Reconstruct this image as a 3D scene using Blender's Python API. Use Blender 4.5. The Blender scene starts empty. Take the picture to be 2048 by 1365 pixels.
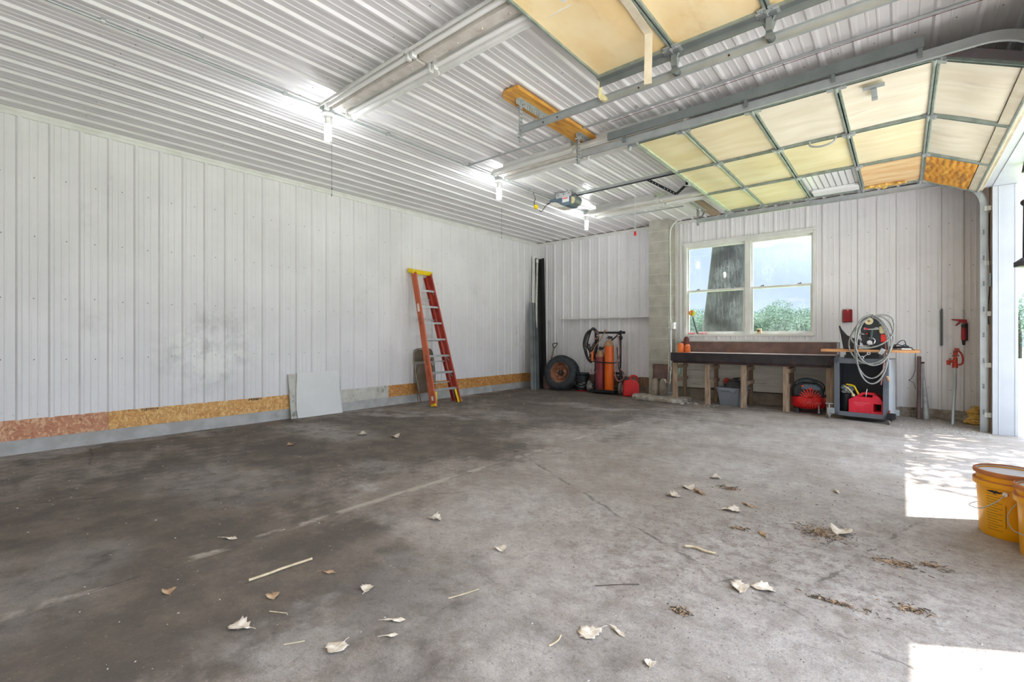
import bpy, bmesh, math, random
from mathutils import Vector, Matrix, Euler

# ---------------------------------------------------------------- camera, sky, sun, exposure
S = bpy.context.scene
COL = S.collection
PI = math.pi
R = math.radians
FPX = 940.0
YAW = math.atan(779.0 / FPX)
CAM_Z = 1.14
cam_d = bpy.data.cameras.new('camera')
cam = bpy.data.objects.new('camera', cam_d)
COL.objects.link(cam)
cam_d.sensor_fit = 'HORIZONTAL'
cam_d.sensor_width = 36.0
cam_d.lens = 36.0 * FPX / 2048.0
cam_d.shift_y = -6.5 / 2048.0
cam_d.clip_start = 0.02
cam_d.clip_end = 400
cam.location = (0, 0, CAM_Z)
cam.rotation_euler = (PI / 2, 0, YAW)
S.camera = cam

S.view_settings.view_transform = 'Standard'
S.view_settings.look = 'None'
S.view_settings.exposure = 1.28
S.view_settings.gamma = 1.0
S.view_settings.use_curve_mapping = False
S.cycles.use_denoising = True
S.cycles.max_bounces = 10
S.cycles.diffuse_bounces = 6
S.cycles.transparent_max_bounces = 16
S.cycles.sample_clamp_indirect = 6.0

SUN_DIR = Vector((0.85, 0.53, 0)).normalized() * math.cos(R(68)) + Vector((0, 0, math.sin(R(68))))
sun_d = bpy.data.lights.new('sun', 'SUN')
sun_d.energy = 8.5
sun_d.angle = R(0.6)
sun_d.color = (1.0, 0.975, 0.94)
sun = bpy.data.objects.new('sun', sun_d)
COL.objects.link(sun)
sun.location = (20, 12, 40)
sun.rotation_euler = SUN_DIR.to_track_quat('Z', 'Y').to_euler()

LAMP_STRENGTH = 62.0
SKY_STRENGTH = 0.45
SKY_GLOW = 3.8


def srgb(r, g, b):
    def f(v):
        v = v / 255.0
        return v / 12.92 if v <= 0.04045 else ((v + 0.055) / 1.055) ** 2.4
    return (f(r), f(g), f(b), 1.0)


class NT:
    """small node-tree writer"""
    def __init__(self, tree):
        self.t = tree
        self.t.nodes.clear()

    def n(self, typ, ins=None, **props):
        nd = self.t.nodes.new(typ)
        for k, v in props.items():
            setattr(nd, k, v)
        for k, v in (ins or {}).items():
            sock = nd.inputs[k]
            if isinstance(v, bpy.types.NodeSocket):
                self.t.links.new(v, sock)
            else:
                sock.default_value = v
        return nd

    def math(self, op, a, b=0.0, clamp=False):
        return self.n('ShaderNodeMath', {0: a, 1: b}, operation=op, use_clamp=clamp).outputs[0]

    def mix(self, fac, a, b, blend='MIX'):
        nd = self.n('ShaderNodeMix', data_type='RGBA', blend_type=blend)
        for idx, v in ((0, fac), (6, a), (7, b)):
            if isinstance(v, bpy.types.NodeSocket):
                self.t.links.new(v, nd.inputs[idx])
            else:
                nd.inputs[idx].default_value = v
        return nd.outputs[2]

    def noise(self, vec, scale, detail=4.0, rough=0.55, dist=0.0):
        return self.n('ShaderNodeTexNoise', {'Vector': vec, 'Scale': scale, 'Detail': detail, 'Roughness': rough, 'Distortion': dist}).outputs[0]

    def step(self, v, lo, hi):
        return self.n('ShaderNodeMapRange', {0: v, 1: lo, 2: hi, 3: 0.0, 4: 1.0}, interpolation_type='SMOOTHSTEP').outputs[0]

    def mapping(self, vec, loc=(0, 0, 0), rot=(0, 0, 0), scale=(1, 1, 1)):
        return self.n('ShaderNodeMapping', {'Vector': vec, 'Location': loc, 'Rotation': rot, 'Scale': scale}).outputs[0]

    def blob(self, vec, x, y, rx, ry, rot=0.0, soft=0.6):
        """1 inside an ellipse lying on the floor, 0 outside"""
        sub = self.n('ShaderNodeVectorMath', {0: vec, 1: (x, y, 0)}, operation='SUBTRACT').outputs[0]
        m = self.mapping(sub, rot=(0, 0, -rot))
        m = self.n('ShaderNodeVectorMath', {0: m, 1: (1.0 / rx, 1.0 / ry, 0)}, operation='MULTIPLY').outputs[0]
        ln = self.n('ShaderNodeVectorMath', {0: m}, operation='LENGTH').outputs[1]
        return self.step(ln, 1.0 + soft, 1.0 - soft)


# ---- sky: blue, hazy at the horizon, small fair-weather clouds, brighter round the sun
W = bpy.data.worlds.new('sky')
S.world = W
W.use_nodes = True
w = NT(W.node_tree)
gen = w.n('ShaderNodeTexCoord').outputs['Generated']
dirv = w.n('ShaderNodeVectorMath', {0: gen}, operation='NORMALIZE').outputs[0]
sep = w.n('ShaderNodeSeparateXYZ', {0: dirv})
elev = sep.outputs[2]
blue = w.mix(w.step(elev, 0.0, 0.5), srgb(214, 232, 252), srgb(196, 214, 238))
cvec = w.mapping(dirv, scale=(1.0, 1.0, 3.4))
cl = w.noise(cvec, 7.0, 7.0, 0.55)
clm = w.step(cl, 0.53, 0.63)
clouds = w.mix(w.math('MULTIPLY', clm, 0.95), blue, (1.0, 0.985, 0.97, 1.0))
sd = w.n('ShaderNodeVectorMath', {0: dirv, 1: tuple(SUN_DIR)}, operation='DOT_PRODUCT').outputs[1]
glow = w.step(sd, 0.22, 0.80)
strength = w.math('MULTIPLY_ADD', glow, SKY_GLOW)
strength.node.inputs[2].default_value = SKY_STRENGTH
bg = w.n('ShaderNodeBackground', {'Color': clouds, 'Strength': strength})
w.n('ShaderNodeOutputWorld', {'Surface': bg.outputs[0]})

# ---------------------------------------------------------------- materials
MATS = {}


def mat(name, c1, c2=None, scale=6.0, rough=0.5, metal=0.0, bump=0.0, bscale=60.0, dirt=None, dscale=3.0,
        dlo=0.55, dhi=0.7, damt=0.8, stretch=(1, 1, 1), detail=5.0, emit=None, rvar=0.0, fine=0.0):
    if name in MATS:
        return MATS[name]
    m = bpy.data.materials.new(name)
    m.use_nodes = True
    t = NT(m.node_tree)
    p = t.n('ShaderNodeBsdfPrincipled', {'Roughness': rough, 'Metallic': metal})
    t.n('ShaderNodeOutputMaterial', {'Surface': p.outputs[0]})
    co = t.n('ShaderNodeTexCoord').outputs['Object']
    v = t.mapping(co, scale=stretch)
    col = c1
    if c2 is not None:
        col = t.mix(t.step(t.noise(v, scale, detail), 0.34, 0.66), c1, c2)
    if fine:
        fn = t.step(t.noise(co, 260.0, 2.0), 0.3, 0.7)
        col = t.mix(t.math('MULTIPLY', fn, fine), col, (0.02, 0.018, 0.015, 1))
    if dirt is not None:
        dn = t.step(t.noise(v, dscale, 7.0, 0.65), dlo, dhi)
        col = t.mix(t.math('MULTIPLY', dn, damt), col, dirt)
    if isinstance(col, bpy.types.NodeSocket):
        t.t.links.new(col, p.inputs['Base Color'])
    else:
        p.inputs['Base Color'].default_value = col
    if rvar:
        rn = t.math('MULTIPLY_ADD', t.noise(v, scale * 2.0, 4.0), rvar)
        rn.node.inputs[2].default_value = rough - rvar * 0.5
        t.t.links.new(rn, p.inputs['Roughness'])
    if bump:
        b = t.n('ShaderNodeBump', {'Height': t.noise(v, bscale, 5.0), 'Strength': bump, 'Distance': 0.01})
        t.t.links.new(b.outputs[0], p.inputs['Normal'])
    if emit:
        p.inputs['Emission Color'].default_value = emit[0]
        p.inputs['Emission Strength'].default_value = emit[1]
    MATS[name] = m
    return m


G = lambda *a: srgb(*a)
M = {}
M['white_metal'] = mat('painted white steel', G(230, 228, 229), G(222, 220, 221), 1.2, 0.38, 0, 0.03, 6.0, G(150, 148, 136), 1.4, 0.60, 0.86, 0.45, rvar=0.1)
M['ceil_metal'] = mat('painted white ceiling steel', G(231, 229, 229), G(220, 218, 217), 2.0, 0.36, 0, 0.02, 5.0, G(150, 142, 126), 2.2, 0.58, 0.85, 0.5, stretch=(1, 0.35, 1), rvar=0.12)
M['white_trim'] = mat('white trim', G(226, 226, 222), G(214, 214, 208), 5.0, 0.4, 0, 0, 40, G(160, 140, 120), 7.0, 0.62, 0.8, 0.35)
M['jamb_white'] = mat('white jamb cladding', G(184, 187, 192), G(178, 181, 186), 3.0, 0.4)
M['screw'] = mat('dark screw head', G(96, 94, 88), None, rough=0.5, metal=0.3)
M['galv'] = mat('galvanized steel', G(178, 182, 182), G(166, 170, 171), 7, 0.42, 0.35, 0, 40, G(120, 110, 98), 9, 0.68, 0.85, 0.4)
M['galv_dark'] = mat('dull galvanized steel', G(128, 134, 133), G(118, 124, 123), 6, 0.46, 0.3, 0, 40, G(140, 105, 80), 8, 0.7, 0.85, 0.4)
M['door_rail'] = mat('grey green door rail', G(150, 160, 152), G(128, 140, 132), 14, 0.5, 0.3, 0, 40, G(80, 70, 50), 10, 0.62, 0.8, 0.5)
M['door_green'] = mat('pale green primed steel', G(196, 208, 182), G(172, 186, 164), 9, 0.5, 0.15, 0, 40, G(120, 130, 110), 7, 0.6, 0.8, 0.5)
M['board'] = mat('stained door backing', G(240, 226, 190), G(232, 214, 172), 2.0, 0.62, 0, 0.03, 30, G(196, 164, 112), 1.6, 0.58, 0.85, 0.5, stretch=(0.8, 4.5, 1))
M['board_warm'] = mat('warm stained door backing', G(244, 224, 180), G(234, 204, 148), 1.2, 0.62, 0, 0.03, 30, G(204, 150, 76), 1.8, 0.54, 0.8, 0.55, stretch=(2.2, 1.0, 1))
M['board_green'] = mat('yellow door backing', G(238, 226, 182), G(228, 212, 158), 1.6, 0.6, 0, 0.03, 20, G(172, 152, 96), 1.7, 0.58, 0.82, 0.5, stretch=(0.9, 2.6, 1))
M['board_pale'] = mat('pale weathered door backing', G(240, 230, 210), G(230, 218, 194), 2.2, 0.66, 0, 0.03, 30, G(168, 150, 124), 1.5, 0.54, 0.8, 0.6, stretch=(0.8, 3.5, 1))
M['board_torn'] = mat('torn brown door backing', G(234, 206, 156), G(220, 172, 118), 2.0, 0.66, 0, 0.03, 30, G(246, 232, 196), 3.0, 0.58, 0.7, 0.6, stretch=(0.8, 3.5, 1))
M['foam'] = mat('orange spray foam', G(232, 170, 66), G(216, 142, 50), 5.0, 0.75, 0, 0.5, 40, G(158, 104, 56), 4.0, 0.52, 0.62, 0.7, stretch=(4.0, 1.0, 1))
M['foam_chunk'] = mat('yellow foam', G(226, 190, 110), G(206, 164, 84), 14, 0.8, 0, 0.7, 30, G(120, 86, 50), 30, 0.62, 0.7, 0.8)
M['wood'] = mat('raw lumber', G(196, 152, 96), G(170, 122, 70), 5, 0.65, 0, 0.08, 50, G(110, 74, 44), 6, 0.6, 0.8, 0.5, stretch=(6, 0.6, 6))
M['wood_yellow'] = mat('yellow pine board', G(222, 168, 78), G(196, 136, 56), 5, 0.6, 0, 0.05, 50, G(130, 96, 62), 3, 0.55, 0.72, 0.7, stretch=(6, 0.8, 6))
M['wood_grey'] = mat('weathered lumber', G(172, 150, 128), G(140, 116, 96), 8, 0.75, 0, 0.15, 60, G(82, 62, 48), 8, 0.56, 0.74, 0.6, stretch=(6, 6, 0.6))
M['wood_brown'] = mat('brown timber', G(150, 124, 100), G(116, 90, 70), 7, 0.75, 0, 0.15, 60, G(70, 54, 42), 5, 0.55, 0.75, 0.6, stretch=(6, 6, 0.5))
M['rust_plate'] = mat('grey plate with rust bloom', G(120, 112, 112), G(104, 98, 100), 5, 0.6, 0.1, 0, 40, G(150, 104, 92), 6, 0.5, 0.62, 0.7)
M['beige_rail'] = mat('weathered beige rail', G(214, 204, 182), G(196, 184, 160), 6, 0.6, 0, 0.05, 40, G(150, 110, 70), 4, 0.58, 0.75, 0.5)
M['wood_pale'] = mat('greyed framing', G(180, 164, 146), G(150, 134, 118), 7, 0.75, 0, 0.15, 60, G(110, 92, 76), 5, 0.55, 0.75, 0.5, stretch=(6, 6, 0.5))
M['plank'] = mat('fresh sawn plank', G(214, 160, 108), G(190, 132, 82), 6, 0.65, 0, 0.1, 60, G(120, 80, 50), 12, 0.62, 0.75, 0.5, stretch=(0.6, 6, 6))
M['white_board'] = mat('whitewashed boards', G(222, 218, 208), G(206, 202, 190), 4, 0.75, 0, 0.12, 40, G(110, 100, 84), 3.0, 0.57, 0.74, 0.65, stretch=(0.6, 1, 6))
M['panel_white'] = mat('white sheet panel', G(226, 226, 224), G(220, 220, 217), 2, 0.55)
M['panel_dirty'] = mat('scuffed white sheet', G(204, 202, 194), G(188, 186, 174), 8, 0.6, 0, 0, 30, G(110, 106, 92), 9, 0.54, 0.68, 0.75)
M['concrete'] = mat('grey concrete', G(186, 186, 184), G(166, 165, 162), 5, 0.85, 0, 0.25, 70, G(122, 118, 110), 4, 0.56, 0.75, 0.55)
M['concrete_dark'] = mat('dirty concrete', G(150, 138, 124), G(122, 110, 98), 5, 0.9, 0, 0.3, 60, G(66, 56, 46), 4, 0.5, 0.72, 0.7)
M['slab'] = mat('rough concrete slab', G(176, 168, 156), G(140, 130, 118), 9, 0.92, 0, 0.6, 50, G(74, 62, 54), 12, 0.54, 0.66, 0.75)
M['cmu'] = mat('concrete block', G(190, 186, 174), G(170, 166, 154), 5, 0.9, 0, 0.35, 120, G(132, 120, 104), 2.2, 0.54, 0.75, 0.6, fine=0.2)
M['mortar'] = mat('pale mortar', G(214, 210, 198), None, rough=0.9)
M['black'] = mat('black plastic', G(42, 45, 50), G(33, 35, 39), 10, 0.38)
M['black_paint'] = mat('black painted steel', G(40, 42, 44), G(28, 29, 31), 14, 0.45, 0.2, 0, 40, G(90, 70, 54), 14, 0.64, 0.78, 0.4)
M['dark_steel'] = mat('dark steel', G(60, 54, 56), G(44, 40, 44), 6, 0.5, 0.4, 0.06, 40, G(120, 70, 52), 5, 0.58, 0.76, 0.6)
M['rust'] = mat('rusty steel', G(124, 98, 90), G(100, 80, 75), 6, 0.75, 0.1, 0.15, 40, G(150, 98, 66), 5, 0.55, 0.72, 0.6)
M['rust_dark'] = mat('dark rusty steel', G(82, 60, 56), G(62, 48, 46), 6, 0.75, 0.2, 0.12, 40, G(118, 76, 58), 5, 0.55, 0.72, 0.5)
M['rust_wheel'] = mat('rusty wheel', G(170, 122, 94), G(140, 92, 66), 9, 0.75, 0.1, 0.15, 40, G(92, 54, 42), 7, 0.52, 0.68, 0.7)
M['corner_steel'] = mat('charcoal trim steel', G(74, 76, 72), G(56, 58, 54), 4, 0.42, 0.1, 0, 40, None)
M['corner_black'] = mat('black trim steel', G(30, 31, 28), G(22, 23, 22), 4, 0.45)
M['corner_grey'] = mat('slate trim steel', G(104, 108, 108), G(84, 88, 90), 3, 0.36, 0.35)
M['rubber'] = mat('tire rubber', G(62, 66, 70), G(48, 51, 55), 8, 0.78, 0, 0.2, 40, G(104, 106, 106), 9, 0.56, 0.72, 0.45)
M['wheel_rubber'] = mat('worn grey rubber', G(128, 118, 114), G(104, 96, 92), 12, 0.85, 0, 0.1)
M['red_can'] = mat('red plastic', G(206, 28, 30), G(188, 20, 26), 4, 0.35, 0, 0, 40, G(120, 60, 44), 5, 0.62, 0.8, 0.4)
M['red_faded'] = mat('faded red plastic', G(226, 42, 64), G(210, 30, 50), 5, 0.45, 0, 0.05, 40, G(226, 110, 124), 7, 0.58, 0.74, 0.5)
M['red_paint'] = mat('red paint', G(164, 34, 40), G(136, 28, 34), 8, 0.45, 0.1, 0, 40, G(90, 40, 34), 9, 0.6, 0.75, 0.5)
M['red_bright'] = mat('glossy red paint', G(222, 22, 28), G(206, 16, 22), 4, 0.28)
M['red_hose'] = mat('red coil hose', G(232, 58, 46), G(214, 44, 36), 8, 0.35)
M['hydrant_red'] = mat('chipped orange red paint', G(196, 66, 44), G(170, 50, 36), 14, 0.55, 0.1, 0.1, 40, G(110, 62, 48), 12, 0.58, 0.7, 0.7)
M['orange'] = mat('orange paint', G(232, 110, 30), G(218, 92, 24), 4, 0.4, 0, 0, 40, G(180, 80, 40), 6, 0.62, 0.8, 0.5)
M['maroon'] = mat('maroon paint', G(148, 62, 66), G(124, 48, 54), 4, 0.5, 0, 0, 40, G(176, 110, 100), 9, 0.62, 0.76, 0.5)
M['tank_top'] = mat('worn cylinder shoulder', G(176, 142, 110), G(150, 110, 82), 14, 0.6, 0.1, 0.1)
M['cap_orange'] = mat('orange cap paint', G(238, 124, 52), G(222, 104, 38), 12, 0.5, 0, 0, 40, G(150, 76, 44), 20, 0.62, 0.72, 0.7)
M['cap_brown'] = mat('brown cap paint', G(112, 50, 42), G(90, 42, 36), 10, 0.6)
M['fiberglass'] = mat('orange fiberglass', G(204, 106, 66), G(190, 90, 56), 4, 0.45, 0, 0, 40, G(206, 130, 116), 3, 0.52, 0.75, 0.6)
M['fiber_red'] = mat('red fiberglass', G(186, 74, 58), G(168, 60, 50), 4, 0.45)
M['ladder_yellow'] = mat('yellow ladder cap plastic', G(244, 214, 10), G(232, 200, 8), 5, 0.4, 0, 0, 40, G(120, 100, 30), 22, 0.66, 0.74, 0.6)
M['alu'] = mat('aluminium', G(206, 208, 206), G(182, 186, 186), 14, 0.35, 0.6, 0, 40, G(96, 150, 160), 12, 0.66, 0.76, 0.5)
M['chair_brown'] = mat('brown enamel', G(108, 94, 76), G(92, 78, 62), 5, 0.45, 0.2, 0, 40, G(150, 132, 104), 10, 0.62, 0.74, 0.4)
M['tan_metal'] = mat('tan tube', G(150, 130, 110), G(128, 108, 90), 8, 0.4, 0.4)
M['tote'] = mat('grey plastic', G(136, 142, 152), G(126, 132, 142), 4, 0.45, 0, 0, 40, G(188, 192, 198), 9, 0.64, 0.76, 0.5)
M['cloth_black'] = mat('black nylon', G(74, 71, 75), G(56, 54, 58), 12, 0.7, 0, 0.2)
M['cabinet'] = mat('slate enamel', G(106, 110, 118), G(94, 98, 106), 5, 0.45, 0.1, 0, 40, G(150, 152, 156), 14, 0.66, 0.78, 0.5)
M['cabinet_dark'] = mat('dark cabinet interior', G(62, 65, 72), None, rough=0.6)
M['cabinet_light'] = mat('grey cabinet side', G(182, 186, 188), G(170, 174, 176), 5, 0.45)
M['cable'] = mat('grey cable', G(158, 158, 152), G(130, 130, 126), 20, 0.55)
M['hose_dark'] = mat('dark hose', G(58, 52, 48), G(42, 38, 36), 16, 0.6, 0, 0, 40, G(130, 92, 70), 10, 0.62, 0.74, 0.5)
M['hose_pink'] = mat('faded red hose', G(170, 118, 112), G(142, 96, 92), 12, 0.6)
M['chrome'] = mat('chrome', G(214, 216, 218), None, rough=0.18, metal=0.95)
M['cream'] = mat('cream plastic', G(232, 222, 176), G(222, 210, 160), 9, 0.5)
M['yellow_plug'] = mat('yellow plastic', G(238, 206, 26), None, rough=0.4)
M['yellow_bucket'] = mat('yellow plastic pail', G(246, 178, 18), G(240, 164, 12), 3, 0.36, 0, 0, 40, G(176, 110, 30), 9, 0.66, 0.8, 0.35)
M['pail_lid'] = mat('pale pail lid', G(206, 204, 212), G(192, 190, 198), 8, 0.5, 0, 0, 40, G(120, 112, 100), 24, 0.66, 0.72, 0.7)
M['pail_band'] = mat('dusty orange band', G(196, 120, 60), G(176, 108, 66), 14, 0.6)
M['opener'] = mat('blue grey plastic', G(92, 112, 126), G(78, 98, 112), 5, 0.4)
M['lens'] = mat('milky lens', G(222, 222, 214), G(206, 200, 186), 8, 0.35)
M['label_white'] = mat('white label', G(230, 230, 226), None, rough=0.5)
M['label_pink'] = mat('faded red print', G(214, 120, 124), None, rough=0.5)
M['ink'] = mat('black ink', G(40, 34, 34), None, rough=0.7)
M['leaf'] = mat('dry leaf', G(222, 212, 198), G(196, 180, 160), 30, 0.8, 0, 0.2, 90, G(150, 124, 96), 22, 0.58, 0.72, 0.5)
M['leaf_brown'] = mat('brown leaf', G(190, 160, 128), G(160, 128, 96), 30, 0.8, 0, 0.2, 90)
M['straw'] = mat('dry twig', G(206, 190, 160), G(180, 162, 130), 30, 0.8)
M['twig_dark'] = mat('dark twig', G(92, 80, 66), G(70, 60, 50), 30, 0.85)
M['crumb'] = mat('pale grit', G(206, 200, 192), G(176, 168, 158), 40, 0.9)
M['crumb_dark'] = mat('dark grit', G(128, 116, 106), G(90, 80, 72), 40, 0.9)
M['green_leaf'] = None
M['duster_green'] = mat('lime feathers', G(200, 222, 60), G(170, 200, 50), 14, 0.8, 0, 0.5, 60, G(250, 140, 80), 5, 0.5, 0.58, 0.95)
M['handle_slate'] = mat('slate plastic', G(78, 92, 98), None, rough=0.45)
M['pink_rag'] = mat('pink rag', G(206, 92, 104), G(186, 76, 92), 14, 0.85, 0, 0.3)
M['green_plastic'] = mat('green plastic', G(110, 170, 60), G(120, 150, 130), 6, 0.4)
M['bag_clear'] = mat('crinkled clear bag', G(206, 214, 216), G(120, 130, 134), 16, 0.25, 0, 0.6, 30)
M['wood_handle'] = mat('worn ash handle', G(150, 122, 92), G(126, 100, 74), 8, 0.6, 0, 0.05, 40, None, stretch=(5, 5, 0.5))
M['brown_pipe'] = mat('brown iron pipe', G(112, 90, 86), G(96, 76, 72), 10, 0.6, 0.2)
M['bat_grey'] = mat('weathered bat', G(176, 176, 172), G(152, 152, 150), 14, 0.55, 0.3, 0, 40, G(106, 104, 102), 10, 0.56, 0.7, 0.5)
M['bark'] = mat('tree bark', G(62, 58, 58), G(42, 40, 41), 6, 0.95, 0, 0.8, 14, None, stretch=(4, 4, 0.8))
M['lantern'] = mat('black iron', G(44, 38, 40), None, rough=0.5, metal=0.3)


def leaf_material(name, c1, c2):
    m = bpy.data.materials.new(name)
    m.use_nodes = True
    t = NT(m.node_tree)
    co = t.n('ShaderNodeTexCoord').outputs['Object']
    col = t.mix(t.step(t.noise(co, 1.6, 6.0), 0.35, 0.65), c1, c2)
    d = t.n('ShaderNodeBsdfDiffuse', {'Color': col})
    tr = t.n('ShaderNodeBsdfTranslucent', {'Color': col})
    mx = t.n('ShaderNodeMixShader', {0: 0.35, 1: d.outputs[0], 2: tr.outputs[0]})
    t.n('ShaderNodeOutputMaterial', {'Surface': mx.outputs[0]})
    return m


M['foliage'] = leaf_material('tree leaves', G(122, 148, 92), G(84, 114, 66))
M['foliage_hazy'] = leaf_material('distant tree leaves', G(112, 130, 112), G(72, 92, 78))  # distance haze is put into this greyed leaf colour


def ground_material(name, c1, c2, c3, s1=0.4, s2=14):
    m = bpy.data.materials.new(name)
    m.use_nodes = True
    t = NT(m.node_tree)
    co = t.n('ShaderNodeTexCoord').outputs['Object']
    col = t.mix(t.step(t.noise(co, s1, 6.0), 0.35, 0.65), c1, c2)
    col = t.mix(t.math('MULTIPLY', t.step(t.noise(co, s2, 6.0), 0.45, 0.65), 0.6), col, c3)
    p = t.n('ShaderNodeBsdfPrincipled', {'Base Color': col, 'Roughness': 0.95})
    b = t.n('ShaderNodeBump', {'Height': t.noise(co, s2 * 3, 5.0), 'Strength': 0.5, 'Distance': 0.03})
    t.t.links.new(b.outputs[0], p.inputs['Normal'])
    t.n('ShaderNodeOutputMaterial', {'Surface': p.outputs[0]})
    return m


M['grass'] = ground_material('mown grass', G(150, 168, 108), G(128, 146, 90), G(172, 180, 124))
M['gravel'] = ground_material('pale gravel apron', G(216, 213, 207), G(205, 202, 196), G(182, 178, 172), 1.0, 60)

# the long wall: the same painted steel with a grey scuffed patch where machinery rubbed it
wm = M['white_metal'].copy()
wm.name = 'painted white steel, scuffed'
t = NT.__new__(NT)
t.t = wm.node_tree
bsdf = [n_ for n_ in t.t.nodes if n_.type == 'BSDF_PRINCIPLED'][0]
old = bsdf.inputs['Base Color'].links[0].from_socket
co = t.n('ShaderNodeTexCoord').outputs['Object']
sub_ = t.n('ShaderNodeVectorMath', {0: co, 1: (-6.64, 2.1, 1.0)}, operation='SUBTRACT').outputs[0]
sub_ = t.n('ShaderNodeVectorMath', {0: sub_, 1: (0, 1 / 0.62, 1 / 0.62)}, operation='MULTIPLY').outputs[0]
d_ = t.n('ShaderNodeVectorMath', {0: sub_}, operation='LENGTH').outputs[1]
zone = t.step(d_, 1.25, 0.2)
sm = t.step(t.noise(co, 3.2, 8.0, 0.7), 0.40, 0.66)
c_ = t.mix(t.math('MULTIPLY', t.math('MULTIPLY', zone, sm), 0.55), old, G(150, 150, 142))
lg_ = t.step(t.noise(t.mapping(co, loc=(0, 3, 5)), 2.6, 6.0, 0.6), 0.56, 0.62)
c_ = t.mix(t.math('MULTIPLY', t.math('MULTIPLY', zone, lg_), 0.8), c_, G(236, 236, 232))
low = t.step(t.n('ShaderNodeSeparateXYZ', {0: co}).outputs[2], 1.3, 0.4)
sp2 = t.step(t.noise(co, 30.0, 6.0, 0.7), 0.60, 0.70)
c_ = t.mix(t.math('MULTIPLY', t.math('MULTIPLY', low, sp2), 0.35), c_, G(150, 150, 144))
t.t.links.new(c_, bsdf.inputs['Base Color'])
M['white_metal_scuffed'] = wm

# dirty window glass: clear pane with dried-on dust specks that catch the light
gm = bpy.data.materials.new('dusty window glass')
gm.use_nodes = True
t = NT(gm.node_tree)
co = t.n('ShaderNodeTexCoord').outputs['Object']
sp = t.step(t.noise(co, 120.0, 4.0, 0.7), 0.50, 0.64)
big = t.step(t.noise(co, 1.9, 4.0, 0.6), 0.36, 0.62)
runs = t.step(t.noise(t.mapping(co, scale=(16, 1, 1.2)), 2.0, 3.0), 0.42, 0.66)
amt = t.math('MULTIPLY', sp, t.math('MULTIPLY_ADD', big, 0.20))
amt.node.inputs[1].links[0].from_node.inputs[2].default_value = 0.025
amt = t.math('ADD', amt, t.math('MULTIPLY', t.math('MULTIPLY', runs, big), 0.035))
clear = t.n('ShaderNodeBsdfTransparent', {'Color': (0.95, 0.97, 0.98, 1)})
dd = t.n('ShaderNodeBsdfDiffuse', {'Color': (0.85, 0.88, 0.9, 1)})
dt = t.n('ShaderNodeBsdfTranslucent', {'Color': (0.9, 0.93, 0.95, 1)})
dust = t.n('ShaderNodeMixShader', {0: 0.5, 1: dd.outputs[0], 2: dt.outputs[0]})
gl = t.n('ShaderNodeBsdfGlossy', {'Roughness': 0.03})
m1 = t.n('ShaderNodeMixShader', {0: amt, 1: clear.outputs[0], 2: dust.outputs[0]})
fr = t.n('ShaderNodeFresnel', {'IOR': 1.35}).outputs[0]
m2 = t.n('ShaderNodeMixShader', {0: t.math('MULTIPLY', fr, 0.6), 1: m1.outputs[0], 2: gl.outputs[0]})
t.n('ShaderNodeOutputMaterial', {'Surface': m2.outputs[0]})
M['glass'] = gm

# oriented strand board
def osb(name, a, b, c):
    m = bpy.data.materials.new(name)
    m.use_nodes = True
    t = NT(m.node_tree)
    co = t.n('ShaderNodeTexCoord').outputs['Object']
    wob = t.n('ShaderNodeTexNoise', {'Vector': co, 'Scale': 9.0, 'Detail': 2.0}).outputs[1]
    vv = t.n('ShaderNodeVectorMath', {0: wob, 1: (0.12, 0.12, 0.12)}, operation='MULTIPLY').outputs[0]
    vv = t.n('ShaderNodeVectorMath', {0: vv, 1: co}, operation='ADD').outputs[0]
    v1 = t.n('ShaderNodeTexVoronoi', {'Vector': t.mapping(vv, rot=(0.5, 0, 0), scale=(1, 1.0, 2.6)), 'Scale': 20.0})
    v2 = t.n('ShaderNodeTexVoronoi', {'Vector': t.mapping(vv, rot=(-0.7, 0, 0), scale=(1, 2.8, 1.0)), 'Scale': 27.0})
    s1 = t.n('ShaderNodeSeparateColor', {0: v1.outputs['Color']}).outputs[0]
    s2 = t.n('ShaderNodeSeparateColor', {0: v2.outputs['Color']}).outputs[1]
    col = t.mix(s1, a, b)
    col = t.mix(t.math('MULTIPLY', t.step(s2, 0.55, 0.95), 0.75), col, c)
    dk = t.step(t.noise(vv, 16, 4), 0.64, 0.72)
    col = t.mix(t.math('MULTIPLY', dk, 0.6), col, G(96, 58, 34))
    p = t.n('ShaderNodeBsdfPrincipled', {'Base Color': col, 'Roughness': 0.65})
    t.n('ShaderNodeOutputMaterial', {'Surface': p.outputs[0]})
    return m


M['osb_red'] = osb('reddish strand board', G(206, 150, 116), G(180, 116, 86), G(228, 190, 150))
M['osb'] = osb('yellow strand board', G(222, 172, 104), G(196, 138, 76), G(238, 202, 140))
M['osb_brown'] = osb('brown strand board', G(206, 148, 82), G(172, 108, 52), G(224, 178, 110))

# ---------------------------------------------------------------- floor material: one worn, oil-stained slab
fm = bpy.data.materials.new('stained concrete floor')
fm.use_nodes = True
t = NT(fm.node_tree)
co = t.n('ShaderNodeTexCoord').outputs['Object']
wn = t.n('ShaderNodeTexNoise', {'Vector': co, 'Scale': 1.1, 'Detail': 6.0, 'Roughness': 0.62}).outputs[1]
wv = t.n('ShaderNodeVectorMath', {0: wn, 1: (0.5, 0.5, 0.5)}, operation='SUBTRACT').outputs[0]
wv = t.n('ShaderNodeVectorMath', {0: wv, 1: (1.5, 1.5, 0)}, operation='MULTIPLY').outputs[0]
cw = t.n('ShaderNodeVectorMath', {0: co, 1: wv}, operation='ADD').outputs[0]
flat = t.mapping(co, scale=(1, 1, 0))
clean_a, clean_b = G(184, 174, 166), G(160, 149, 140)
base = t.mix(t.step(t.noise(flat, 2.2, 8.0, 0.65), 0.35, 0.65), clean_a, clean_b)
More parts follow.
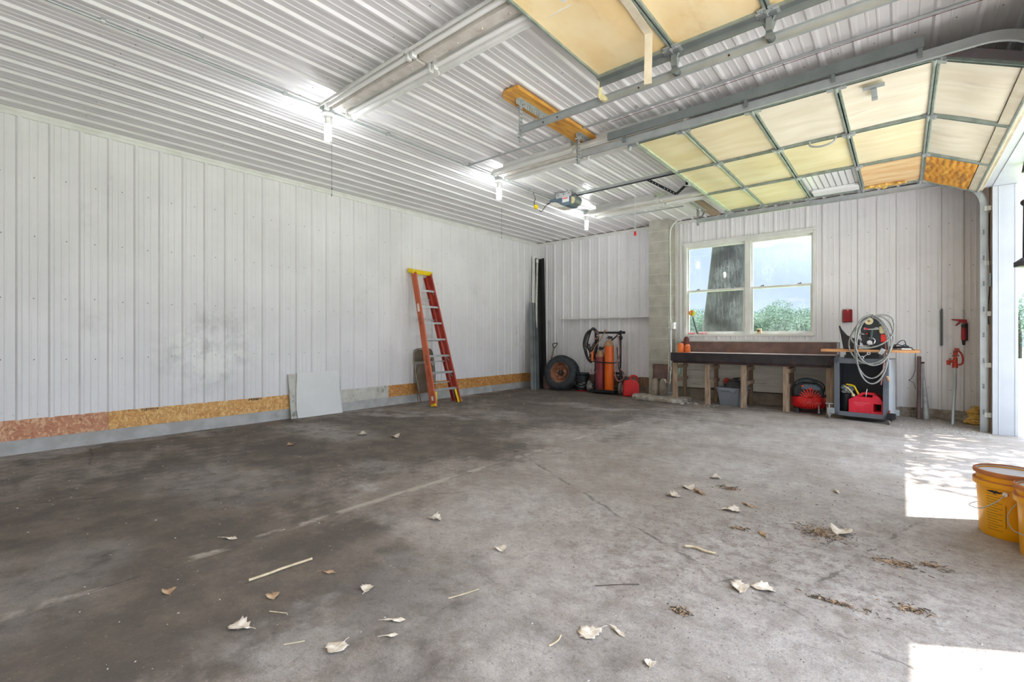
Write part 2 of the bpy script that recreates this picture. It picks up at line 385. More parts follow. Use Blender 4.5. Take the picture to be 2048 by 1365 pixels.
base = t.mix(t.math('MULTIPLY', t.step(t.noise(flat, 0.8, 6.0, 0.6), 0.45, 0.66), 0.5), base, G(148, 134, 120))
FLOOR_STAIN = 'stain'
# the long-parked side: oil and damp ground in over most of the bays by the long wall
DARK = [(-5.0, 1.2, 2.3, 2.6, 0.0, 0.40, .5), (-5.0, 5.2, 1.9, 3.4, 0.0, 0.46, .5), (-1.8, 0.9, 1.5, 0.9, 0.3, 0.36, .7), (-3.8, 3.2, 1.4, 1.5, 0.3, 0.30, .6),
        (-3.3, 0.6, 1.2, 1.0, 0.4, 0.55, .6), (-1.95, 1.25, 0.42, 0.36, 0.5, 0.50, .7), (-3.75, 3.45, 0.85, 0.5, 0.2, 0.4, .6),
        (-5.2, 7.6, 1.5, 1.2, 0, 0.5, .5), (-3.4, 6.6, 1.6, 1.3, 0.2, 0.40, .6), (-4.9, 4.35, 0.9, 0.35, 0.3, 0.6, .6),
        (-6.3, 1.9, 0.35, 1.2, 0, 0.5, .5), (-2.6, 0.3, 0.6, 0.5, 0, 0.4, .6), (-2.0, 8.3, 1.5, 0.45, 0, 0.35, .6),
        (-2.6, 4.9, 1.2, 1.0, 0, 0.18, .7), (-0.5, 3.2, 0.5, 0.5, 0, 0.10, .7), (-1.9, 0.7, 0.8, 0.35, 0.3, 0.25, .7)]
LIGHT = [(-5.45, 3.0, 0.75, 0.33, 0.25, 0.5), (-3.15, 2.12, 0.17, 0.16, 0, 0.75), (-2.2, 2.0, 0.45, 0.28, 0.5, 0.28), (-2.05, 2.55, 0.36, 0.5, 0.2, 0.6),
         (-1.45, 2.85, 0.3, 0.35, 0.3, 0.55), (-4.2, 1.45, 0.62, 0.42, 0.2, 0.34), (-1.23, 4.4, 0.5, 0.42, 0, 0.55), (-3.6, 2.5, 0.22, 0.2, 0, 0.35),
         (-5.7, 4.15, 0.55, 0.14, 0.5, 0.55), (-5.35, 4.55, 0.7, 0.14, 0.2, 0.5), (-6.5, 1.1, 0.16, 1.2, 0, 0.55), (-4.15, 6.8, 1.1, 0.2, 0.1, 0.4),
         (-4.5, 5.3, 0.7, 0.2, 0.1, 0.3), (-1.75, 0.82, 0.28, 0.16, 0.4, 0.5), (-0.7, 6.6, 0.6, 0.5, 0, 0.45), (-3.05, 0.32, 0.5, 0.3, 0.2, 0.3),
         (-0.2, 3.0, 1.0, 1.2, 0, 0.35), (-0.9, 1.6, 1.0, 1.0, 0, 0.42), (-0.2, 2.0, 0.8, 0.8, 0, 0.4)]
dk = None
for (x, y, rx, ry, rot, amt, soft) in DARK:
    b = t.math('MULTIPLY', t.blob(cw, x, y, rx, ry, rot, soft), amt)
    dk = b if dk is None else t.math('MAXIMUM', dk, b) if amt < 0.35 else t.math('ADD', dk, b)
lt = None
for (x, y, rx, ry, rot, amt) in LIGHT:
    b = t.math('MULTIPLY', t.blob(cw, x, y, rx, ry, rot, 0.55), amt)
    lt = b if lt is None else t.math('MAXIMUM', lt, b)
nd = t.noise(flat, 1.7, 9.0, 0.68)
dk = t.math('ADD', dk, t.math('MULTIPLY', t.math('SUBTRACT', nd, 0.5), 1.1))
dk = t.step(t.math('ADD', dk, t.math('MULTIPLY', t.math('SUBTRACT', t.noise(flat, 7.0, 9.0, 0.7), 0.5), 0.9)), 0.05, 0.66)
lt = t.math('MULTIPLY', lt, t.step(t.noise(flat, 5.0, 6.0, 0.65), 0.30, 0.56))
stain = t.mix(t.step(t.noise(flat, 3.4, 9.0, 0.68), 0.36, 0.62), G(116, 104, 90), G(76, 68, 60))
stain = t.mix(t.math('MULTIPLY', t.step(t.noise(t.mapping(flat, loc=(4, 9, 0)), 1.2, 8.0, 0.65), 0.48, 0.62), 0.6), stain, G(66, 58, 50))
col = t.mix(t.math('MULTIPLY', dk, 0.92), base, stain)
col = t.mix(lt, col, G(196, 190, 184))
# grit, specks and scuffs
mid = t.step(t.noise(flat, 9.0, 9.0, 0.72), 0.36, 0.68)
col = t.mix(t.math('MULTIPLY', mid, 0.34), col, G(104, 92, 82))
soil = t.math('MULTIPLY', t.blob(cw, -0.45, 2.7, 0.95, 0.75, 0.4, 0.7), t.step(t.noise(flat, 16.0, 9.0, 0.75), 0.46, 0.60))
soil = t.math('MAXIMUM', soil, t.math('MULTIPLY', t.blob(cw, -1.35, 2.5, 0.8, 0.5, -0.5, 0.8), t.step(t.noise(flat, 12.0, 9.0, 0.75), 0.50, 0.64)))
col = t.mix(t.math('MULTIPLY', soil, 0.62), col, G(112, 98, 90))
s1 = t.step(t.noise(flat, 46.0, 6.0, 0.7), 0.54, 0.68)
col = t.mix(t.math('MULTIPLY', s1, 0.42), col, G(78, 70, 62))
s0 = t.step(t.noise(flat, 150.0, 4.0, 0.75), 0.42, 0.62)
col = t.mix(t.math('MULTIPLY', s0, 0.30), col, G(84, 74, 66))
s00 = t.step(t.noise(t.mapping(flat, loc=(2, 8, 0)), 24.0, 8.0, 0.75), 0.54, 0.62)
col = t.mix(t.math('MULTIPLY', s00, 0.30), col, G(88, 78, 70))
s2 = t.step(t.noise(t.mapping(flat, loc=(7, 3, 0)), 70.0, 4.0, 0.7), 0.62, 0.72)
col = t.mix(t.math('MULTIPLY', s2, 0.45), col, G(206, 200, 194))
s3 = t.step(t.noise(t.mapping(flat, rot=(0, 0, 0.35), scale=(1.0, 5.0, 0)), 3.0, 7.0, 0.7), 0.55, 0.72)
col = t.mix(t.math('MULTIPLY', s3, 0.25), col, G(92, 84, 76))


def floor_line(a, b, width, wob=0.05):
    """distance mask of a wandering joint or crack between two floor points"""
    ax, ay = a
    bx, by = b
    L = math.hypot(bx - ax, by - ay)
    ang = math.atan2(by - ay, bx - ax)
    wn2 = t.n('ShaderNodeTexNoise', {'Vector': flat, 'Scale': 3.0, 'Detail': 7.0, 'Roughness': 0.7}).outputs[1]
    o = t.n('ShaderNodeVectorMath', {0: wn2, 1: (0.5, 0.5, 0.5)}, operation='SUBTRACT').outputs[0]
    o = t.n('ShaderNodeVectorMath', {0: o, 1: (wob * 2, wob * 2, 0)}, operation='MULTIPLY').outputs[0]
    v = t.n('ShaderNodeVectorMath', {0: flat, 1: o}, operation='ADD').outputs[0]
    v = t.n('ShaderNodeVectorMath', {0: v, 1: (ax, ay, 0)}, operation='SUBTRACT').outputs[0]
    v = t.mapping(v, rot=(0, 0, -ang))
    s = t.n('ShaderNodeSeparateXYZ', {0: v})
    dy = t.math('ABSOLUTE', s.outputs[1])
    inside = t.math('MULTIPLY', t.step(s.outputs[0], -0.05, 0.05), t.step(s.outputs[0], L + 0.05, L - 0.05))
    return t.math('MULTIPLY', t.step(dy, width, width * 0.35), inside)


pale = t.math('MULTIPLY', floor_line((-2.82, -1.0), (-2.82, 6.0), 0.05, 0.02), t.step(t.noise(flat, 4.0, 5.0), 0.44, 0.56))
col = t.mix(t.math('MULTIPLY', pale, 0.6), col, G(190, 180, 166))
lines = [((-6.5, 3.69), (-2.9, 3.65), 0.016, 0.008, 0.85), ((-2.8, -1.0), (-2.8, 8.6), 0.010, 0.01, 0.6), ((-2.9, 3.6), (-0.6, 2.32), 0.020, 0.09, 0.55),
         ((-6.45, 0.95), (-5.6, 0.85), 0.012, 0.10, 0.9), ((-5.9, 1.0), (-5.3, 2.6), 0.010, 0.08, 0.7), ((-5.4, 2.5), (-4.9, 3.6), 0.008, 0.08, 0.5),
         ((-4.7, 0.2), (-4.1, 1.2), 0.012, 0.10, 0.7), ((-0.65, 2.3), (-0.2, 3.4), 0.010, 0.08, 0.55), ((-0.3, 2.6), (0.1, 3.9), 0.012, 0.08, 0.6),
         ((-2.0, 5.2), (0.2, 4.2), 0.009, 0.06, 0.6), ((-2.6, 5.6), (-0.4, 5.9), 0.008, 0.08, 0.45), ((-0.5, 2.3), (0.4, 2.0), 0.010, 0.08, 0.5), ((-2.9, 1.9), (-2.3, 2.7), 0.01, 0.08, 0.4)]
brk = t.step(t.noise(flat, 5.0, 6.0, 0.7), 0.42, 0.58)
for a, b, wd, wob, am in lines:
    col = t.mix(t.math('MULTIPLY', t.math('MULTIPLY', floor_line(a, b, wd, wob), brk), am), col, G(58, 50, 42))
p = t.n('ShaderNodeBsdfPrincipled', {'Base Color': col, 'Roughness': 0.82})
hb = t.math('ADD', t.noise(flat, 34.0, 8.0, 0.7), t.math('MULTIPLY', t.noise(flat, 6.0, 5.0), 0.8))
bp = t.n('ShaderNodeBump', {'Height': hb, 'Strength': 0.7, 'Distance': 0.014})
t.t.links.new(bp.outputs[0], p.inputs['Normal'])
t.n('ShaderNodeOutputMaterial', {'Surface': p.outputs[0]})
M['floor'] = fm


# ---------------------------------------------------------------- mesh helpers
class MB:
    def __init__(self, mx=None):
        self.bm = bmesh.new()
        self.mx = mx or Matrix.Identity(4)

    def _v(self, pts):
        return [self.bm.verts.new(self.mx @ Vector(p)) for p in pts]

    def face(self, pts, mi=0):
        f = self.bm.faces.new(self._v(pts))
        f.material_index = mi
        return f

    def box(self, c, s, rot=(0, 0, 0), mi=0):
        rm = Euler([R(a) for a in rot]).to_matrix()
        vs = []
        for dx in (-.5, .5):
            for dy in (-.5, .5):
                for dz in (-.5, .5):
                    vs.append(Vector(c) + rm @ Vector((dx * s[0], dy * s[1], dz * s[2])))
        v = self._v(vs)
        for q in ((0, 1, 3, 2), (4, 6, 7, 5), (0, 4, 5, 1), (2, 3, 7, 6), (0, 2, 6, 4), (1, 5, 7, 3)):
            f = self.bm.faces.new([v[i] for i in q])
            f.material_index = mi
        return self

    def bx(self, x0, x1, y0, y1, z0, z1, mi=0):
        return self.box(((x0 + x1) / 2, (y0 + y1) / 2, (z0 + z1) / 2), (abs(x1 - x0), abs(y1 - y0), abs(z1 - z0)), mi=mi)

    def beam(self, p0, p1, w, h, up=(0, 0, 1), mi=0):
        """rectangular bar from p0 to p1: w across, h along up"""
        p0, p1 = Vector(p0), Vector(p1)
        d = (p1 - p0).normalized()
        a = d.cross(Vector(up))
        if a.length < 1e-5:
            a = d.cross(Vector((1, 0, 0)))
        a.normalize()
        b = a.cross(d).normalized()
        vs = [p + a * (sx * w / 2) + b * (sy * h / 2) for p in (p0, p1) for sx, sy in ((-1, -1), (1, -1), (1, 1), (-1, 1))]
        v = self._v(vs)
        for q in ((0, 3, 2, 1), (4, 5, 6, 7), (0, 1, 5, 4), (1, 2, 6, 5), (2, 3, 7, 6), (3, 0, 4, 7)):
            f = self.bm.faces.new([v[i] for i in q])
            f.material_index = mi
        return self

    def cyl(self, p0, p1, r0, r1=None, seg=16, mi=0):
        r1 = r0 if r1 is None else r1
        p0, p1 = Vector(p0), Vector(p1)
        d = (p1 - p0).normalized()
        a = d.orthogonal().normalized()
        b = d.cross(a)
        ra = self._v([p0 + (a * math.cos(i * 2 * PI / seg) + b * math.sin(i * 2 * PI / seg)) * r0 for i in range(seg)])
        rb = self._v([p1 + (a * math.cos(i * 2 * PI / seg) + b * math.sin(i * 2 * PI / seg)) * r1 for i in range(seg)])
        for i in range(seg):
            f = self.bm.faces.new((ra[i], ra[(i + 1) % seg], rb[(i + 1) % seg], rb[i]))
            f.material_index = mi
        f = self.bm.faces.new(ra[::-1]); f.material_index = mi
        f = self.bm.faces.new(rb); f.material_index = mi
        return self

    def tube(self, pts, r, seg=8, closed=False, mi=0):
        P = [Vector(p) for p in pts]
        n = len(P)
        rr = r if isinstance(r, (list, tuple)) else [r] * n
        rings = []
        prev = None
        for i in range(n):
            if closed:
                d = P[(i + 1) % n] - P[i - 1]
            else:
                d = P[min(i + 1, n - 1)] - P[max(i - 1, 0)]
            d.normalize()
            a = d.orthogonal().normalized() if prev is None else (prev - d * prev.dot(d))
            if a.length < 1e-6:
                a = d.orthogonal()
            a.normalize()
            prev = a
            b = d.cross(a)
            rings.append(self._v([P[i] + (a * math.cos(k * 2 * PI / seg) + b * math.sin(k * 2 * PI / seg)) * rr[i] for k in range(seg)]))
        rng = range(n) if closed else range(n - 1)
        for i in rng:
            A, B = rings[i], rings[(i + 1) % n]
            for k in range(seg):
                f = self.bm.faces.new((A[k], A[(k + 1) % seg], B[(k + 1) % seg], B[k]))
                f.material_index = mi
        if not closed:
            f = self.bm.faces.new(rings[0][::-1]); f.material_index = mi
            f = self.bm.faces.new(rings[-1]); f.material_index = mi
        return self

    def lathe(self, prof, c=(0, 0, 0), axis=(0, 0, 1), seg=24, mi=0):
        q = Vector((0, 0, 1)).rotation_difference(Vector(axis).normalized()).to_matrix()
        c = Vector(c)
        rings = []
        for (r, z) in prof:
            if r < 1e-5:
                rings.append(self._v([c + q @ Vector((0, 0, z))]))
            else:
                rings.append(self._v([c + q @ Vector((r * math.cos(k * 2 * PI / seg), r * math.sin(k * 2 * PI / seg), z)) for k in range(seg)]))
        for A, B in zip(rings, rings[1:]):
            if len(A) == 1 and len(B) == 1:
                continue
            for k in range(seg):
                k2 = (k + 1) % seg
                if len(A) == 1:
                    f = self.bm.faces.new((A[0], B[k2], B[k]))
                elif len(B) == 1:
                    f = self.bm.faces.new((A[k], A[k2], B[0]))
                else:
                    f = self.bm.faces.new((A[k], A[k2], B[k2], B[k]))
                f.material_index = mi
        return self

    def prism(self, pts, axis, a, b, mi=0):
        """2-D outline swept from a to b along 'x', 'y' or 'z'"""
        def P(u, v, w_):
            return {'x': (w_, u, v), 'y': (u, w_, v), 'z': (u, v, w_)}[axis]
        A = self._v([P(u, v, a) for u, v in pts])
        B = self._v([P(u, v, b) for u, v in pts])
        n = len(pts)
        for i in range(n):
            f = self.bm.faces.new((A[i], A[(i + 1) % n], B[(i + 1) % n], B[i])); f.material_index = mi
        f = self.bm.faces.new(A[::-1]); f.material_index = mi
        f = self.bm.faces.new(B); f.material_index = mi
        return self

    def ball(self, c, r, sc=(1, 1, 1), seg=14, rings=8, mi=0):
        prof = [(r * math.sin(PI * i / rings), -r * math.cos(PI * i / rings)) for i in range(rings + 1)]
        old = self.mx
        self.mx = old @ Matrix.Translation(Vector(c)) @ Matrix.Diagonal((sc[0], sc[1], sc[2], 1))
        self.lathe([(max(p, 0), z) for p, z in prof], seg=seg, mi=mi)
        self.mx = old
        return self

    def build(self, name, mats, parent=None, smooth=35, bevel=0.0, kind=None, label=None, bseg=2):
        bmesh.ops.recalc_face_normals(self.bm, faces=self.bm.faces[:])
        me = bpy.data.meshes.new(name)
        self.bm.to_mesh(me)
        self.bm.free()
        for m_ in (mats if isinstance(mats, (list, tuple)) else [mats]):
            me.materials.append(m_)
        if smooth:
            for p_ in me.polygons:
                p_.use_smooth = True
            me.set_sharp_from_angle(angle=R(smooth))
        o = bpy.data.objects.new(name, me)
        COL.objects.link(o)
        if parent is not None:
            o.parent = parent
        if bevel:
            bv = o.modifiers.new('edge', 'BEVEL')
            bv.width = bevel
            bv.segments = bseg
            bv.limit_method = 'ANGLE'
            bv.angle_limit = R(40)
        if kind:
            o['kind'] = kind
        if label:
            o['label'] = label
        return o


def tag(o, label, cat, group=None, kind=None):
    o['label'] = label
    o['category'] = cat
    if group:
        o['group'] = group
    if kind:
        o['kind'] = kind
    return o


def thing(name, label, cat, loc=(0, 0, 0), rot=(0, 0, 0), group=None, kind=None):
    o = bpy.data.objects.new(name, None)
    o.empty_display_size = 0.1
    COL.objects.link(o)
    o.location = loc
    o.rotation_euler = [R(a) for a in rot]
    return tag(o, label, cat, group, kind)


def copy_tree(o, parent=None):
    c = o.copy()
    COL.objects.link(c)
    if parent is not None:
        c.parent = parent
    for ch in list(o.children):
        copy_tree(ch, c)
    return c


def struct(o, label=None, cat=None):
    o['kind'] = 'structure'
    if label:
        o['label'] = label
    if cat:
        o['category'] = cat
    return o


def arc(cx, cz, r, a0, a1, n=10):
    return [(cx + r * math.cos(R(a0 + (a1 - a0) * i / n)), cz + r * math.sin(R(a0 + (a1 - a0) * i / n))) for i in range(n + 1)]


def spline(pts, n=8, closed=False):
    """Catmull-Rom through the points"""
    P = [Vector(p) for p in pts]
    m_ = len(P)
    out = []
    for i in range(m_ if closed else m_ - 1):
        if closed:
            p0, p1, p2, p3 = P[i - 1], P[i], P[(i + 1) % m_], P[(i + 2) % m_]
        else:
            p0, p1, p2, p3 = P[max(i - 1, 0)], P[i], P[i + 1], P[min(i + 2, m_ - 1)]
        for k in range(n):
            u = k / n
            out.append(0.5 * ((2 * p1) + (p2 - p0) * u + (2 * p0 - 5 * p1 + 4 * p2 - p3) * u * u + (3 * p1 - p0 - 3 * p2 + p3) * u ** 3))
    if not closed:
        out.append(P[-1])
    return out

# ================================================================ THE BUILDING
XL, XR, YB, H = -6.64, 0.83, 8.94, 3.375
Y0 = -3.0
PITCH = 0.2286


def rib_profile(u0, u1, phase, breaks=(), h=0.019):
    """(u, height) outline of ribbed steel sheet: a tall rib every nine inches, two low ones between"""
    pts = {round(u0, 4): 0.0, round(u1, 4): 0.0}
    k0 = int(math.floor((u0 - phase) / PITCH)) - 1
    k1 = int(math.ceil((u1 - phase) / PITCH)) + 1
    for k in range(k0, k1 + 1):
        b = phase + k * PITCH
        for du, hh in ((0.0, 0), (0.015, h), (0.037, h), (0.052, 0)):
            if u0 < b + du < u1:
                pts[round(b + du, 4)] = hh
        for m_ in (0.104, 0.164):
            for du, hh in ((-0.011, 0), (-0.005, 0.004), (0.005, 0.004), (0.011, 0)):
                if u0 < b + m_ + du < u1:
                    pts[round(b + m_ + du, 4)] = hh
    L = sorted(pts.items())

    def height(u):
        for (a, ha), (b, hb) in zip(L, L[1:]):
            if a <= u <= b:
                return ha + (hb - ha) * (u - a) / max(b - a, 1e-6)
        return 0
    for b in breaks:
        if u0 < b < u1:
            pts[round(b, 4)] = height(b)
    return sorted(pts.items())


def screws(pts, normal, name, parent, r=0.0055):
    mb = MB()
    n = Vector(normal)
    for p_ in pts:
        mb.cyl(Vector(p_), Vector(p_) + n * 0.004, r, r * 0.8, 6)
    return mb.build(name, M['screw'], parent, kind='stuff')


rnd = random.Random(7)

# ---- floor
mb = MB()
mb.bx(XL - 0.15, 1.06, Y0, YB + 0.15, -0.12, 0)
struct(mb.build('floor', M['floor'], smooth=0), 'worn grey concrete slab, oil-stained dark along the long wall', 'floor')

# ---- long wall of ribbed steel
mb = MB()
pr = rib_profile(Y0, YB, 0.436)
for (a, ha), (b, hb) in zip(pr, pr[1:]):
    mb.face([(XL + ha, a, 0.335), (XL + hb, b, 0.335), (XL + hb, b, 3.36), (XL + ha, a, 3.36)])
wall_left = struct(mb.build('wall_left', M['white_metal_scuffed'], smooth=0), 'long wall of white ribbed steel sheet above a strand board strip', 'wall')
sp_ = []
for z in (0.92, 1.54, 2.14, 2.74):
    for k in range(-14, 38):
        y = 0.436 + k * PITCH + 0.134
        if Y0 < y < YB:
            sp_.append((XL, y + rnd.uniform(-.006, .006), z + rnd.uniform(-.012, .012)))
screws(sp_, (1, 0, 0), 'screw', wall_left)

# ---- strip of boards and concrete curb under it
for i, (a, b, m_, lab) in enumerate(((Y0, 1.132, 'osb_red', 'reddish strand board strip at the foot of the long wall'),
                                     (1.134, 3.16, 'osb', 'yellow strand board strip beside the white sheet'),
                                     (3.162, 4.754, 'panel_dirty', 'white painted board strip between white sheet and ladder'),
                                     (4.756, 7.30, 'osb_brown', 'brown strand board strip behind the ladder'),
                                     (7.302, YB, 'osb_brown', 'brown strand board strip running into the corner'))):
    mb = MB()
    mb.bx(XL - 0.02, XL + 0.006, a, b, 0.141, 0.338)
    tr = struct(mb.build('trim_%d' % (i + 1), M[m_], smooth=0), lab, 'board strip')
    if i == 1:
        st = MB()
        for y0_, w_ in ((1.42, 0.16), (2.56, 0.17)):
            for k in range(16):
                st.bx(XL + 0.006, XL + 0.0068, y0_ + w_ * k / 16, y0_ + w_ * (k + rnd.uniform(.35, .85)) / 16, 0.325 - rnd.uniform(.006, .022), 0.334)
        st.build('ink_stamp', M['ink'], tr, smooth=0)
mb = MB()
mb.bx(XL - 0.15, XL + 0.002, Y0, YB + 0.15, 0, 0.141)
struct(mb.build('baseboard_left', M['concrete'], smooth=0), 'low grey concrete curb along the long wall', 'curb')
mb = MB()
mb.bx(XL - 0.12, XL - 0.03, Y0, YB + 0.15, 0.141, 3.40)
struct(mb.build('wall_left_framing', M['wood_brown'], smooth=0), 'timber framing behind the long steel wall', 'framing')
mb = MB()
mb.bx(XL, XL + 0.022, Y0, YB, 3.300, 3.338)
mb.bx(XL, XL + 0.03, Y0, YB, 3.338, 3.372)
struct(mb.build('trim_6', M['white_trim'], smooth=0), 'white metal trim where long wall meets ceiling', 'trim')

# ---- unseen wall behind the camera, added to shut out light from the rear
mb = MB()
pr = rib_profile(XL, XR, -6.39)
for (a, ha), (b, hb) in zip(pr, pr[1:]):
    mb.face([(a, Y0 + ha, 0.0), (b, Y0 + hb, 0.0), (b, Y0 + hb, H), (a, Y0 + ha, H)])
struct(mb.build('wall_front', M['white_metal'], smooth=0), 'unseen white ribbed steel wall closing off rear light behind the camera', 'wall')

# ---- ceiling
mb = MB()
pr = rib_profile(XL - 0.05, XR + 0.2, -6.437 - 0.026)
for (a, ha), (b, hb) in zip(pr, pr[1:]):
    mb.face([(a, Y0, H - ha), (b, Y0, H - hb), (b, YB + 0.1, H - hb), (a, YB + 0.1, H - ha)])
ceiling = struct(mb.build('ceiling', M['ceil_metal'], smooth=0), 'ribbed white steel ceiling', 'ceiling')
mb = MB()
mb.bx(XL - 0.2, XR + 0.3, Y0 - 0.1, YB + 0.2, H + 0.03, H + 0.12)  # out-of-view slab added over the ceiling to keep the sun out
struct(mb.build('ceiling_sun_shield', M['wood_brown'], smooth=0), 'unseen roof deck added above the steel ceiling to block sun', 'roof')
sp_ = []
for y in (0.9, 2.1, 3.3, 4.5, 5.7, 6.9, 8.1):
    for k in range(32):
        x = -6.437 + 0.11 + k * PITCH
        if x < XR:
            sp_.append((x + rnd.uniform(-.01, .01), y + rnd.uniform(-.03, .03), H))
screws(sp_, (0, 0, -1), 'screw', ceiling, 0.0042)

# ---- back wall of ribbed steel, window opening in its second stretch
WX0, WX1, WZ0, WZ1 = -3.165, -1.072, 1.172, 2.885
mb = MB()
pr = rib_profile(XL, -3.70, -6.39)
for (a, ha), (b, hb) in zip(pr, pr[1:]):
    mb.face([(a, YB - ha, 0.345), (b, YB - hb, 0.345), (b, YB - hb, 3.33), (a, YB - ha, 3.33)])
pr = rib_profile(-3.34, XR, -0.297, (WX0, WX1))
for (a, ha), (b, hb) in zip(pr, pr[1:]):
    zlo = 0.345 if b < -0.75 else 0.130
    if a >= WX0 - 1e-4 and b <= WX1 + 1e-4:
        mb.face([(a, YB - ha, zlo), (b, YB - hb, zlo), (b, YB - hb, WZ0), (a, YB - ha, WZ0)])
        mb.face([(a, YB - ha, WZ1), (b, YB - hb, WZ1), (b, YB - hb, 3.33), (a, YB - ha, 3.33)])
    else:
        mb.face([(a, YB - ha, zlo), (b, YB - hb, zlo), (b, YB - hb, 3.33), (a, YB - ha, 3.33)])
wall_back = struct(mb.build('wall_back', M['white_metal'], smooth=0), 'white ribbed steel end wall around the window', 'wall')
sp_ = []
for z in (0.42, 0.92, 1.53, 2.14, 2.745):
    for k in range(-12, 5):
        x = -0.297 + k * PITCH + 0.134
        if -3.3 < x < XR and not (WX0 - .05 < x < WX1 + .05 and WZ0 - .03 < z < WZ1 + .03):
            sp_.append((x + rnd.uniform(-.012, .012), YB, z + rnd.uniform(-.02, .02)))
    for k in range(0, 12):
        x = -6.39 + k * PITCH + 0.134
        if x < -3.75:
            sp_.append((x, YB, z + rnd.uniform(-.02, .02)))
screws(sp_, (0, -1, 0), 'screw', wall_back, 0.006)
mb = MB()
mb.bx(XL, -3.73, YB - 0.022, YB, 3.29, 3.353)
mb.bx(-3.34, XR, YB - 0.022, YB, 3.30, 3.353)
mb.bx(XL, XL + 0.05, YB - 0.02, YB, 0.34, 3.3)
mb.bx(-3.79, -3.74, YB - 0.02, YB, 0.34, 3.3)
mb.bx(-3.34, -3.29, YB - 0.02, YB, 0.34, 3.3)
struct(mb.build('trim_7', M['white_trim'], smooth=0), 'white metal edge trim framing the end wall sheets', 'trim')
mb = MB()
mb.bx(XL, -3.4, YB - 0.004, YB + 0.05, 0.155, 0.35)
struct(mb.build('trim_8', M['wood_brown'], smooth=0), 'brown sill board under the end wall by the pillar', 'board strip')
mb = MB()
mb.bx(XL, -3.5, YB + 0.0, YB + 0.15, 0, 0.15)
mb.bx(-3.5, -0.75, YB - 0.05, YB + 0.15, 0, 0.20)
struct(mb.build('baseboard_back', M['concrete_dark'], smooth=0, bevel=0.006), 'stained dark concrete footing along the end wall', 'footing')
mb = MB()
mb.bx(-0.75, XR + 0.02, YB - 0.012, YB + 0.15, 0, 0.133)
struct(mb.build('baseboard_right', M['slab'], smooth=0, bevel=0.004), 'grey concrete footing under the end wall by the doorway', 'footing')
for i, (a, b) in enumerate(((-3.3, -2.72), (-2.7, -2.02), (-2.0, -1.39), (-1.37, -0.76))):
    mb = MB()
    mb.bx(a, b, YB - 0.045, YB - 0.025, 0.215 + 0.02 * (i % 2), 0.76)
    struct(mb.build('trim_%d' % (9 + i), M['white_board'], smooth=0), ('whitewashed plank sheet behind the %s bay of the bench' % ('first', 'second', 'third', 'last')[i]), 'sheathing')
mb = MB()
mb.bx(XL - 0.1, -3.165, YB + 0.03, YB + 0.10, 0.15, 3.4)
mb.bx(-1.072, 1.0, YB + 0.03, YB + 0.10, 0.13, 3.4)
mb.bx(-3.165, -1.072, YB + 0.03, YB + 0.10, 0.15, 1.172)
mb.bx(-3.165, -1.072, YB + 0.03, YB + 0.10, 2.885, 3.4)
struct(mb.build('wall_back_framing', M['wood_brown'], smooth=0), 'timber framing behind the end wall', 'framing')

# ---- block pillar
mb = MB()
mb.bx(-3.718, -3.350, 8.608, YB + 0.02, 0, H - 0.002, 1)
z = 3.16
tops = [H - 0.005]
while z > 0.05:
    tops.append(z)
    z -= 0.2032
tops.append(0.0)
for k, (zt, zb) in enumerate(zip(tops, tops[1:])):
    a, b = zb + 0.005, zt - 0.005
    mb.bx(-3.725 + rnd.uniform(0, .003), -3.342 + rnd.uniform(0, .003), 8.602 - rnd.uniform(0, .003), YB + 0.01, a, b, 0)
struct(mb.build('wall_pillar', [M['cmu'], M['mortar']], smooth=0, bevel=0.003), 'grey concrete block pillar between shelf and window', 'pillar')

# ---- door wall: header, posts, jamb cladding
DZ = 2.915          # top of both door openings
mb = MB()
mb.bx(XR, XR + 0.17, Y0, YB + 0.1, DZ + 0.03, H + 0.03)
mb.bx(XR, XR + 0.17, 7.90, YB + 0.1, 0, DZ + 0.03)
mb.bx(XR, XR + 0.17, 2.93, 4.36, 0, DZ + 0.03)
mb.bx(XR, XR + 0.17, Y0, -1.95, 0, DZ + 0.03)  # doorway beside the camera widened out of view to let in more light
struct(mb.build('wall_right', M['wood_pale'], smooth=0), 'bare brown timber framing round the two door openings', 'wall')


def clad(name, y, lab):
    mb = MB()
    s = -1
    mb.bx(XR - 0.004, XR + 0.205, y - 0.014 if s < 0 else y, y, 0.0, DZ + 0.01)
    mb.bx(XR + 0.045, XR + 0.055, y - 0.018, y - 0.012, 0.0, DZ)
    mb.bx(XR + 0.178, XR + 0.190, y - 0.018, y - 0.012, 0.0, DZ)
    return struct(mb.build(name, M['jamb_white'], smooth=0, bevel=0.002), lab, 'jamb')


clad('trim_13', 7.90, 'white steel jamb of the open doorway by the end wall')
clad('trim_14', 2.93, 'white steel jamb of the doorway beside the camera')
mb = MB()
mb.bx(XR - 0.004, XR + 0.205, 4.36, 4.374, 0.0, DZ + 0.01)
struct(mb.build('trim_15', M['jamb_white'], smooth=0), 'white steel jamb on the post between the doorways', 'jamb')
mb = MB()
mb.bx(XR - 0.004, XR + 0.205, 4.36, 7.90, DZ + 0.012, DZ + 0.028)
mb.bx(XR - 0.085, XR - 0.004, 4.40, 7.95, DZ + 0.020, DZ + 0.034)
mb.bx(XR - 0.016, XR - 0.004, 4.36, 8.0, DZ + 0.034, H - 0.03)
mb.bx(XR - 0.004, XR + 0.205, -1.95, 2.93, DZ + 0.012, DZ + 0.028)
struct(mb.build('trim_16', M['jamb_white'], smooth=0), 'white steel head lining over the open doorways', 'head')
mb = MB()
mb.bx(XR - 0.010, XR - 0.002, 8.08, 8.14, 0.0, 3.2)
struct(mb.build('trim_17', M['wood_grey'], smooth=0), 'grey timber strip behind the upright door track', 'trim')
mb = MB()
mb.bx(XR + 0.17, XR + 0.20, 7.9, YB + 0.15, 0, 3.5)
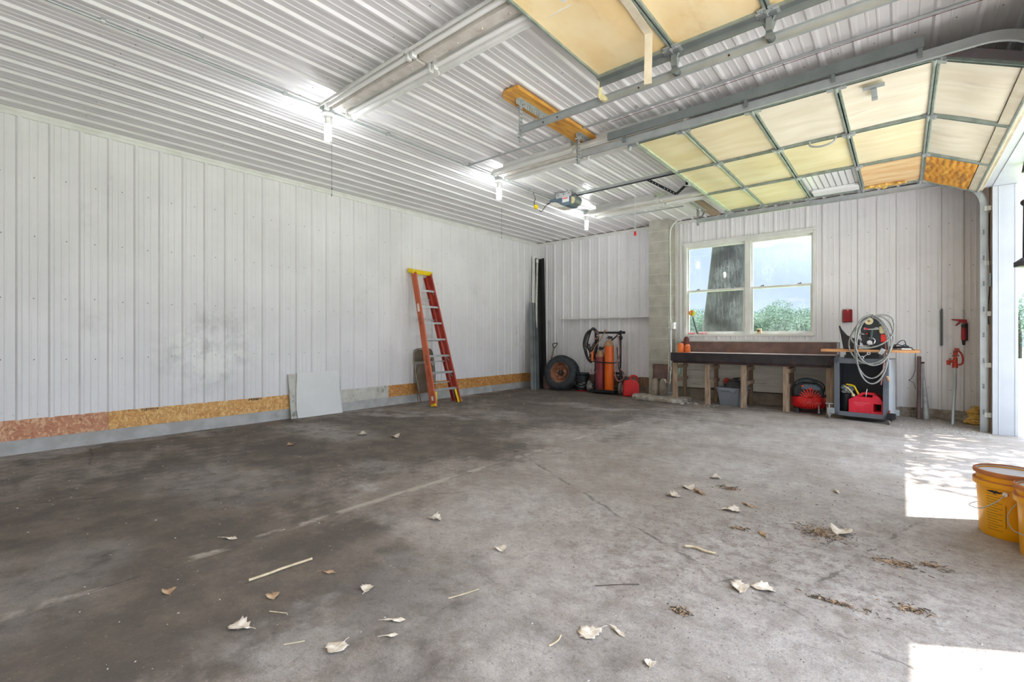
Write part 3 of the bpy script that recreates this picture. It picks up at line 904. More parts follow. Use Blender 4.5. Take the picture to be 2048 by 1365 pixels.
mb.bx(XR + 0.17, XR + 0.20, 2.93, 4.36, 0, 3.5)
mb.bx(XR + 0.17, XR + 0.20, Y0, YB + 0.1, DZ + 0.03, 3.5)
struct(mb.build('wall_right_siding', M['white_metal'], smooth=0), 'white siding outside the door openings', 'siding')

# ---- window
win = struct(thing('window_1', 'wide double window with dusty panes over the workbench', 'window', (-2.12, YB, WZ0)))
mb = MB(Matrix.Translation((2.12, -YB, -WZ0)))
f_ = 0.055
mb.bx(WX0, WX0 + f_, YB - 0.035, YB + 0.09, WZ0 + 0.04, WZ1 - 0.05)
mb.bx(WX1 - 0.03, WX1, YB - 0.035, YB + 0.09, WZ0 + 0.04, WZ1 - 0.05)
mb.bx(WX0, WX1, YB - 0.036, YB + 0.09, WZ1 - 0.05, WZ1 - 0.01)
mb.bx(WX0, WX1, YB - 0.045, YB + 0.09, WZ0, WZ0 + 0.04)
mb.bx(WX0 - 0.02, WX1 + 0.015, YB - 0.045, YB - 0.015, WZ1 - 0.01, WZ1 + 0.03)
mb.build('window_frame', M['white_trim'], win, smooth=0, bevel=0.003)
mb = MB(Matrix.Translation((2.12, -YB, -WZ0)))
mb.bx(-2.105, -2.015, YB - 0.025, YB + 0.088, WZ0 + 0.04, WZ1 - 0.05)
mb.build('mullion', M['white_trim'], win, smooth=0, bevel=0.003)
for (a, b) in ((WX0 + f_, -2.105), (-2.015, WX1 - 0.03)):
    for up in (0, 1):
        z0_, z1_ = (WZ0 + 0.04, 2.025) if not up else (1.985, WZ1 - 0.05)
        y_ = YB + 0.0 + 0.03 * up
        rl = 0.034 if not up else 0.022
        mb = MB(Matrix.Translation((2.12, -YB, -WZ0)))
        mb.bx(a, a + rl, y_ + .001, y_ + 0.027, z0_ + 0.04, z1_ - 0.034)
        mb.bx(b - rl, b, y_ + .001, y_ + 0.027, z0_ + 0.04, z1_ - 0.034)
        mb.bx(a, b, y_ - (0.008 if not up else 0), y_ + 0.028, z1_ - 0.034, z1_)
        mb.bx(a, b, y_, y_ + 0.028, z0_, z0_ + 0.04)
        sash = mb.build('sash', M['white_trim'], win, smooth=0, bevel=0.002)
        mb = MB(Matrix.Translation((2.12, -YB, -WZ0)))
        mb.bx(a + rl - 0.004, b - rl + 0.004, y_ + 0.012, y_ + 0.016, z0_ + 0.036, z1_ - 0.03)
        mb.build('pane', M['glass'], sash, smooth=0)
        if not up:
            for fx in (0.2, 0.8):
                mb = MB(Matrix.Translation((2.12, -YB, -WZ0)))
                x_ = a + (b - a) * fx
                mb.box((x_, y_ + 0.005, z1_ + 0.008), (0.055, 0.03, 0.014))
                mb.box((x_ + 0.012, y_ - 0.002, z1_ + 0.017), (0.02, 0.012, 0.012))
                mb.build('sash_lock', M['galv_dark'], sash, smooth=0, bevel=0.003)
mb = MB()
mb.bx(-3.28, -0.74, YB - 0.03, YB - 0.002, 1.070, 1.105)
struct(mb.build('trim_18', M['white_trim'], smooth=0), 'white ledge strip between window and bench back', 'trim')

# ================================================================ OVERHEAD DOORS
SEAMS = [-2.13, -1.62, -1.01, -0.40, 0.20]


def roller_hinge(mb, u, y, big=False):
    k = 1.3 if big else 1.0
    mb.box((u, y, 0.026), (0.10 * k, 0.055, 0.012))
    mb.box((u - 0.03, y, 0.018), (0.05, 0.085 * k, 0.006))
    mb.box((u + 0.03, y, 0.018), (0.05, 0.085 * k, 0.006))
    mb.cyl((u, y - 0.045, 0.036), (u, y + 0.045, 0.036), 0.011, seg=8)
    for a in (-0.03, 0.03):
        for b in (-0.028, 0.028):
            mb.cyl((u + a, y + b, 0.02), (u + a, y + b, 0.03), 0.008, seg=6)


def sectional_door(name, label, y0, y1, pts, boards, rows, missing=(), foam=(), far_roller=None):
    """open overhead door; pts are the seam points (x, z) of its underside from the inner edge to the bottom rail"""
    door = struct(thing(name, label, 'garage door', (pts[0][0], (y0 + y1) / 2, pts[0][1])))
    base = Matrix.Translation(-Vector(door.location))
    ny = [y0 + (y1 - y0) * r for r in rows]
    for k in range(len(pts) - 1):
        (xa, za), (xb, zb) = pts[k], pts[k + 1]
        L = math.hypot(xb - xa, zb - za)
        ang = math.atan2(zb - za, xb - xa)
        # local frame: u along the door, y along its width, +n below the door
        mx = base @ Matrix.Translation((xa, 0, za)) @ Matrix(((math.cos(ang), 0, math.sin(ang), 0), (0, 1, 0, 0), (math.sin(ang), 0, -math.cos(ang), 0), (0, 0, 0, 1)))
        g = 0.006
        sec = MB(mx)
        sec.bx(g, L - g, y0, y1, -0.035, -0.031)
        for (r_i) in [r for (kk, r) in missing if kk == k]:
            a, b = ny[r_i], ny[r_i + 1]
            for j in range(1, 9):
                u = L * j / 9
                sec.bx(u - 0.003, u + 0.003, a, b, -0.031, -0.026, 1)
        s_o = sec.build('section', [M['ceil_metal'], M['galv_dark']], door, smooth=0)
        rail = MB(mx)
        rail.bx(g, 0.022 if (k or name == 'door_1') else 0.05, y0, y1, -0.03, 0.016)
        rail.bx(L - 0.022, L - g, y0, y1, -0.03, 0.016)
        rail.build('seam_rail', M['door_green'] if (k == 0 and name == 'door_2') else M['door_rail'], s_o, smooth=0, bevel=0.002)
        for j, yy in enumerate(ny):
            st = MB(mx)
            wdt = 0.040
            c = min(max(yy, y0 + wdt / 2), y1 - wdt / 2)
            st.bx(0.02, L - 0.02, c - wdt / 2, c + wdt / 2, -0.03, 0.006)
            st.bx(0.02, L - 0.02, c - wdt / 2, c - wdt / 2 + 0.012, 0.006, 0.020)
            st.bx(0.02, L - 0.02, c + wdt / 2 - 0.004, c + wdt / 2, 0.006, 0.020)
            st.build('stile', M['door_rail'], s_o, smooth=0)
            if k > 0:
                hg = MB(mx)
                roller_hinge(hg, 0.0, c, j in (0, len(ny) - 1))
                hg.build('hinge', M['galv'], s_o, smooth=30)
        for r_i in range(len(ny) - 1):
            if (k, r_i) in missing:
                rl = MB(mx)
                b = ny[r_i + 1]
                rl.bx(0.05, L - 0.03, b - 0.30, b - 0.06, -0.03, 0.012)
                rl.build('white_batt', M['panel_white'], s_o, smooth=0, bevel=0.012, label='white strip left along the rail')
                continue
            m_ = boards(k, r_i)
            bd = MB(mx)
            a, b = ny[r_i] + 0.022, ny[r_i + 1] - 0.022
            n_u, n_v = (6, 8) if (k, r_i) not in foam else (64, 24)
            # gently bowed sheet
            seed = k * 7 + r_i * 3
            dz = -0.004 if (k, r_i) not in foam else 0.004
            Lb = L if k < len(pts) - 2 else L - 0.085
            grid = [[(0.022 + (Lb - 0.044) * i / n_u, a + (b - a) * j / n_v,
                      dz + 0.007 * math.sin(i * 1.1 + seed) * math.sin(PI * j / n_v) + 0.006 * math.sin(j * 0.9 + seed * 1.7) * math.sin(PI * i / n_u))
                     for j in range(n_v + 1)] for i in range(n_u + 1)]
            if (k, r_i) in foam:
                for i in range(n_u + 1):
                    for j in range(n_v + 1):
                        u_, y_, _z = grid[i][j]
                        w2 = u_ + 0.018 * math.sin(j * 0.55) + 0.012 * math.sin(j * 1.3 + 1)
                        grid[i][j] = (u_, y_, 0.006 + 0.011 * abs(math.sin(w2 * 52)) + 0.004 * math.sin(w2 * 23 + j * .4))
            V = [[bd._v([p_])[0] for p_ in row] for row in grid]
            for i in range(n_u):
                for j in range(n_v):
                    bd.bm.faces.new((V[i][j], V[i + 1][j], V[i + 1][j + 1], V[i][j + 1]))
            bd.bx(0.022, Lb - 0.022, a, b, -0.03, dz - 0.012)
            bd.build('insulation_board', M[m_], s_o, smooth=60 if True else 0)
        if k == len(pts) - 2:
            bt = MB(mx)
            bt.bx(L - 0.10, L + 0.004, y0, y1, -0.04, 0.010)
            bt.bx(L, L + 0.03, y0, y1, -0.032, -0.012)
            bt.build('bottom_rail', M['beige_rail'], s_o, smooth=0, bevel=0.003)
            se = MB(mx)
            se.bx(0, L, y0 - 0.012, y0 - 0.002, -0.060, 0.0)
            se.build('end_plate', M['rust_plate'], s_o, smooth=0, label='rust-streaked end plate')
    return door


def b2(k, r):
    if (k, r) == (4, 2):
        return 'foam'
    if (k, r) == (3, 2):
        return 'board_torn'
    if k == 4:
        return 'board_pale'
    if k >= 3 or (k == 2 and r == 0):
        return 'board_pale' if r == 0 else 'board'
    return 'board_green' if (r >= 1 or k == 0) else 'board'


Z2 = 3.155
pts2 = [(x, Z2) for x in SEAMS] + [(0.715, 2.905)]
door2 = sectional_door('door_2', 'open overhead door with plywood-coloured backing, its bottom section tipping down', 4.52, 7.95,
                       pts2, b2, (0, 1 / 3.0, 2 / 3.0, 1.0), missing={(2, 2)}, foam={(4, 2)})
Z1 = 3.205
pts1 = [(-1.855 + 0.605 * k, Z1) for k in range(4)] + [(0.46, Z1)]
pts1.append((0.70, 2.96))
door1 = sectional_door('door_1', 'open overhead door of warm tan panels above the camera', -1.90, 3.32, pts1, lambda k, r: 'board_warm', (0, 0.25, 0.5, 0.75, 1.0))
# hardware on door 2
mb = MB(Matrix.Translation(-Vector(door2.location)))
mb.tube(spline([(-0.72, 5.62, 3.135), (-0.71, 5.62, 3.09), (-0.62, 5.62, 3.065), (-0.52, 5.62, 3.085), (-0.50, 5.62, 3.135)], 6), 0.010, 8)
mb.build('lift_handle', M['galv'], door2, smooth=60)
mb = MB(Matrix.Translation(-Vector(door2.location)))
mb.bx(-0.24, -0.10, 4.68, 4.74, 3.132, 3.142)
mb.bx(-0.19, -0.15, 4.72, 4.90, 3.120, 3.134)
mb.box((-0.17, 4.90, 3.122), (0.04, 0.05, 0.024))
mb.build('lock_latch', M['galv'], door2, smooth=0, bevel=0.003)
tb = MB(Matrix.Translation(-Vector(door2.location)))
r_ = random.Random(3)
for j in range(14):
    u = 0.02 + 0.36 * j / 14 - 0.36
    tb.box((u, 7.86 + r_.uniform(-.03, .03), 3.140), (0.05, 0.10 * r_.uniform(.5, 1.2), 0.018), (r_.uniform(-20, 20), r_.uniform(-20, 20), r_.uniform(0, 90)))
tb.build('torn_edge', M['foam_chunk'], door2, smooth=0, label='torn pale foam along the rail')
# loose strip hanging from door 1
mb = MB(Matrix.Translation(-Vector(door1.location)))
P_ = [(-1.27, 2.2, 3.178), (-1.285, 2.7, 3.178), (-1.30, 3.0, 3.172)]
for a, b in zip(P_, P_[1:]):
    mb.beam(a, b, 0.05, 0.006)
mb.beam((-1.30, 3.0, 3.175), (-1.315, 3.02, 2.85), 0.006, 0.05, up=(1, 0.3, 0))
mb.build('hanging_strip', M['beige_rail'], door1, smooth=0, label='loose cream strip bent down from the seam')
# top corner brackets with rollers
mb = MB(Matrix.Translation(-Vector(door1.location)))
mb.beam((-1.85, 3.34, 3.215), (-1.855, 3.345, 3.05), 0.05, 0.006, up=(1, 0, 0))
mb.beam((-1.875, 3.34, 3.09), (-1.82, 3.345, 3.04), 0.02, 0.01)
mb.cyl((-1.84, 3.34, 3.06), (-1.84, 3.40, 3.06), 0.024, seg=12)
mb.build('top_bracket', M['cream'], door1, smooth=30, label='brassy drop bracket')
for door, xs, y_, z_ in ((door1, [pts1[1][0], pts1[2][0]], 3.33, 3.06),):
    for x_ in xs:
        mb = MB(Matrix.Translation(-Vector(door.location)))
        mb.box((x_, y_ - 0.02, 3.165), (0.10, 0.08, 0.010))
        mb.beam((x_ - 0.04, y_ - 0.01, 3.165), (x_, y_ + 0.02, z_ + 0.02), 0.03, 0.006)
        mb.beam((x_ + 0.04, y_ - 0.01, 3.165), (x_, y_ + 0.02, z_ + 0.02), 0.03, 0.006)
        mb.box((x_, y_ - 0.01, 3.115), (0.035, 0.04, 0.08), (0, 0, 10))
        mb.cyl((x_, y_, z_), (x_, y_ + 0.06, z_), 0.026, seg=12)
        mb.build('roller_hinge', M['galv_dark'], door, smooth=30)
for y_ in (4.50, 7.94):
    mb = MB(Matrix.Translation(-Vector(door2.location)))
    mb.box((-2.12, y_, 3.135), (0.10, 0.05, 0.06))
    mb.beam((-2.12, y_, 3.15), (-2.16, y_, 3.07), 0.05, 0.008)
    mb.build('top_bracket', M['galv'], door2, smooth=0)
# end stiles that stand below the panels like angle bars
mb = MB(Matrix.Translation(-Vector(door1.location)))
mb.bx(-1.85, 0.40, 3.322, 3.332, 3.135, 3.225)
mb.bx(-1.85, 0.40, 3.275, 3.332, 3.178, 3.186)
mb.build('end_stile', M['galv_dark'], door1, smooth=0)


# ---- tracks: a channel bent through the corner
def track(name, label, y, zh, x_end, flip, rad=0.36, xv=0.765, vert=True, lip=0.026):
    tr = thing(name, label, 'door track', (x_end, y, zh))
    base = Matrix.Translation((-x_end, -y, -zh))
    path = [(x_end + (xv - rad - x_end) * i / 8.0, zh) for i in range(9)]
    path += arc(xv - rad, zh - rad, rad, 90, 0, 12)[1:]
    if vert:
        path += [(xv, (zh - rad) * (1 - i / 6.0)) for i in range(1, 7)]
    s = -1 if flip else 1
    prof = [(-0.032, 0.0), (-0.032, s * lip), (-0.029, s * lip), (-0.029, s * 0.003), (0.029, s * 0.003), (0.029, s * lip), (0.032, s * lip), (0.032, 0.0)]
    mb = MB(base)
    rings = []
    n = len(path)
    for i in range(n):
        a, b = path[max(i - 1, 0)], path[min(i + 1, n - 1)]
        dx, dz = b[0] - a[0], b[1] - a[1]
        l = math.hypot(dx, dz)
        nx, nz = dz / l, -dx / l
        rings.append(mb._v([(path[i][0] + nx * q, y + w_, path[i][1] + nz * q) for q, w_ in prof]))
    m_ = len(prof)
    for A, B in zip(rings, rings[1:]):
        for k in range(m_):
            mb.bm.faces.new((A[k], A[(k + 1) % m_], B[(k + 1) % m_], B[k]))
    mb.bm.faces.new(rings[0][::-1])
    mb.bm.faces.new(rings[-1])
    mb.build('channel', M['galv'] if vert else M['galv_dark'], tr, smooth=30)
    return tr, base


tr, base = track('garage_door_track', 'galvanized door track curving down beside the end wall', 8.02, 3.085, -2.64, True)
mb = MB(base)
mb.bx(-2.64, 0.1, 8.022, 8.052, 3.06, 3.12)
mb.build('stiffener', M['galv_dark'], tr, smooth=0)
for z_ in (0.21, 0.81, 1.43, 2.04, 2.70):
    mb = MB(base)
    mb.bx(0.775, 0.829, 8.0, 8.008, z_ - 0.028, z_ + 0.028)
    mb.bx(0.770, 0.80, 8.0, 8.04, z_ - 0.026, z_ + 0.026)
    mb.cyl((0.80, 7.996, z_), (0.80, 8.0, z_), 0.008, seg=8)
    mb.build('jamb_bracket', M['label_white'], tr, smooth=0)
mb = MB(base)
for z_ in [0.22 + 0.31 * i for i in range(8)]:
    for k in range(3):
        mb.bx(0.757, 0.770, 7.9925, 7.9935, z_ + k * 0.02, z_ + k * 0.02 + 0.010)
mb.build('slot', M['ink'], tr, smooth=0, kind='stuff')
tr, base = track('garage_door_track', 'galvanized track carrying the tan door, bending down at the door wall', 4.33, 3.10, -2.63, False)
mb = MB(base)
mb.bx(-2.30, 0.12, 4.300, 4.326, 3.150, 3.185)
mb.bx(-2.30, 0.12, 4.292, 4.298, 3.146, 3.22)
for x_ in (-2.13, -1.01, -0.4, 0.1):
    mb.bx(x_ - 0.012, x_ + 0.012, 4.30, 4.328, 3.09, 3.19)
mb.build('angle_brace', M['galv_dark'], tr, smooth=0)
tr, base = track('garage_door_track', 'grey track of the warm tan door with a bare end', 3.395, 3.055, -2.70, True, vert=True)
for x_ in (-2.45, -2.3, -1.55, -0.9):
    mb = MB(base)
    mb.cyl((x_, 3.385, 3.055), (x_, 3.39, 3.055), 0.007, seg=6)
    mb.build('bolt', M['ink'], tr, smooth=0)

# ---- planks on the ceiling and the perforated hangers
cb = MB()
mb = MB(Matrix.Translation((2.67, -3.9, -3.34)))
mb.prism([(-2.80, 3.27), (-2.775, 3.21), (-2.72, 3.19), (-2.575, 3.19), (-2.575, 4.66), (-2.60, 4.70), (-2.69, 4.72), (-2.77, 4.69), (-2.80, 4.63)], 'z', 3.318, 3.356)
o = mb.build('ceiling_board', M['wood_yellow'], None, smooth=0, bevel=0.004)
o.location = (-2.67, 3.9, 3.34)
tag(o, 'yellowed pine board bolted flat to the ceiling with two hangers', 'board')
mb = MB(Matrix.Translation((2.55, -8.1, -3.34)))
mb.bx(-2.62, -2.47, 7.35, 8.75, 3.318, 3.356)
o = mb.build('ceiling_board', M['wood_grey'], None, smooth=0, bevel=0.003)
o.location = (-2.55, 8.1, 3.34)
tag(o, 'weathered board on the ceiling beside the block pillar', 'board')


def perforated(mb, p0, p1, w_, up, n=None):
    """angle iron with a row of holes drawn as small dark slots"""
    p0, p1 = Vector(p0), Vector(p1)
    mb.beam(p0, p1, 0.003, w_, up=up)
    d = (p1 - p0)
    L = d.length
    d.normalize()
    a = d.cross(Vector(up)).normalized()
    b = a.cross(d).normalized()
    n = n or int(L / 0.035)
    for i in range(n):
        c = p0 + d * (L * (i + .5) / n)
        for s_ in (-1, 1):
            q = c + a * s_ * 0.0025
            for o_ in (-w_ * 0.2, w_ * 0.2):
                mb.beam(q + b * o_ - d * 0.006, q + b * o_ + d * 0.006, 0.0012, w_ * 0.13, up=up, mi=1)


def hanger(label, x, ya, yb, yd, zt, zb, cx=False):
    h = thing('track_hanger', label, 'hanger bracket', (x, yd, zt))
    bs = Matrix.Translation((-x, -yd, -zt))
    mb = MB(bs)
    perforated(mb, (x, ya, zt - 0.02), (x, yb, zt - 0.02), 0.045, (0, 0, 1))
    mb.beam((x + 0.022, ya, zt - 0.002), (x + 0.022, yb, zt - 0.002), 0.045, 0.003)
    mb.build('ceiling_angle', [M['alu'], M['ink']], h, smooth=0)
    mb = MB(bs)
    perforated(mb, (x - 0.01, yd, zt - 0.01), (x - 0.01, yd, zb), 0.04, (0, 1, 0))
    mb.beam((x - 0.03, yd + 0.02, zt - 0.01), (x - 0.03, yd + 0.02, zb), 0.04, 0.003, up=(0, 1, 0))
    mb.build('drop_angle', [M['galv'], M['ink']], h, smooth=0)
    mb = MB(bs)
    perforated(mb, (x, yd + 0.02, zb + 0.09), (x, yd + 0.26, zt - 0.03), 0.03, (1, 0, 0.2))
    mb.build('brace', [M['galv'], M['ink']], h, smooth=0)
    for z_ in (zt - 0.03, zb + 0.05, zb + 0.08):
        mb = MB(bs)
        mb.cyl((x - 0.05, yd, z_), (x + 0.03, yd, z_), 0.008, seg=6)
        mb.build('bolt', M['chrome'], h, smooth=0)
    return h


hanger('perforated steel hanger holding the bare track end under the pine board', -2.70, 3.32, 3.86, 3.40, 3.318, 2.96)
hanger('perforated steel hanger with crossed straps at the second track end', -2.66, 4.28, 4.92, 4.35, 3.318, 3.02)
hanger('perforated steel hanger on the weathered board near the pillar', -2.60, 7.6, 8.3, 8.04, 3.318, 3.02)

# ================================================================ CEILING: LIGHTS, CONDUIT, OPENER
def fluorescent(x0, x1, yc, label):
    f = thing('fluorescent_fixture', label, 'light fixture', ((x0 + x1) / 2, yc, 3.36), group=None)
    B = Matrix.Translation(-Vector(f.location))
    mb = MB(B)
    t_ = 0.003
    pr_ = [(-.172, 3.212), (-.168, 3.236), (-.12, 3.285), (-.06, 3.292), (.06, 3.292), (.12, 3.285), (.168, 3.236), (.172, 3.212),
           (.176, 3.212), (.172, 3.238), (.124, 3.290), (.06, 3.298), (-.06, 3.298), (-.124, 3.290), (-.172, 3.238), (-.176, 3.212)]
    mb.prism([(yc + a, b) for a, b in pr_], 'x', x0, x1)
    mb.build('reflector', M['white_trim'], f, smooth=20)
    mb = MB(B)
    mb.prism([(yc - .05, 3.29), (yc - .042, 3.238), (yc + .042, 3.238), (yc + .05, 3.29)], 'x', x0 + 0.004, x1 - 0.004)
    for k in range(5):
        xx = x0 + (x1 - x0) * (k + .5) / 5
        mb.cyl((xx, yc + 0.01, 3.232), (xx, yc + 0.01, 3.24), 0.008, seg=8)
    mb.build('ballast_cover', mat('grimy ballast cover', G(214, 208, 200), G(198, 190, 180), 9, 0.5, 0, 0, 40, G(140, 112, 90), 16, 0.58, 0.70, 0.6), f, smooth=0, bevel=0.003)
    mb = MB(B)
    mb.bx(x0 + 0.1, x1 - 0.1, yc - 0.05, yc + 0.05, 3.295, 3.372)
    mb.build('housing', M['white_trim'], f, smooth=0)
    for s_ in (-1, 1):
        mb = MB(B)
        mb.cyl((x0 + 0.03, yc + s_ * 0.105, 3.243), (x1 - 0.03, yc + s_ * 0.105, 3.243), 0.019, seg=14)
        mb.build('tube', M['label_white'], f, smooth=40)
        for xx in (x0 + 0.018, x1 - 0.018):
            mb = MB(B)
            mb.box((xx, yc + s_ * 0.105, 3.25), (0.02, 0.04, 0.075))
            mb.cyl((xx - 0.012, yc + s_ * 0.105, 3.232), (xx + 0.012, yc + s_ * 0.105, 3.232), 0.022, seg=12)
            mb.build('socket', M['panel_white'], f, smooth=30)
    return f


for (x0, yc, a, b) in ((-4.03, 2.315, 'unlit white fluorescent fixture behind the bulb near the camera', 'unlit white fluorescent fixture running under the warm tan door'),
                       (-4.02, 4.60, 'unlit white fluorescent fixture over the middle bulb', 'unlit white fluorescent fixture running behind the second track end'),
                       (-4.07, 7.06, 'unlit white fluorescent fixture by the bulb near the end wall', 'unlit white fluorescent fixture under the door opener arm')):
    fluorescent(x0, x0 + 1.215, yc, a)
    fluorescent(x0 + 1.235, x0 + 2.45, yc, b)

em = mat('lit lamp tube', (1, 1, 1, 1), None, rough=0.4, emit=((0.93, 0.97, 1.0, 1.0), LAMP_STRENGTH))
for (y_, lab, cord) in ((2.36, 'lit bulb in a porcelain holder, the one with the long pull cord', 0.86), (4.86, 'lit bulb on the conduit beside the middle fixture', 0.86), (7.20, 'lit bulb closest to the end wall', 0.0)):
    x_ = -4.265
    l_ = thing('ceiling_lamp', lab, 'ceiling light', (x_, y_, H))
    mb = MB()
    mb.cyl((0, 0, -0.02), (0, 0, -0.075), 0.052, 0.052, 8)
    mb.build('junction_box', M['galv'], l_, smooth=30)
    mb = MB()
    mb.lathe([(0.0, -0.072), (0.066, -0.075), (0.068, -0.088), (0.045, -0.10), (0.026, -0.112), (0.026, -0.145), (0.0, -0.147)], seg=20)
    mb.build('lamp_holder', M['cream'] if False else M['label_white'], l_, smooth=40)
    mb = MB()
    mb.lathe([(0.0, -0.140), (0.020, -0.142), (0.030, -0.158), (0.031, -0.178), (0.0, -0.18)], seg=16)
    bl = mb.build('bulb_base', M['label_white'], l_, smooth=40)
    mb = MB()
    for k in range(4):
        a = PI / 4 + k * PI / 2
        cx_, cy_ = 0.020 * math.cos(a), 0.020 * math.sin(a)
        mb.cyl((cx_, cy_, -0.178), (cx_, cy_, -0.325), 0.0105, seg=10)
        mb.ball((cx_, cy_, -0.325), 0.0105, seg=10, rings=6)
    mb.build('lamp_tube', em, l_, smooth=50)
    if cord:
        mb = MB()
        mb.tube([(0.035, 0.02, -0.10), (0.036, 0.02, -0.4), (0.035, 0.02, -cord)], 0.0016, 5)
        mb.ball((0.036, 0.02, -cord + 0.06), 0.006, seg=8, rings=5)
        mb.ball((0.035, 0.02, -cord), 0.005, (1, 1, 2), 8, 5)
        mb.build('pull_cord', M['twig_dark'], l_, smooth=50)


def conduit(name, label, pts, r, strap_every=None, m_='galv', straps=()):
    p0 = Vector(pts[0])
    c = thing(name, label, 'conduit', p0)
    B = Matrix.Translation(-p0)
    mb = MB(B)
    mb.tube(pts, r, 10)
    mb.build('pipe', M[m_], c, smooth=50)
    for (q, ax) in straps:
        mb = MB(B)
        q = Vector(q)
        ax = Vector(ax)
        mb.cyl(q - ax * 0.012, q + ax * 0.012, r * 1.5, seg=10)
        side = ax.cross(Vector((0, 0, 1)))
        if side.length > .1:
            mb.box(q + side.normalized() * r * 2.6 + Vector((0, 0, r * .7)), (0.03, 0.03, 0.006))
        mb.build('strap', M['alu'], c, smooth=30)
    return c


zc = H - 0.036
conduit('ceiling_conduit', 'thin metal conduit linking the three lit bulbs along the ceiling', [(-4.275, Y0, zc), (-4.275, 2.0, zc), (-4.27, 5.0, zc), (-4.27, 7.15, zc)], 0.0105,
        straps=[((-4.275, y_, zc), (0, 1, 0)) for y_ in (0.70, 1.95, 3.05, 4.2, 5.55, 6.5)])
conduit('ceiling_conduit', 'thin conduit crossing the ceiling between the two overhead doors', [(-4.26, 4.26, zc), (-2.6, 4.265, zc), (-1.0, 4.26, zc), (0.8, 4.27, zc)], 0.0105,
        straps=[((x_, 4.262, zc), (1, 0, 0)) for x_ in (-4.2, -2.75, -1.95, -1.35)])
conduit('ceiling_conduit', 'short bare conduit stub in front of the block pillar', spline([(-4.24, 7.33, zc), (-4.16, 7.62, zc), (-4.05, 7.78, zc), (-3.6, 7.82, zc), (-2.80, 7.86, zc)], 8), 0.011)
conduit('wall_conduit', 'pale conduit bending off the ceiling and down the block pillar',
        spline([(-2.62, 8.60, 3.335), (-2.95, 8.61, 3.335), (-3.15, 8.62, 3.315), (-3.28, 8.63, 3.22), (-3.325, 8.635, 3.05), (-3.325, 8.64, 2.4), (-3.325, 8.64, 1.45)], 8), 0.0125, m_='white_trim')
conduit('wall_conduit', 'white conduit running from outlet box down behind the bench', [(-3.325, 8.66, 1.30), (-3.325, 8.66, 0.9), (-3.325, 8.66, 0.6)], 0.022, m_='white_trim')
mb = MB()
mb.tube([(-2.3, 4.36, 3.355), (-1.2, 4.33, 3.345), (-0.2, 4.31, 3.345), (0.5, 4.33, 3.35)], 0.0022, 5)
tag(mb.build('ceiling_wire', M['cap_brown'], None), 'thin brown wire slung beside the crossing conduit', 'wire')
mb = MB()
mb.tube(spline([(0, 0, 0), (0.0, 0, -0.02), (0.02, 0.0, -0.04), (0.03, 0, -0.025)], 5), 0.004, 7)
mb.lathe([(0, 0.0), (0.012, 0), (0.012, -0.004), (0, -0.004)], seg=10)
o = tag(mb.build('ceiling_hook', M['alu'], None, smooth=50), 'small white hook screwed into the bare ceiling', 'hook')
o.location = (-3.95, 1.19, H)
o.rotation_euler = (0, 0, 1.0)

# outlet box on the pillar
o = thing('outlet_box', 'white surface outlet box on the side of the block pillar', 'outlet', (-3.342, 8.78, 1.37))
mb = MB()
mb.bx(0, 0.055, -0.07, 0.06, -0.06, 0.055)
mb.build('box', M['galv'], o, smooth=0, bevel=0.004)
mb = MB()
mb.bx(0.055, 0.062, -0.076, 0.066, -0.066, 0.06)
mb.bx(0.0, 0.062, -0.082, -0.076, -0.066, 0.06)
mb.build('cover', M['label_white'], o, smooth=0, bevel=0.002)
mb = MB()
for dy in (-0.035, 0.025):
    mb.bx(0.062, 0.0635, dy - 0.006, dy - 0.002, -0.02, 0.0)
    mb.bx(0.062, 0.0635, dy + 0.004, dy + 0.008, -0.02, 0.0)
mb.build('socket', M['ink'], o, smooth=0)

# ---- door opener
op = thing('garage_door_opener', 'blue grey garage door opener hung from the ceiling by the middle bulb', 'door opener', (-3.95, 6.10, 3.30))
mb = MB()
body = [(-0.27, -0.02), (-0.27, -0.055), (-0.18, -0.06), (-0.10, -0.085), (-0.03, -0.14), (0.03, -0.165), (0.10, -0.165), (0.12, -0.16), (0.12, 0.0), (-0.12, 0.0)]
mb.prism(body, 'y', -0.11, 0.11)
mb.build('housing', M['opener'], op, smooth=0, bevel=0.012)
mb = MB()
mb.prism([(-0.26, -0.056), (-0.18, -0.061), (-0.10, -0.087), (-0.03, -0.142), (0.03, -0.168), (-0.02, -0.172), (-0.11, -0.165), (-0.20, -0.13), (-0.25, -0.09)], 'y', -0.10, 0.10)
mb.build('light_lens', M['lens'], op, smooth=0, bevel=0.014)
mb = MB()
mb.cyl((0.13, -0.075, -0.075), (0.13, 0.085, -0.075), 0.075, seg=24)
mb.build('rear_case', M['galv_dark'], op, smooth=30)
mb = MB()
mb.cyl((0.135, -0.085, -0.085), (0.135, -0.076, -0.085), 0.052, seg=20)
mb.cyl((0.135, -0.095, -0.085), (0.135, -0.080, -0.085), 0.008, seg=8)
mb.build('drive_gear', M['cream'], op, smooth=30, label='cream gear wheel')
mb = MB()
mb.bx(-0.13, 0.14, -0.115, -0.110, -0.03, 0.045)
mb.bx(-0.13, 0.14, -0.115, 0.115, 0.043, 0.047)
for x_ in (-0.10, 0.0, 0.10):
    mb.cyl((x_, -0.119, 0.02), (x_, -0.115, 0.02), 0.008, seg=8, mi=1)
mb.bx(-0.10, -0.07, -0.11, -0.1, 0.045, 0.075)
mb.bx(0.08, 0.11, -0.11, -0.1, 0.045, 0.075)
mb.build('mounting_bracket', [M['alu'], M['ink']], op, smooth=0)
mb = MB()
mb.bx(-0.02, 0.10, -0.1125, -0.1105, -0.105, -0.025)
lb = mb.build('label', M['label_white'], op, smooth=0)
mb = MB()
mb.bx(-0.01, 0.08, -0.1140, -0.1124, -0.06, -0.035)
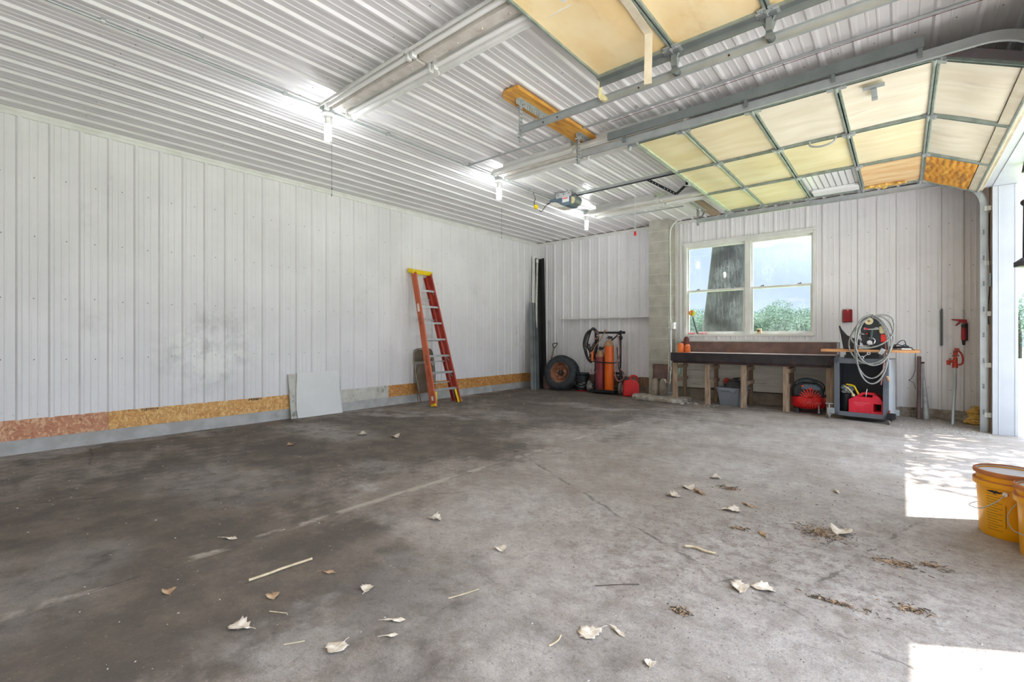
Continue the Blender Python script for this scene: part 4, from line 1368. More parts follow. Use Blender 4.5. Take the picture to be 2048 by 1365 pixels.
mb.build('label_print', M['label_pink'], lb, smooth=0)
mb = MB()
mb.tube(spline([(-0.27, 0.0, -0.04), (-0.33, 0.0, -0.03), (-0.36, -0.03, -0.045), (-0.31, -0.05, -0.05), (-0.28, 0.0, -0.02), (-0.35, 0.03, -0.02), (-0.40, 0.0, -0.06), (-0.43, -0.08, -0.16), (-0.45, -0.12, -0.15)], 6), 0.006, 7)
cd = mb.build('power_cord', M['black'], op, smooth=50)
mb = MB()
mb.ball((-0.465, -0.18, -0.105), 0.03, (1.1, 1.6, 1.2), 12, 8)
mb.build('plug', M['yellow_plug'], cd, smooth=50, label='yellow plug')
mb = MB()
mb.tube(spline([(-0.47, -0.2, -0.09), (-0.46, -0.24, -0.05), (-0.42, -0.26, 0.0), (-0.32, -0.45, 0.03)], 5), 0.006, 7)
mb.build('cord_tail', M['black'], cd, smooth=50)
mb = MB()
mb.prism([(-0.022, -0.004), (-0.022, 0.03), (0.022, 0.03), (0.022, -0.004), (0.018, -0.004), (0.018, 0.026), (-0.018, 0.026), (-0.018, -0.004)], 'x', 0.12, 4.6)
rl = mb.build('rail', M['galv'], op, smooth=0)
mb = MB()
mb.tube([(0.12, 0.0, -0.012), (4.6, 0.0, -0.012)], 0.007, 6)
mb.build('drive_chain', M['black'], rl, smooth=0)
arm = MB()
A_, B_, C_ = (1.28, 0.03, 0.0), (1.665, 0.05, -0.265), (1.80, 0.05, -0.17)
arm.beam(A_, B_, 0.006, 0.035, up=(0.5, 0, 0.8))
arm.beam(B_, C_, 0.006, 0.035, up=(-0.5, 0, 0.8))
av, bv_ = Vector(A_), Vector(B_)
for i in range(9):
    if i == 4:
        continue
    q = av.lerp(bv_, (i + .7) / 9.5)
    arm.cyl(q + Vector((0, -0.0045, 0)), q + Vector((0, 0.0045, 0)), 0.006, seg=8, mi=1)
arm.build('door_arm', [M['black_paint'], M['label_white']], op, smooth=0)
mb = MB()
mb.box((1.82, 0.04, -0.145), (0.03, 0.09, 0.09))
mb.bx(1.79, 1.84, -0.005, 0.0, -0.2, -0.08)
mb.bx(1.79, 1.84, 0.085, 0.09, -0.2, -0.08)
mb.build('arm_bracket', M['galv'], op, smooth=0)

mb = MB()
mb.tube([(1.11, 0.0, -0.004), (1.112, 0.0, -0.35), (1.11, 0.0, -0.69)], 0.0022, 5)
rc = mb.build('release_cord', M['label_white'], op, smooth=50)
mb = MB()
mb.prism([(-0.022, -0.75), (0.024, -0.74), (0.006, -0.685), (-0.010, -0.685)], 'x', 1.10, 1.122)
mb.build('red_pull', M['red_bright'], rc, smooth=0, bevel=0.004)

# ================================================================ ALONG THE LONG WALL
# step ladder, folded and leaning
LA = Vector((-5.93, 5.14, 0.0)); LB = Vector((-6.01, 5.80, 0.0))
TA = Vector((-6.50, 5.165, 2.27)); TB = Vector((-6.53, 5.56, 2.27))
ld = thing('step_ladder', 'orange fiberglass step ladder with yellow cap leaning folded against the long wall', 'ladder', (-6.0, 5.47, 0))
B = Matrix.Translation(-Vector(ld.location))
out = (LB - LA).normalized()


def chan_rail(name, p0, p1, sgn, m_, depth=0.098, w_=0.032):
    mb = MB(B)
    d = (p1 - p0).normalized()
    side = out * sgn
    front = side.cross(d).normalized()
    if front.x < 0:
        front = -front
    side = d.cross(front).normalized()
    if side.dot(out) * sgn < 0:
        side = -side
    mb.beam(p0, p1, 0.005, depth, up=front)
    for s_ in (-1, 1):
        o_ = front * (s_ * depth / 2) - side * (w_ / 2)
        mb.beam(p0 + o_, p1 + o_, 0.005, w_, up=side)
    return mb.build(name, M[m_], ld, smooth=0), front, side


ra, fr_a, sd_a = chan_rail('front_rail', LA, TA, -1, 'fiberglass')
rb, fr_b, sd_b = chan_rail('front_rail', LB, TB, 1, 'fiber_red')
off = Vector((-0.108, 0.0, -0.0))
chan_rail('rear_rail', LA + off + Vector((0, 0.03, 0.02)), TA + Vector((-0.05, 0.05, -0.05)), -1, 'fiberglass', 0.05)
chan_rail('rear_rail', LB + off + Vector((0, -0.03, 0.02)), TB + Vector((-0.05, -0.05, -0.05)), 1, 'fiber_red', 0.05)
for k in range(7):
    u = (k + 1) / 8.0 - 0.005
    a, b = LA.lerp(TA, u), LB.lerp(TB, u)
    mb = MB(B)
    mb.beam(a + out * 0.01, b - out * 0.01, 0.08, 0.006, up=(0, 0, 1))
    mb.beam(a + out * 0.01 + Vector((0.038, 0.003, -0.014)), b - out * 0.01 + Vector((0.038, -0.003, -0.014)), 0.004, 0.03, up=(0, 0, 1))
    if k < 3:
        mb.beam(a + out * 0.02 + Vector((0.03, 0, -0.10)), a + out * 0.11 + Vector((0.03, 0, -0.012)), 0.012, 0.006)
        mb.beam(b - out * 0.02 + Vector((0.03, 0, -0.10)), b - out * 0.11 + Vector((0.03, 0, -0.012)), 0.012, 0.006)
    if k in (6,):
        mb.beam(b - out * 0.02 + Vector((0.03, 0, -0.08)), b - out * 0.06 + Vector((0.03, 0, -0.012)), 0.01, 0.006)
    mb.build('step', M['alu'], ld, smooth=0)
for k in range(5):
    u = 0.16 + k * 0.16
    a = LA.lerp(TA, u) + Vector((-0.095, 0.03, 0))
    b = LB.lerp(TB, u) + Vector((-0.095, -0.03, 0))
    mb = MB(B)
    mb.beam(a, b, 0.03, 0.02)
    mb.build('rear_brace', M['alu'], ld, smooth=0)
mb = MB(B)
mb.beam(TA - out * 0.035 + Vector((-0.04, 0, 0.03)), TB + out * 0.035 + Vector((-0.04, 0, 0.03)), 0.15, 0.075, up=(0.25, 0, 1))
mb.build('ladder_cap', M['ladder_yellow'], ld, smooth=0, bevel=0.012)
for q, s_ in ((LA, 1), (LB, -1)):
    up_ = (TA - LA).normalized()
    mb = MB(B)
    tip = q + out * s_ * 0.03
    top = q + up_ * 0.27 + out * s_ * 0.085
    mb.beam(tip + up_ * 0.01 + Vector((0.02, 0, 0)), top + Vector((0.02, 0, 0)), 0.05, 0.012, up=(1, 0, 0))
    mb.beam(q + up_ * 0.004 + Vector((0.0, 0, 0.004)), q + up_ * 0.05, 0.034, 0.10, up=(1, 0, 0))
    mb.build('foot_brace', M['ladder_yellow'], ld, smooth=0, bevel=0.002)
mb = MB(B)
mb.beam(LA.lerp(TA, 0.70) + fr_a * 0 + Vector((0, -0.004, 0)), LA.lerp(TA, 0.76) + Vector((0, -0.004, 0)), 0.002, 0.045, up=fr_a)
mb.beam(LA.lerp(TA, 0.045) + Vector((0, -0.004, 0)), LA.lerp(TA, 0.075) + Vector((0, -0.004, 0)), 0.002, 0.045, up=fr_a)
mb.build('sticker', M['label_white'], ld, smooth=0)
mb = MB(B)
r_ = random.Random(11)
for (u0, u1, n_) in ((0.22, 0.37, 13), (0.60, 0.70, 8)):
    for k in range(n_):
        u = u0 + (u1 - u0) * k / n_
        q = LA.lerp(TA, u) + Vector((0, -0.0045, 0))
        d_ = (TA - LA).normalized()
        hgt = 0.030
        if k % 7 == 6:
            continue
        mb.beam(q - fr_a * hgt / 2, q + fr_a * hgt / 2, 0.0015, 0.005, up=d_)
        q2 = q + d_ * 0.012
        mb.beam(q2 - fr_a * hgt / 2 * r_.choice((-1, 0.2, 1)), q2 + fr_a * hgt / 2, 0.0015, 0.004, up=d_)
        if r_.random() < .7:
            e = q + fr_a * hgt / 2 * r_.choice((-1, 0, 1))
            mb.beam(e, e + d_ * 0.012, 0.0015, 0.005, up=fr_a)
mb.build('printed_marks', M['ink'], ld, smooth=0)

# folding chair folded up behind the ladder
fc = thing('folding_chair', 'brown metal folding chair stood folded behind the ladder', 'chair', (-6.50, 5.45, 0), (0, -4, 0))
mb = MB()
fr_pts = [(0.05, -0.15, 0.0), (0.03, -0.21, 0.45), (0.0, -0.215, 0.78), (-0.005, -0.19, 0.90), (-0.01, -0.12, 0.945), (-0.01, 0.12, 0.945), (-0.005, 0.19, 0.90), (0.0, 0.215, 0.78), (0.03, 0.21, 0.45), (0.05, 0.15, 0.0)]
mb.tube(spline(fr_pts, 6), 0.011, 8)
mb.build('frame', M['tan_metal'], fc, smooth=50)
mb = MB()
mb.prism([(-0.20, 0.72), (-0.19, 0.88), (-0.14, 0.93), (0.14, 0.93), (0.19, 0.88), (0.20, 0.72)], 'x', -0.008, 0.004)
mb.build('backrest', M['chair_brown'], fc, smooth=0, bevel=0.003)
mb = MB()
mb.prism([(-0.18, 0.22), (-0.19, 0.62), (-0.16, 0.67), (0.16, 0.67), (0.19, 0.62), (0.18, 0.22), (0.15, 0.19), (-0.15, 0.19)], 'x', 0.012, 0.032)
mb.build('seat', M['chair_brown'], fc, smooth=0, bevel=0.008)
mb = MB()
mb.beam((0.02, -0.20, 0.69), (0.02, 0.20, 0.69), 0.01, 0.02)
mb.tube([(-0.01, -0.17, 0.03), (-0.01, -0.18, 0.6)], 0.009, 8)
mb.tube([(-0.01, 0.17, 0.03), (-0.01, 0.18, 0.6)], 0.009, 8)
mb.tube([(-0.01, -0.17, 0.17), (-0.01, 0.17, 0.17)], 0.007, 8)
mb.build('rear_legs', M['tan_metal'], fc, smooth=50, kind=None)

# two white sheets
sh = thing('sheet_panel', 'clean white sheet leaning on the foot of the long wall', 'panel', (-6.572, 3.50, 0), (0, -2.2, 0))
mb = MB()
mb.prism([(-0.315, 0.0), (0.37, 0.0), (0.295, 0.645), (-0.315, 0.645), (-0.335, 0.4), (-0.335, 0.12)], 'x', 0.0, 0.010)
mb.build('sheet', M['panel_white'], sh, smooth=0)
sh = thing('sheet_panel', 'scuffed sheet with dark smears showing behind the clean white one', 'panel', (-6.588, 3.50, 0), (0, -2.0, 0))
mb = MB()
mb.prism([(-0.405, 0.0), (0.25, 0.0), (0.2, 0.60), (-0.44, 0.628)], 'x', 0.0, 0.008)
mb.build('sheet', M['panel_dirty'], sh, smooth=0)

# ================================================================ THE CORNER
def lean(name, label, cat, p0, p1, prof, m_, roll=0.0):
    """folded steel strip: outline prof (a, b) swept from p0 on the floor to p1 on the wall"""
    p0, p1 = Vector(p0), Vector(p1)
    o = thing(name, label, cat, p0)
    d = (p1 - p0).normalized()
    a = Vector((math.cos(roll), math.sin(roll), 0))
    a = (a - d * a.dot(d)).normalized()
    b = d.cross(a)
    mb = MB()
    A = mb._v([a * u + b * v for u, v in prof])
    C = mb._v([(p1 - p0) + a * u + b * v for u, v in prof])
    n = len(prof)
    for i in range(n):
        mb.bm.faces.new((A[i], A[(i + 1) % n], C[(i + 1) % n], C[i]))
    mb.bm.faces.new(A[::-1])
    mb.bm.faces.new(C)
    mb.build('folded_strip', M[m_], o, smooth=0)
    return o


t2 = 0.003
VEE = [(-0.105, 0.0), (0.0, 0.08), (0.105, 0.0), (0.105, t2), (0.0, 0.08 + t2 * 1.6), (-0.105, t2)]
lean('metal_trim_strip', 'tall black vee-shaped steel trim standing in the corner', 'trim strip', (-6.14, 8.46, 0.0), (-6.46, 8.80, 2.99), [(u, v) for u, v in VEE], 'corner_black', R(40))
lean('metal_trim_strip', 'shorter slate steel trim strip standing before the black one', 'trim strip', (-6.185, 8.265, 0.0), (-6.45, 8.55, 1.94),
     [(-0.10, 0.0), (-0.03, 0.0), (-0.01, 0.02), (0.02, 0.02), (0.04, 0.0), (0.10, 0.03), (0.10, 0.033), (0.04, 0.004), (0.02, 0.024), (-0.012, 0.024), (-0.032, 0.004), (-0.10, 0.004)], 'corner_grey', R(45))
lean('metal_trim_strip', 'narrow white steel trim strip on the long wall side of the corner', 'trim strip', (-6.40, 8.45, 0.0), (-6.54, 8.68, 3.02),
     [(-0.03, 0), (0.03, 0), (0.03, 0.012), (0.027, 0.012), (0.027, 0.003), (-0.03, 0.003)], 'white_trim', R(50))
o = thing('downpipe', 'pale grey pipe standing inside the black corner trim', 'pipe', (-6.155, 8.46, 0.0))
mb = MB()
mb.tube([(-0.095, -0.04, 0.0), (-0.165, 0.03, 0.9), (-0.235, 0.12, 1.9), (-0.265, 0.19, 2.80), (-0.27, 0.20, 2.90)], 0.022, 10)
mb.build('pipe', M['panel_dirty'], o, smooth=40)
mb = MB()
mb.cyl((-0.272, 0.20, 2.86), (-0.275, 0.20, 2.94), 0.03, seg=10)
mb.build('coupling', M['label_white'], o, smooth=40)

# spade with a D handle behind the tire
spd = thing('spade', 'old spade with a D-shaped handle standing behind the tire', 'spade', (-6.06, 8.52, 0.0))
mb = MB()
P0, P1 = Vector((0, 0, 0.28)), Vector((-0.01, 0.30, 0.90))
mb.tube([P0, P0.lerp(P1, .5), P1], 0.016, 8)
mb.build('shaft', M['wood_handle'], spd, smooth=50)
mb = MB()
d_ = (P1 - P0).normalized()
q = P1 + d_ * 0.02
mb.tube(spline([P1, q + Vector((-0.035, 0, 0.03)), q + Vector((-0.05, 0.03, 0.085)), q + Vector((0.06, 0.035, 0.095)), q + Vector((0.045, 0, 0.035)), P1], 6), 0.011, 8)
mb.build('grip', M['twig_dark'], spd, smooth=50)
mb = MB()
mb.prism([(-0.09, 0.30), (-0.09, 0.06), (-0.05, 0.01), (0, 0.0), (0.05, 0.01), (0.09, 0.06), (0.09, 0.30)], 'y', -0.006, 0.002)
mb.build('blade', M['rust'], spd, smooth=0)
mb = MB()
mb.tube(spline([(0.02, 0.12, 0.70), (0.06, 0.14, 0.66), (0.10, 0.15, 0.68), (0.13, 0.16, 0.72)], 5), 0.003, 5)
mb.build('wire_wrap', M['twig_dark'], spd, smooth=50)

# tire on a rusty wheel
tire = thing('spare_tire', 'black truck tire on a rusty wheel leaning on the end wall', 'tire', (-5.73, 8.62, 0.365))
axis = Vector((0.10, -0.96, 0.24)).normalized()
tire.rotation_euler = axis.to_track_quat('Z', 'Y').to_euler()
RT = 0.375
mb = MB()
prof = [(0.215, -0.105), (0.235, -0.122), (0.29, -0.135), (0.335, -0.128), (0.36, -0.108), (RT, -0.085), (RT + 0.003, 0.0), (RT, 0.085), (0.36, 0.108), (0.335, 0.128), (0.29, 0.135), (0.235, 0.122), (0.215, 0.105)]
mb.lathe(prof, seg=64)
for i in range(44):
    a = i * 2 * PI / 44
    for j, zz in enumerate((-0.088, -0.045, 0.0, 0.045, 0.088)):
        aa = a + (j % 2) * PI / 44
        mb.box(((RT + 0.001) * math.cos(aa), (RT + 0.001) * math.sin(aa), zz), (0.016, 0.036, 0.034), (0, 0, math.degrees(aa)))
    mb.box((0.352 * math.cos(a), 0.352 * math.sin(a), 0.118), (0.035, 0.022, 0.014), (0, 40, math.degrees(a)))
mb.build('tire', M['rubber'], tire, smooth=40)
mb = MB()
mb.lathe([(0.222, 0.100), (0.226, 0.112), (0.215, 0.114), (0.205, 0.098), (0.196, 0.05), (0.19, 0.0), (0.15, -0.01), (0.135, 0.03), (0.10, 0.045), (0.075, 0.04), (0.07, 0.02), (0.0, 0.02)], seg=40)
wh = mb.build('wheel', M['rust_wheel'], tire, smooth=40)
mb = MB()
mb.lathe([(0.0, 0.085), (0.03, 0.084), (0.05, 0.07), (0.058, 0.04), (0.06, 0.02)], seg=24)
mb.build('hub', M['rust_dark'], wh, smooth=40)
for i in range(6):
    a = i * PI / 3
    mb = MB()
    mb.cyl((0.095 * math.cos(a), 0.095 * math.sin(a), 0.04), (0.095 * math.cos(a), 0.095 * math.sin(a), 0.062), 0.012, seg=6)
    mb.build('lug_nut', M['rust_dark'], wh, smooth=0)

# black pails, one nested in the other
pl = thing('pail', 'black pail with a red band beside the tire', 'bucket', (-5.27, 8.72, 0.0), (0, 0, 20))
mb = MB()
mb.lathe([(0, 0.0), (0.125, 0.0), (0.128, 0.012), (0.128, 0.03)], seg=32)
mb.build('base_band', M['red_paint'], pl, smooth=40)
mb = MB()
mb.lathe([(0.126, 0.028), (0.141, 0.215), (0.149, 0.218), (0.149, 0.23), (0.143, 0.232), (0.145, 0.30), (0.155, 0.305), (0.157, 0.335), (0.148, 0.34), (0.145, 0.33), (0.128, 0.05), (0, 0.045)], seg=36)
mb.build('body', M['black'], pl, smooth=35)
mb = MB()
mb.lathe([(0.146, 0.33), (0.153, 0.36), (0.160, 0.363), (0.160, 0.385), (0.152, 0.388), (0.149, 0.38), (0.14, 0.335)], seg=36)
mb.build('nested_rim', M['black'], pl, smooth=35)
mb = MB()
mb.tube(spline([(-0.15, 0.0, 0.27), (-0.13, -0.11, 0.16), (0.0, -0.165, 0.10), (0.13, -0.11, 0.16), (0.15, 0.0, 0.27)], 8), 0.003, 6)
mb.build('bail', M['galv'], pl, smooth=50)
mb = MB()
for (a0, z_, n_) in ((-105, 0.16, 7), (-75, 0.185, 5), (-95, 0.10, 6)):
    for k in range(n_):
        a = R(a0 + k * 5)
        rr = 0.1285 + 0.013 * (z_ - 0.03) / 0.185 + 0.002
        mb.box((rr * math.cos(a), rr * math.sin(a), z_), (0.002, 0.008, 0.012), (0, 0, math.degrees(a)))
mb.build('printed_marks', M['label_white'], pl, smooth=0)

# wall shelf with brackets
shf = thing('wall_shelf', 'narrow white shelf along the end wall above the welding cart', 'shelf', (-4.86, 8.86, 1.555))
mb = MB()
mb.bx(-1.06, 1.12, -0.065, 0.06, -0.010, 0.010)
mb.build('board', M['white_trim'], shf, smooth=0, bevel=0.003)
for x_ in (-0.78, -0.19, 0.43):
    mb = MB()
    mb.bx(x_ - 0.012, x_ + 0.012, 0.05, 0.056, -0.20, -0.01)
    mb.bx(x_ - 0.012, x_ + 0.012, -0.06, 0.056, -0.016, -0.010)
    mb.tube(spline([(x_, 0.05, -0.15), (x_, 0.02, -0.06), (x_, -0.045, -0.018)], 5), 0.006, 6)
    mb.build('bracket', M['white_trim'], shf, smooth=30)
mb = MB()
mb.bx(-0.012, 0.012, 0.045, 0.052, -0.17, 0.0)
mb.bx(-0.012, 0.012, -0.08, 0.052, -0.006, 0.0)
mb.tube(spline([(0, 0.045, -0.12), (0, 0.02, -0.045), (0, -0.06, -0.008)], 5), 0.006, 6)
o = tag(mb.build('shelf_bracket', M['white_trim'], None, smooth=30), 'lone white shelf bracket on the end wall near the corner', 'bracket')
o.location = (-6.25, 8.885, 1.545)

# ---- welding cart
ct = thing('welding_cart', 'black two-wheeled gas cylinder cart of welded bar', 'cart', (-4.66, 8.62, 0.0))
mb = MB()
for x_ in (-0.285, 0.285):
    mb.tube([(x_, 0.06, 0.03), (x_, 0.10, 0.65), (x_, 0.10, 1.24)], 0.022, 10)
mb.tube([(-0.30, 0.10, 1.245), (0.36, 0.10, 1.245)], 0.022, 10)
mb.ball((0.29, 0.10, 1.25), 0.04, seg=10, rings=6)
mb.ball((0.36, 0.10, 1.245), 0.03, seg=10, rings=6)
mb.ball((0.285, 0.10, 1.14), 0.045, (1, 1, 1.2), 10, 6)
mb.beam((-0.285, 0.08, 0.42), (0.285, 0.08, 0.42), 0.006, 0.04)
mb.beam((-0.26, 0.07, 0.60), (-0.12, -0.16, 0.06), 0.018, 0.03)
mb.beam((0.28, 0.08, 0.62), (0.36, 0.12, 0.06), 0.018, 0.03)
mb.beam((-0.10, 0.09, 0.93), (0.26, 0.09, 1.22), 0.018, 0.025)
mb.build('frame', M['black_paint'], ct, smooth=40)
mb = MB()
mb.tube(spline([(-0.27, 0.08, 0.655), (-0.24, -0.10, 0.655), (-0.12, -0.135, 0.65), (0.10, -0.145, 0.64), (0.24, -0.10, 0.64), (0.28, 0.08, 0.64)], 6), 0.011, 8)
mb.build('retaining_bar', M['black_paint'], ct, smooth=40)
mb = MB()
mb.bx(-0.27, 0.27, -0.15, 0.14, 0.035, 0.05)
mb.bx(-0.27, 0.27, -0.158, -0.148, 0.03, 0.09)
mb.bx(-0.27, -0.262, -0.15, 0.14, 0.03, 0.09)
mb.bx(0.262, 0.27, -0.15, 0.14, 0.03, 0.09)
mb.build('base_tray', M['black_paint'], ct, smooth=0, bevel=0.003)
mb = MB()
mb.cyl((-0.37, 0.0, 0.125), (0.37, 0.0, 0.125), 0.012, seg=10)
mb.build('axle', M['dark_steel'], ct, smooth=40)
for x_ in (-0.355, 0.355):
    mb = MB()
    mb.lathe([(0.075, -0.028), (0.11, -0.032), (0.125, -0.02), (0.127, 0.0), (0.125, 0.02), (0.11, 0.032), (0.075, 0.028)], (x_, -0.02, 0.127), (1, 0.18, 0), 28)
    wl = mb.build('wheel', M['wheel_rubber'], ct, smooth=40)
    mb = MB()
    mb.lathe([(0.0, -0.045), (0.02, -0.045), (0.022, -0.035), (0.05, -0.028), (0.082, -0.034), (0.082, 0.034), (0.05, 0.028), (0.022, 0.035), (0.02, 0.045), (0, 0.045)], (x_, -0.02, 0.127), (1, 0.18, 0), 24)
    mb.build('wheel_hub', M['label_white'], wl, smooth=40)


def cylinder(name, label, x, y, r, h, m_):
    g = thing(name, label, 'gas cylinder', (x, y, 0.052))
    mb = MB()
    mb.lathe([(0, 0), (r * 0.92, 0), (r, 0.02), (r, h - 0.10)], seg=32)
    mb.build('body', M[m_], g, smooth=40)
    mb = MB()
    mb.lathe([(r * 1.002, h - 0.10), (r * 0.96, h - 0.06), (r * 0.75, h - 0.02), (r * 0.45, h + 0.02), (r * 0.36, h + 0.035), (0, h + 0.035)], seg=32)
    mb.build('shoulder', M['tank_top'], g, smooth=40)
    mb = MB()
    mb.cyl((0, 0, h + 0.03), (0, 0, h + 0.09), 0.018, seg=10)
    mb.cyl((-0.05, 0, h + 0.065), (0.05, 0, h + 0.065), 0.011, seg=10)
    mb.cyl((0, 0, h + 0.09), (0, 0, h + 0.105), 0.028, seg=12)
    mb.ball((0.06, -0.02, h + 0.07), 0.03, (1, .6, 1), 12, 8)
    mb.build('valve', M['dark_steel'], g, smooth=40)
    return g


cylinder('gas_cylinder', 'short maroon gas cylinder strapped in the welding cart', -4.76, 8.58, 0.094, 0.80, 'maroon')
g2 = cylinder('gas_cylinder', 'tall orange gas cylinder strapped in the welding cart', -4.555, 8.575, 0.094, 1.02, 'orange')
# hoses hung over the cart
hs = thing('welding_hose', 'bundle of dark welding hose hung over the cart handle', 'hose', (-4.95, 8.60, 1.25))
for k in range(9):
    r_ = random.Random(20 + k)
    mb = MB()
    dx = r_.uniform(-.02, .02)
    dy = -0.04 + 0.012 * k
    w_ = 0.12 + r_.uniform(-.05, .05)
    dp = 0.50 + r_.uniform(-.16, .14)
    mb.tube(spline([(0.12 + dx, dy, -0.05), (0.07 + dx, dy - 0.01, 0.04), (-0.02 + dx, dy, 0.05 + 0.006 * k), (-w_ + dx, dy, -0.04), (-w_ - 0.05 + dx, dy - .01, -0.25), (-w_ + dx, dy, -dp + .1), (-0.05 + dx, dy - .03, -dp),
                    (0.05 + dx, dy - 0.02, -dp + .14), (0.09 + dx, dy, -0.25)], 6, True), 0.012, 7)
    mb.build('hose_loop', M['hose_dark'], hs, smooth=50)
mb = MB()
mb.tube(spline([(0.10, -0.06, 0.02), (0.17, -0.08, -0.03), (0.18, -0.08, -0.10), (0.12, -0.08, -0.14), (0.09, -0.07, -0.10)], 6), 0.012, 7)
mb.tube(spline([(0.02, -0.1, -0.75), (0.05, -0.13, -0.83), (0.14, -0.14, -0.82), (0.20, -0.14, -0.76)], 6), 0.008, 7)
mb.build('hose_tail', M['hose_pink'], hs, smooth=50)
tc = thing('cutting_torch', 'orange-handled torch clipped on the cart beside the maroon cylinder', 'torch', (-4.90, 8.50, 0.72))
mb = MB()
mb.tube([(0.0, 0.0, -0.06), (0.005, 0, 0.14)], 0.026, 10)
mb.build('holster', M['orange'], tc, smooth=40)
mb = MB()
mb.tube([(0.01, 0, 0.14), (0.06, 0.01, 0.24), (0.17, 0.02, 0.37), (0.28, 0.03, 0.55)], 0.011, 8)
mb.ball((0.29, 0.03, 0.56), 0.028, seg=10, rings=6)
mb.build('torch_tube', M['tank_top'], tc, smooth=40)
hs2 = thing('welding_hose', 'faded red hose draped down the far post of the cart', 'hose', (-4.36, 8.60, 0.9))
mb = MB()
mb.tube(spline([(-0.02, -0.02, 0.32), (0.03, -0.04, 0.18), (0.035, -0.03, -0.10), (-0.03, -0.05, -0.35), (-0.04, -0.07, -0.50), (0.03, -0.08, -0.62), (0.13, -0.06, -0.58), (0.14, -0.04, -0.46), (0.05, -0.03, -0.38)], 7), 0.012, 8)
mb.build('hose', M['hose_pink'], hs2, smooth=50)
mb = MB()
mb.tube(spline([(-0.01, -0.03, 0.05), (0.0, -0.02, -0.2), (0.03, -0.02, -0.42), (0.10, -0.02, -0.45), (0.15, -0.02, -0.56)], 7), 0.010, 8)
mb.build('hose_twin', M['hose_dark'], hs2, smooth=50)


# ---- gas cans
def gas_can_small():
    g = thing('gas_can', 'red gas can standing on the floor beside the welding cart', 'gas can', (-4.07, 8.56, 0.0), (0, 0, 28))
    mb = MB()
    mb.prism([(-0.155, 0.02), (-0.14, 0.0), (0.14, 0.0), (0.155, 0.02), (0.15, 0.24), (0.10, 0.31), (0.0, 0.325), (-0.10, 0.31), (-0.15, 0.27)], 'y', -0.105, 0.105)
    mb.build('body', M['red_can'], g, smooth=0, bevel=0.025, bseg=3)
    mb = MB()
    mb.tube(spline([(-0.02, 0, 0.315), (-0.005, 0, 0.385), (0.05, 0, 0.40), (0.11, 0, 0.375), (0.125, 0, 0.30)], 6), 0.018, 10)
    mb.build('handle', M['red_can'], g, smooth=50)
    mb = MB()
    mb.cyl((-0.09, 0, 0.31), (-0.09, 0, 0.375), 0.03, 0.028, 14)
    mb.build('cap', M['black'], g, smooth=40)


gas_can_small()

# slab and rusty plate
sl = MB()
sl.prism([(-3.84, 8.10), (-3.05, 8.02), (-2.90, 8.12), (-2.90, 8.60), (-3.97, 8.60), (-3.97, 8.42)], 'z', 0.0, 0.072)
o = tag(sl.build('stone_slab', M['slab'], None, smooth=0, bevel=0.018, bseg=2), 'rough concrete slab lying at the foot of the block pillar', 'slab')
rp = thing('metal_plate', 'rusty square scoop blade propped on the block pillar above the slab', 'shovel blade', (-3.48, 8.535, 0.072), (-4, 0, 0))
mb = MB()
mb.prism([(-0.125, 0.30), (0.125, 0.30), (0.125, 0.56), (-0.125, 0.56)], 'y', -0.006, 0.0)
mb.prism([(-0.14, 0.55), (0.14, 0.55), (0.14, 0.575), (-0.14, 0.575)], 'y', -0.02, 0.004)
for x_ in (-0.135, 0.135):
    mb.bx(x_ - 0.010, x_ + 0.010, -0.02, 0.004, 0.05, 0.57)
mb.build('blade', M['rust'], rp, smooth=0, bevel=0.003)
for x_ in (-0.085, 0.07):
    mb = MB()
    mb.lathe([(0.0, 0.0), (0.07, 0.0), (0.075, 0.12), (0.065, 0.24), (0.035, 0.30), (0.0, 0.31)], (x_, -0.03, 0), seg=18)
    mb.build('foot', M['concrete_dark'], rp, smooth=50)

# ================================================================ WORKBENCH AND WHAT IS ON AND UNDER IT
wb = thing('workbench', 'long workbench with rusty steel channel top on lumber legs under the window', 'workbench', (-1.93, 8.5, 0.0))
B = Matrix.Translation(-Vector(wb.location))
BX0, BX1, BY0 = -3.135, -0.745, 8.17
mb = MB(B)
mb.bx(BX0, BX1, BY0, 8.86, 0.855, 0.878)
mb.build('bench_top', mat('dusty bench top', G(196, 180, 170), G(168, 148, 138), 7, 0.7, 0, 0.08, 50, G(112, 84, 74), 5, 0.55, 0.72, 0.6), wb, smooth=0, bevel=0.003)
mb = MB(B)
mb.bx(BX0, BX1, BY0 - 0.012, BY0, 0.745, 0.882)
mb.bx(BX0, BX1, BY0 - 0.012, BY0 + 0.05, 0.738, 0.750)
mb.bx(BX1 - 0.006, BX1 + 0.006, BY0, 8.86, 0.745, 0.882)
mb.build('front_channel', M['dark_steel'], wb, smooth=0, bevel=0.003)
mb = MB(B)
mb.bx(-3.20, -0.775, 8.862, 8.876, 0.872, 1.068)
mb.build('back_plate', M['rust'], wb, smooth=0, bevel=0.003)
mb = MB(B)
mb.bx(BX0 + 0.03, BX1 - 0.04, BY0 + 0.03, BY0 + 0.07, 0.70, 0.745)
mb.build('apron', M['rust_dark'], wb, smooth=0)
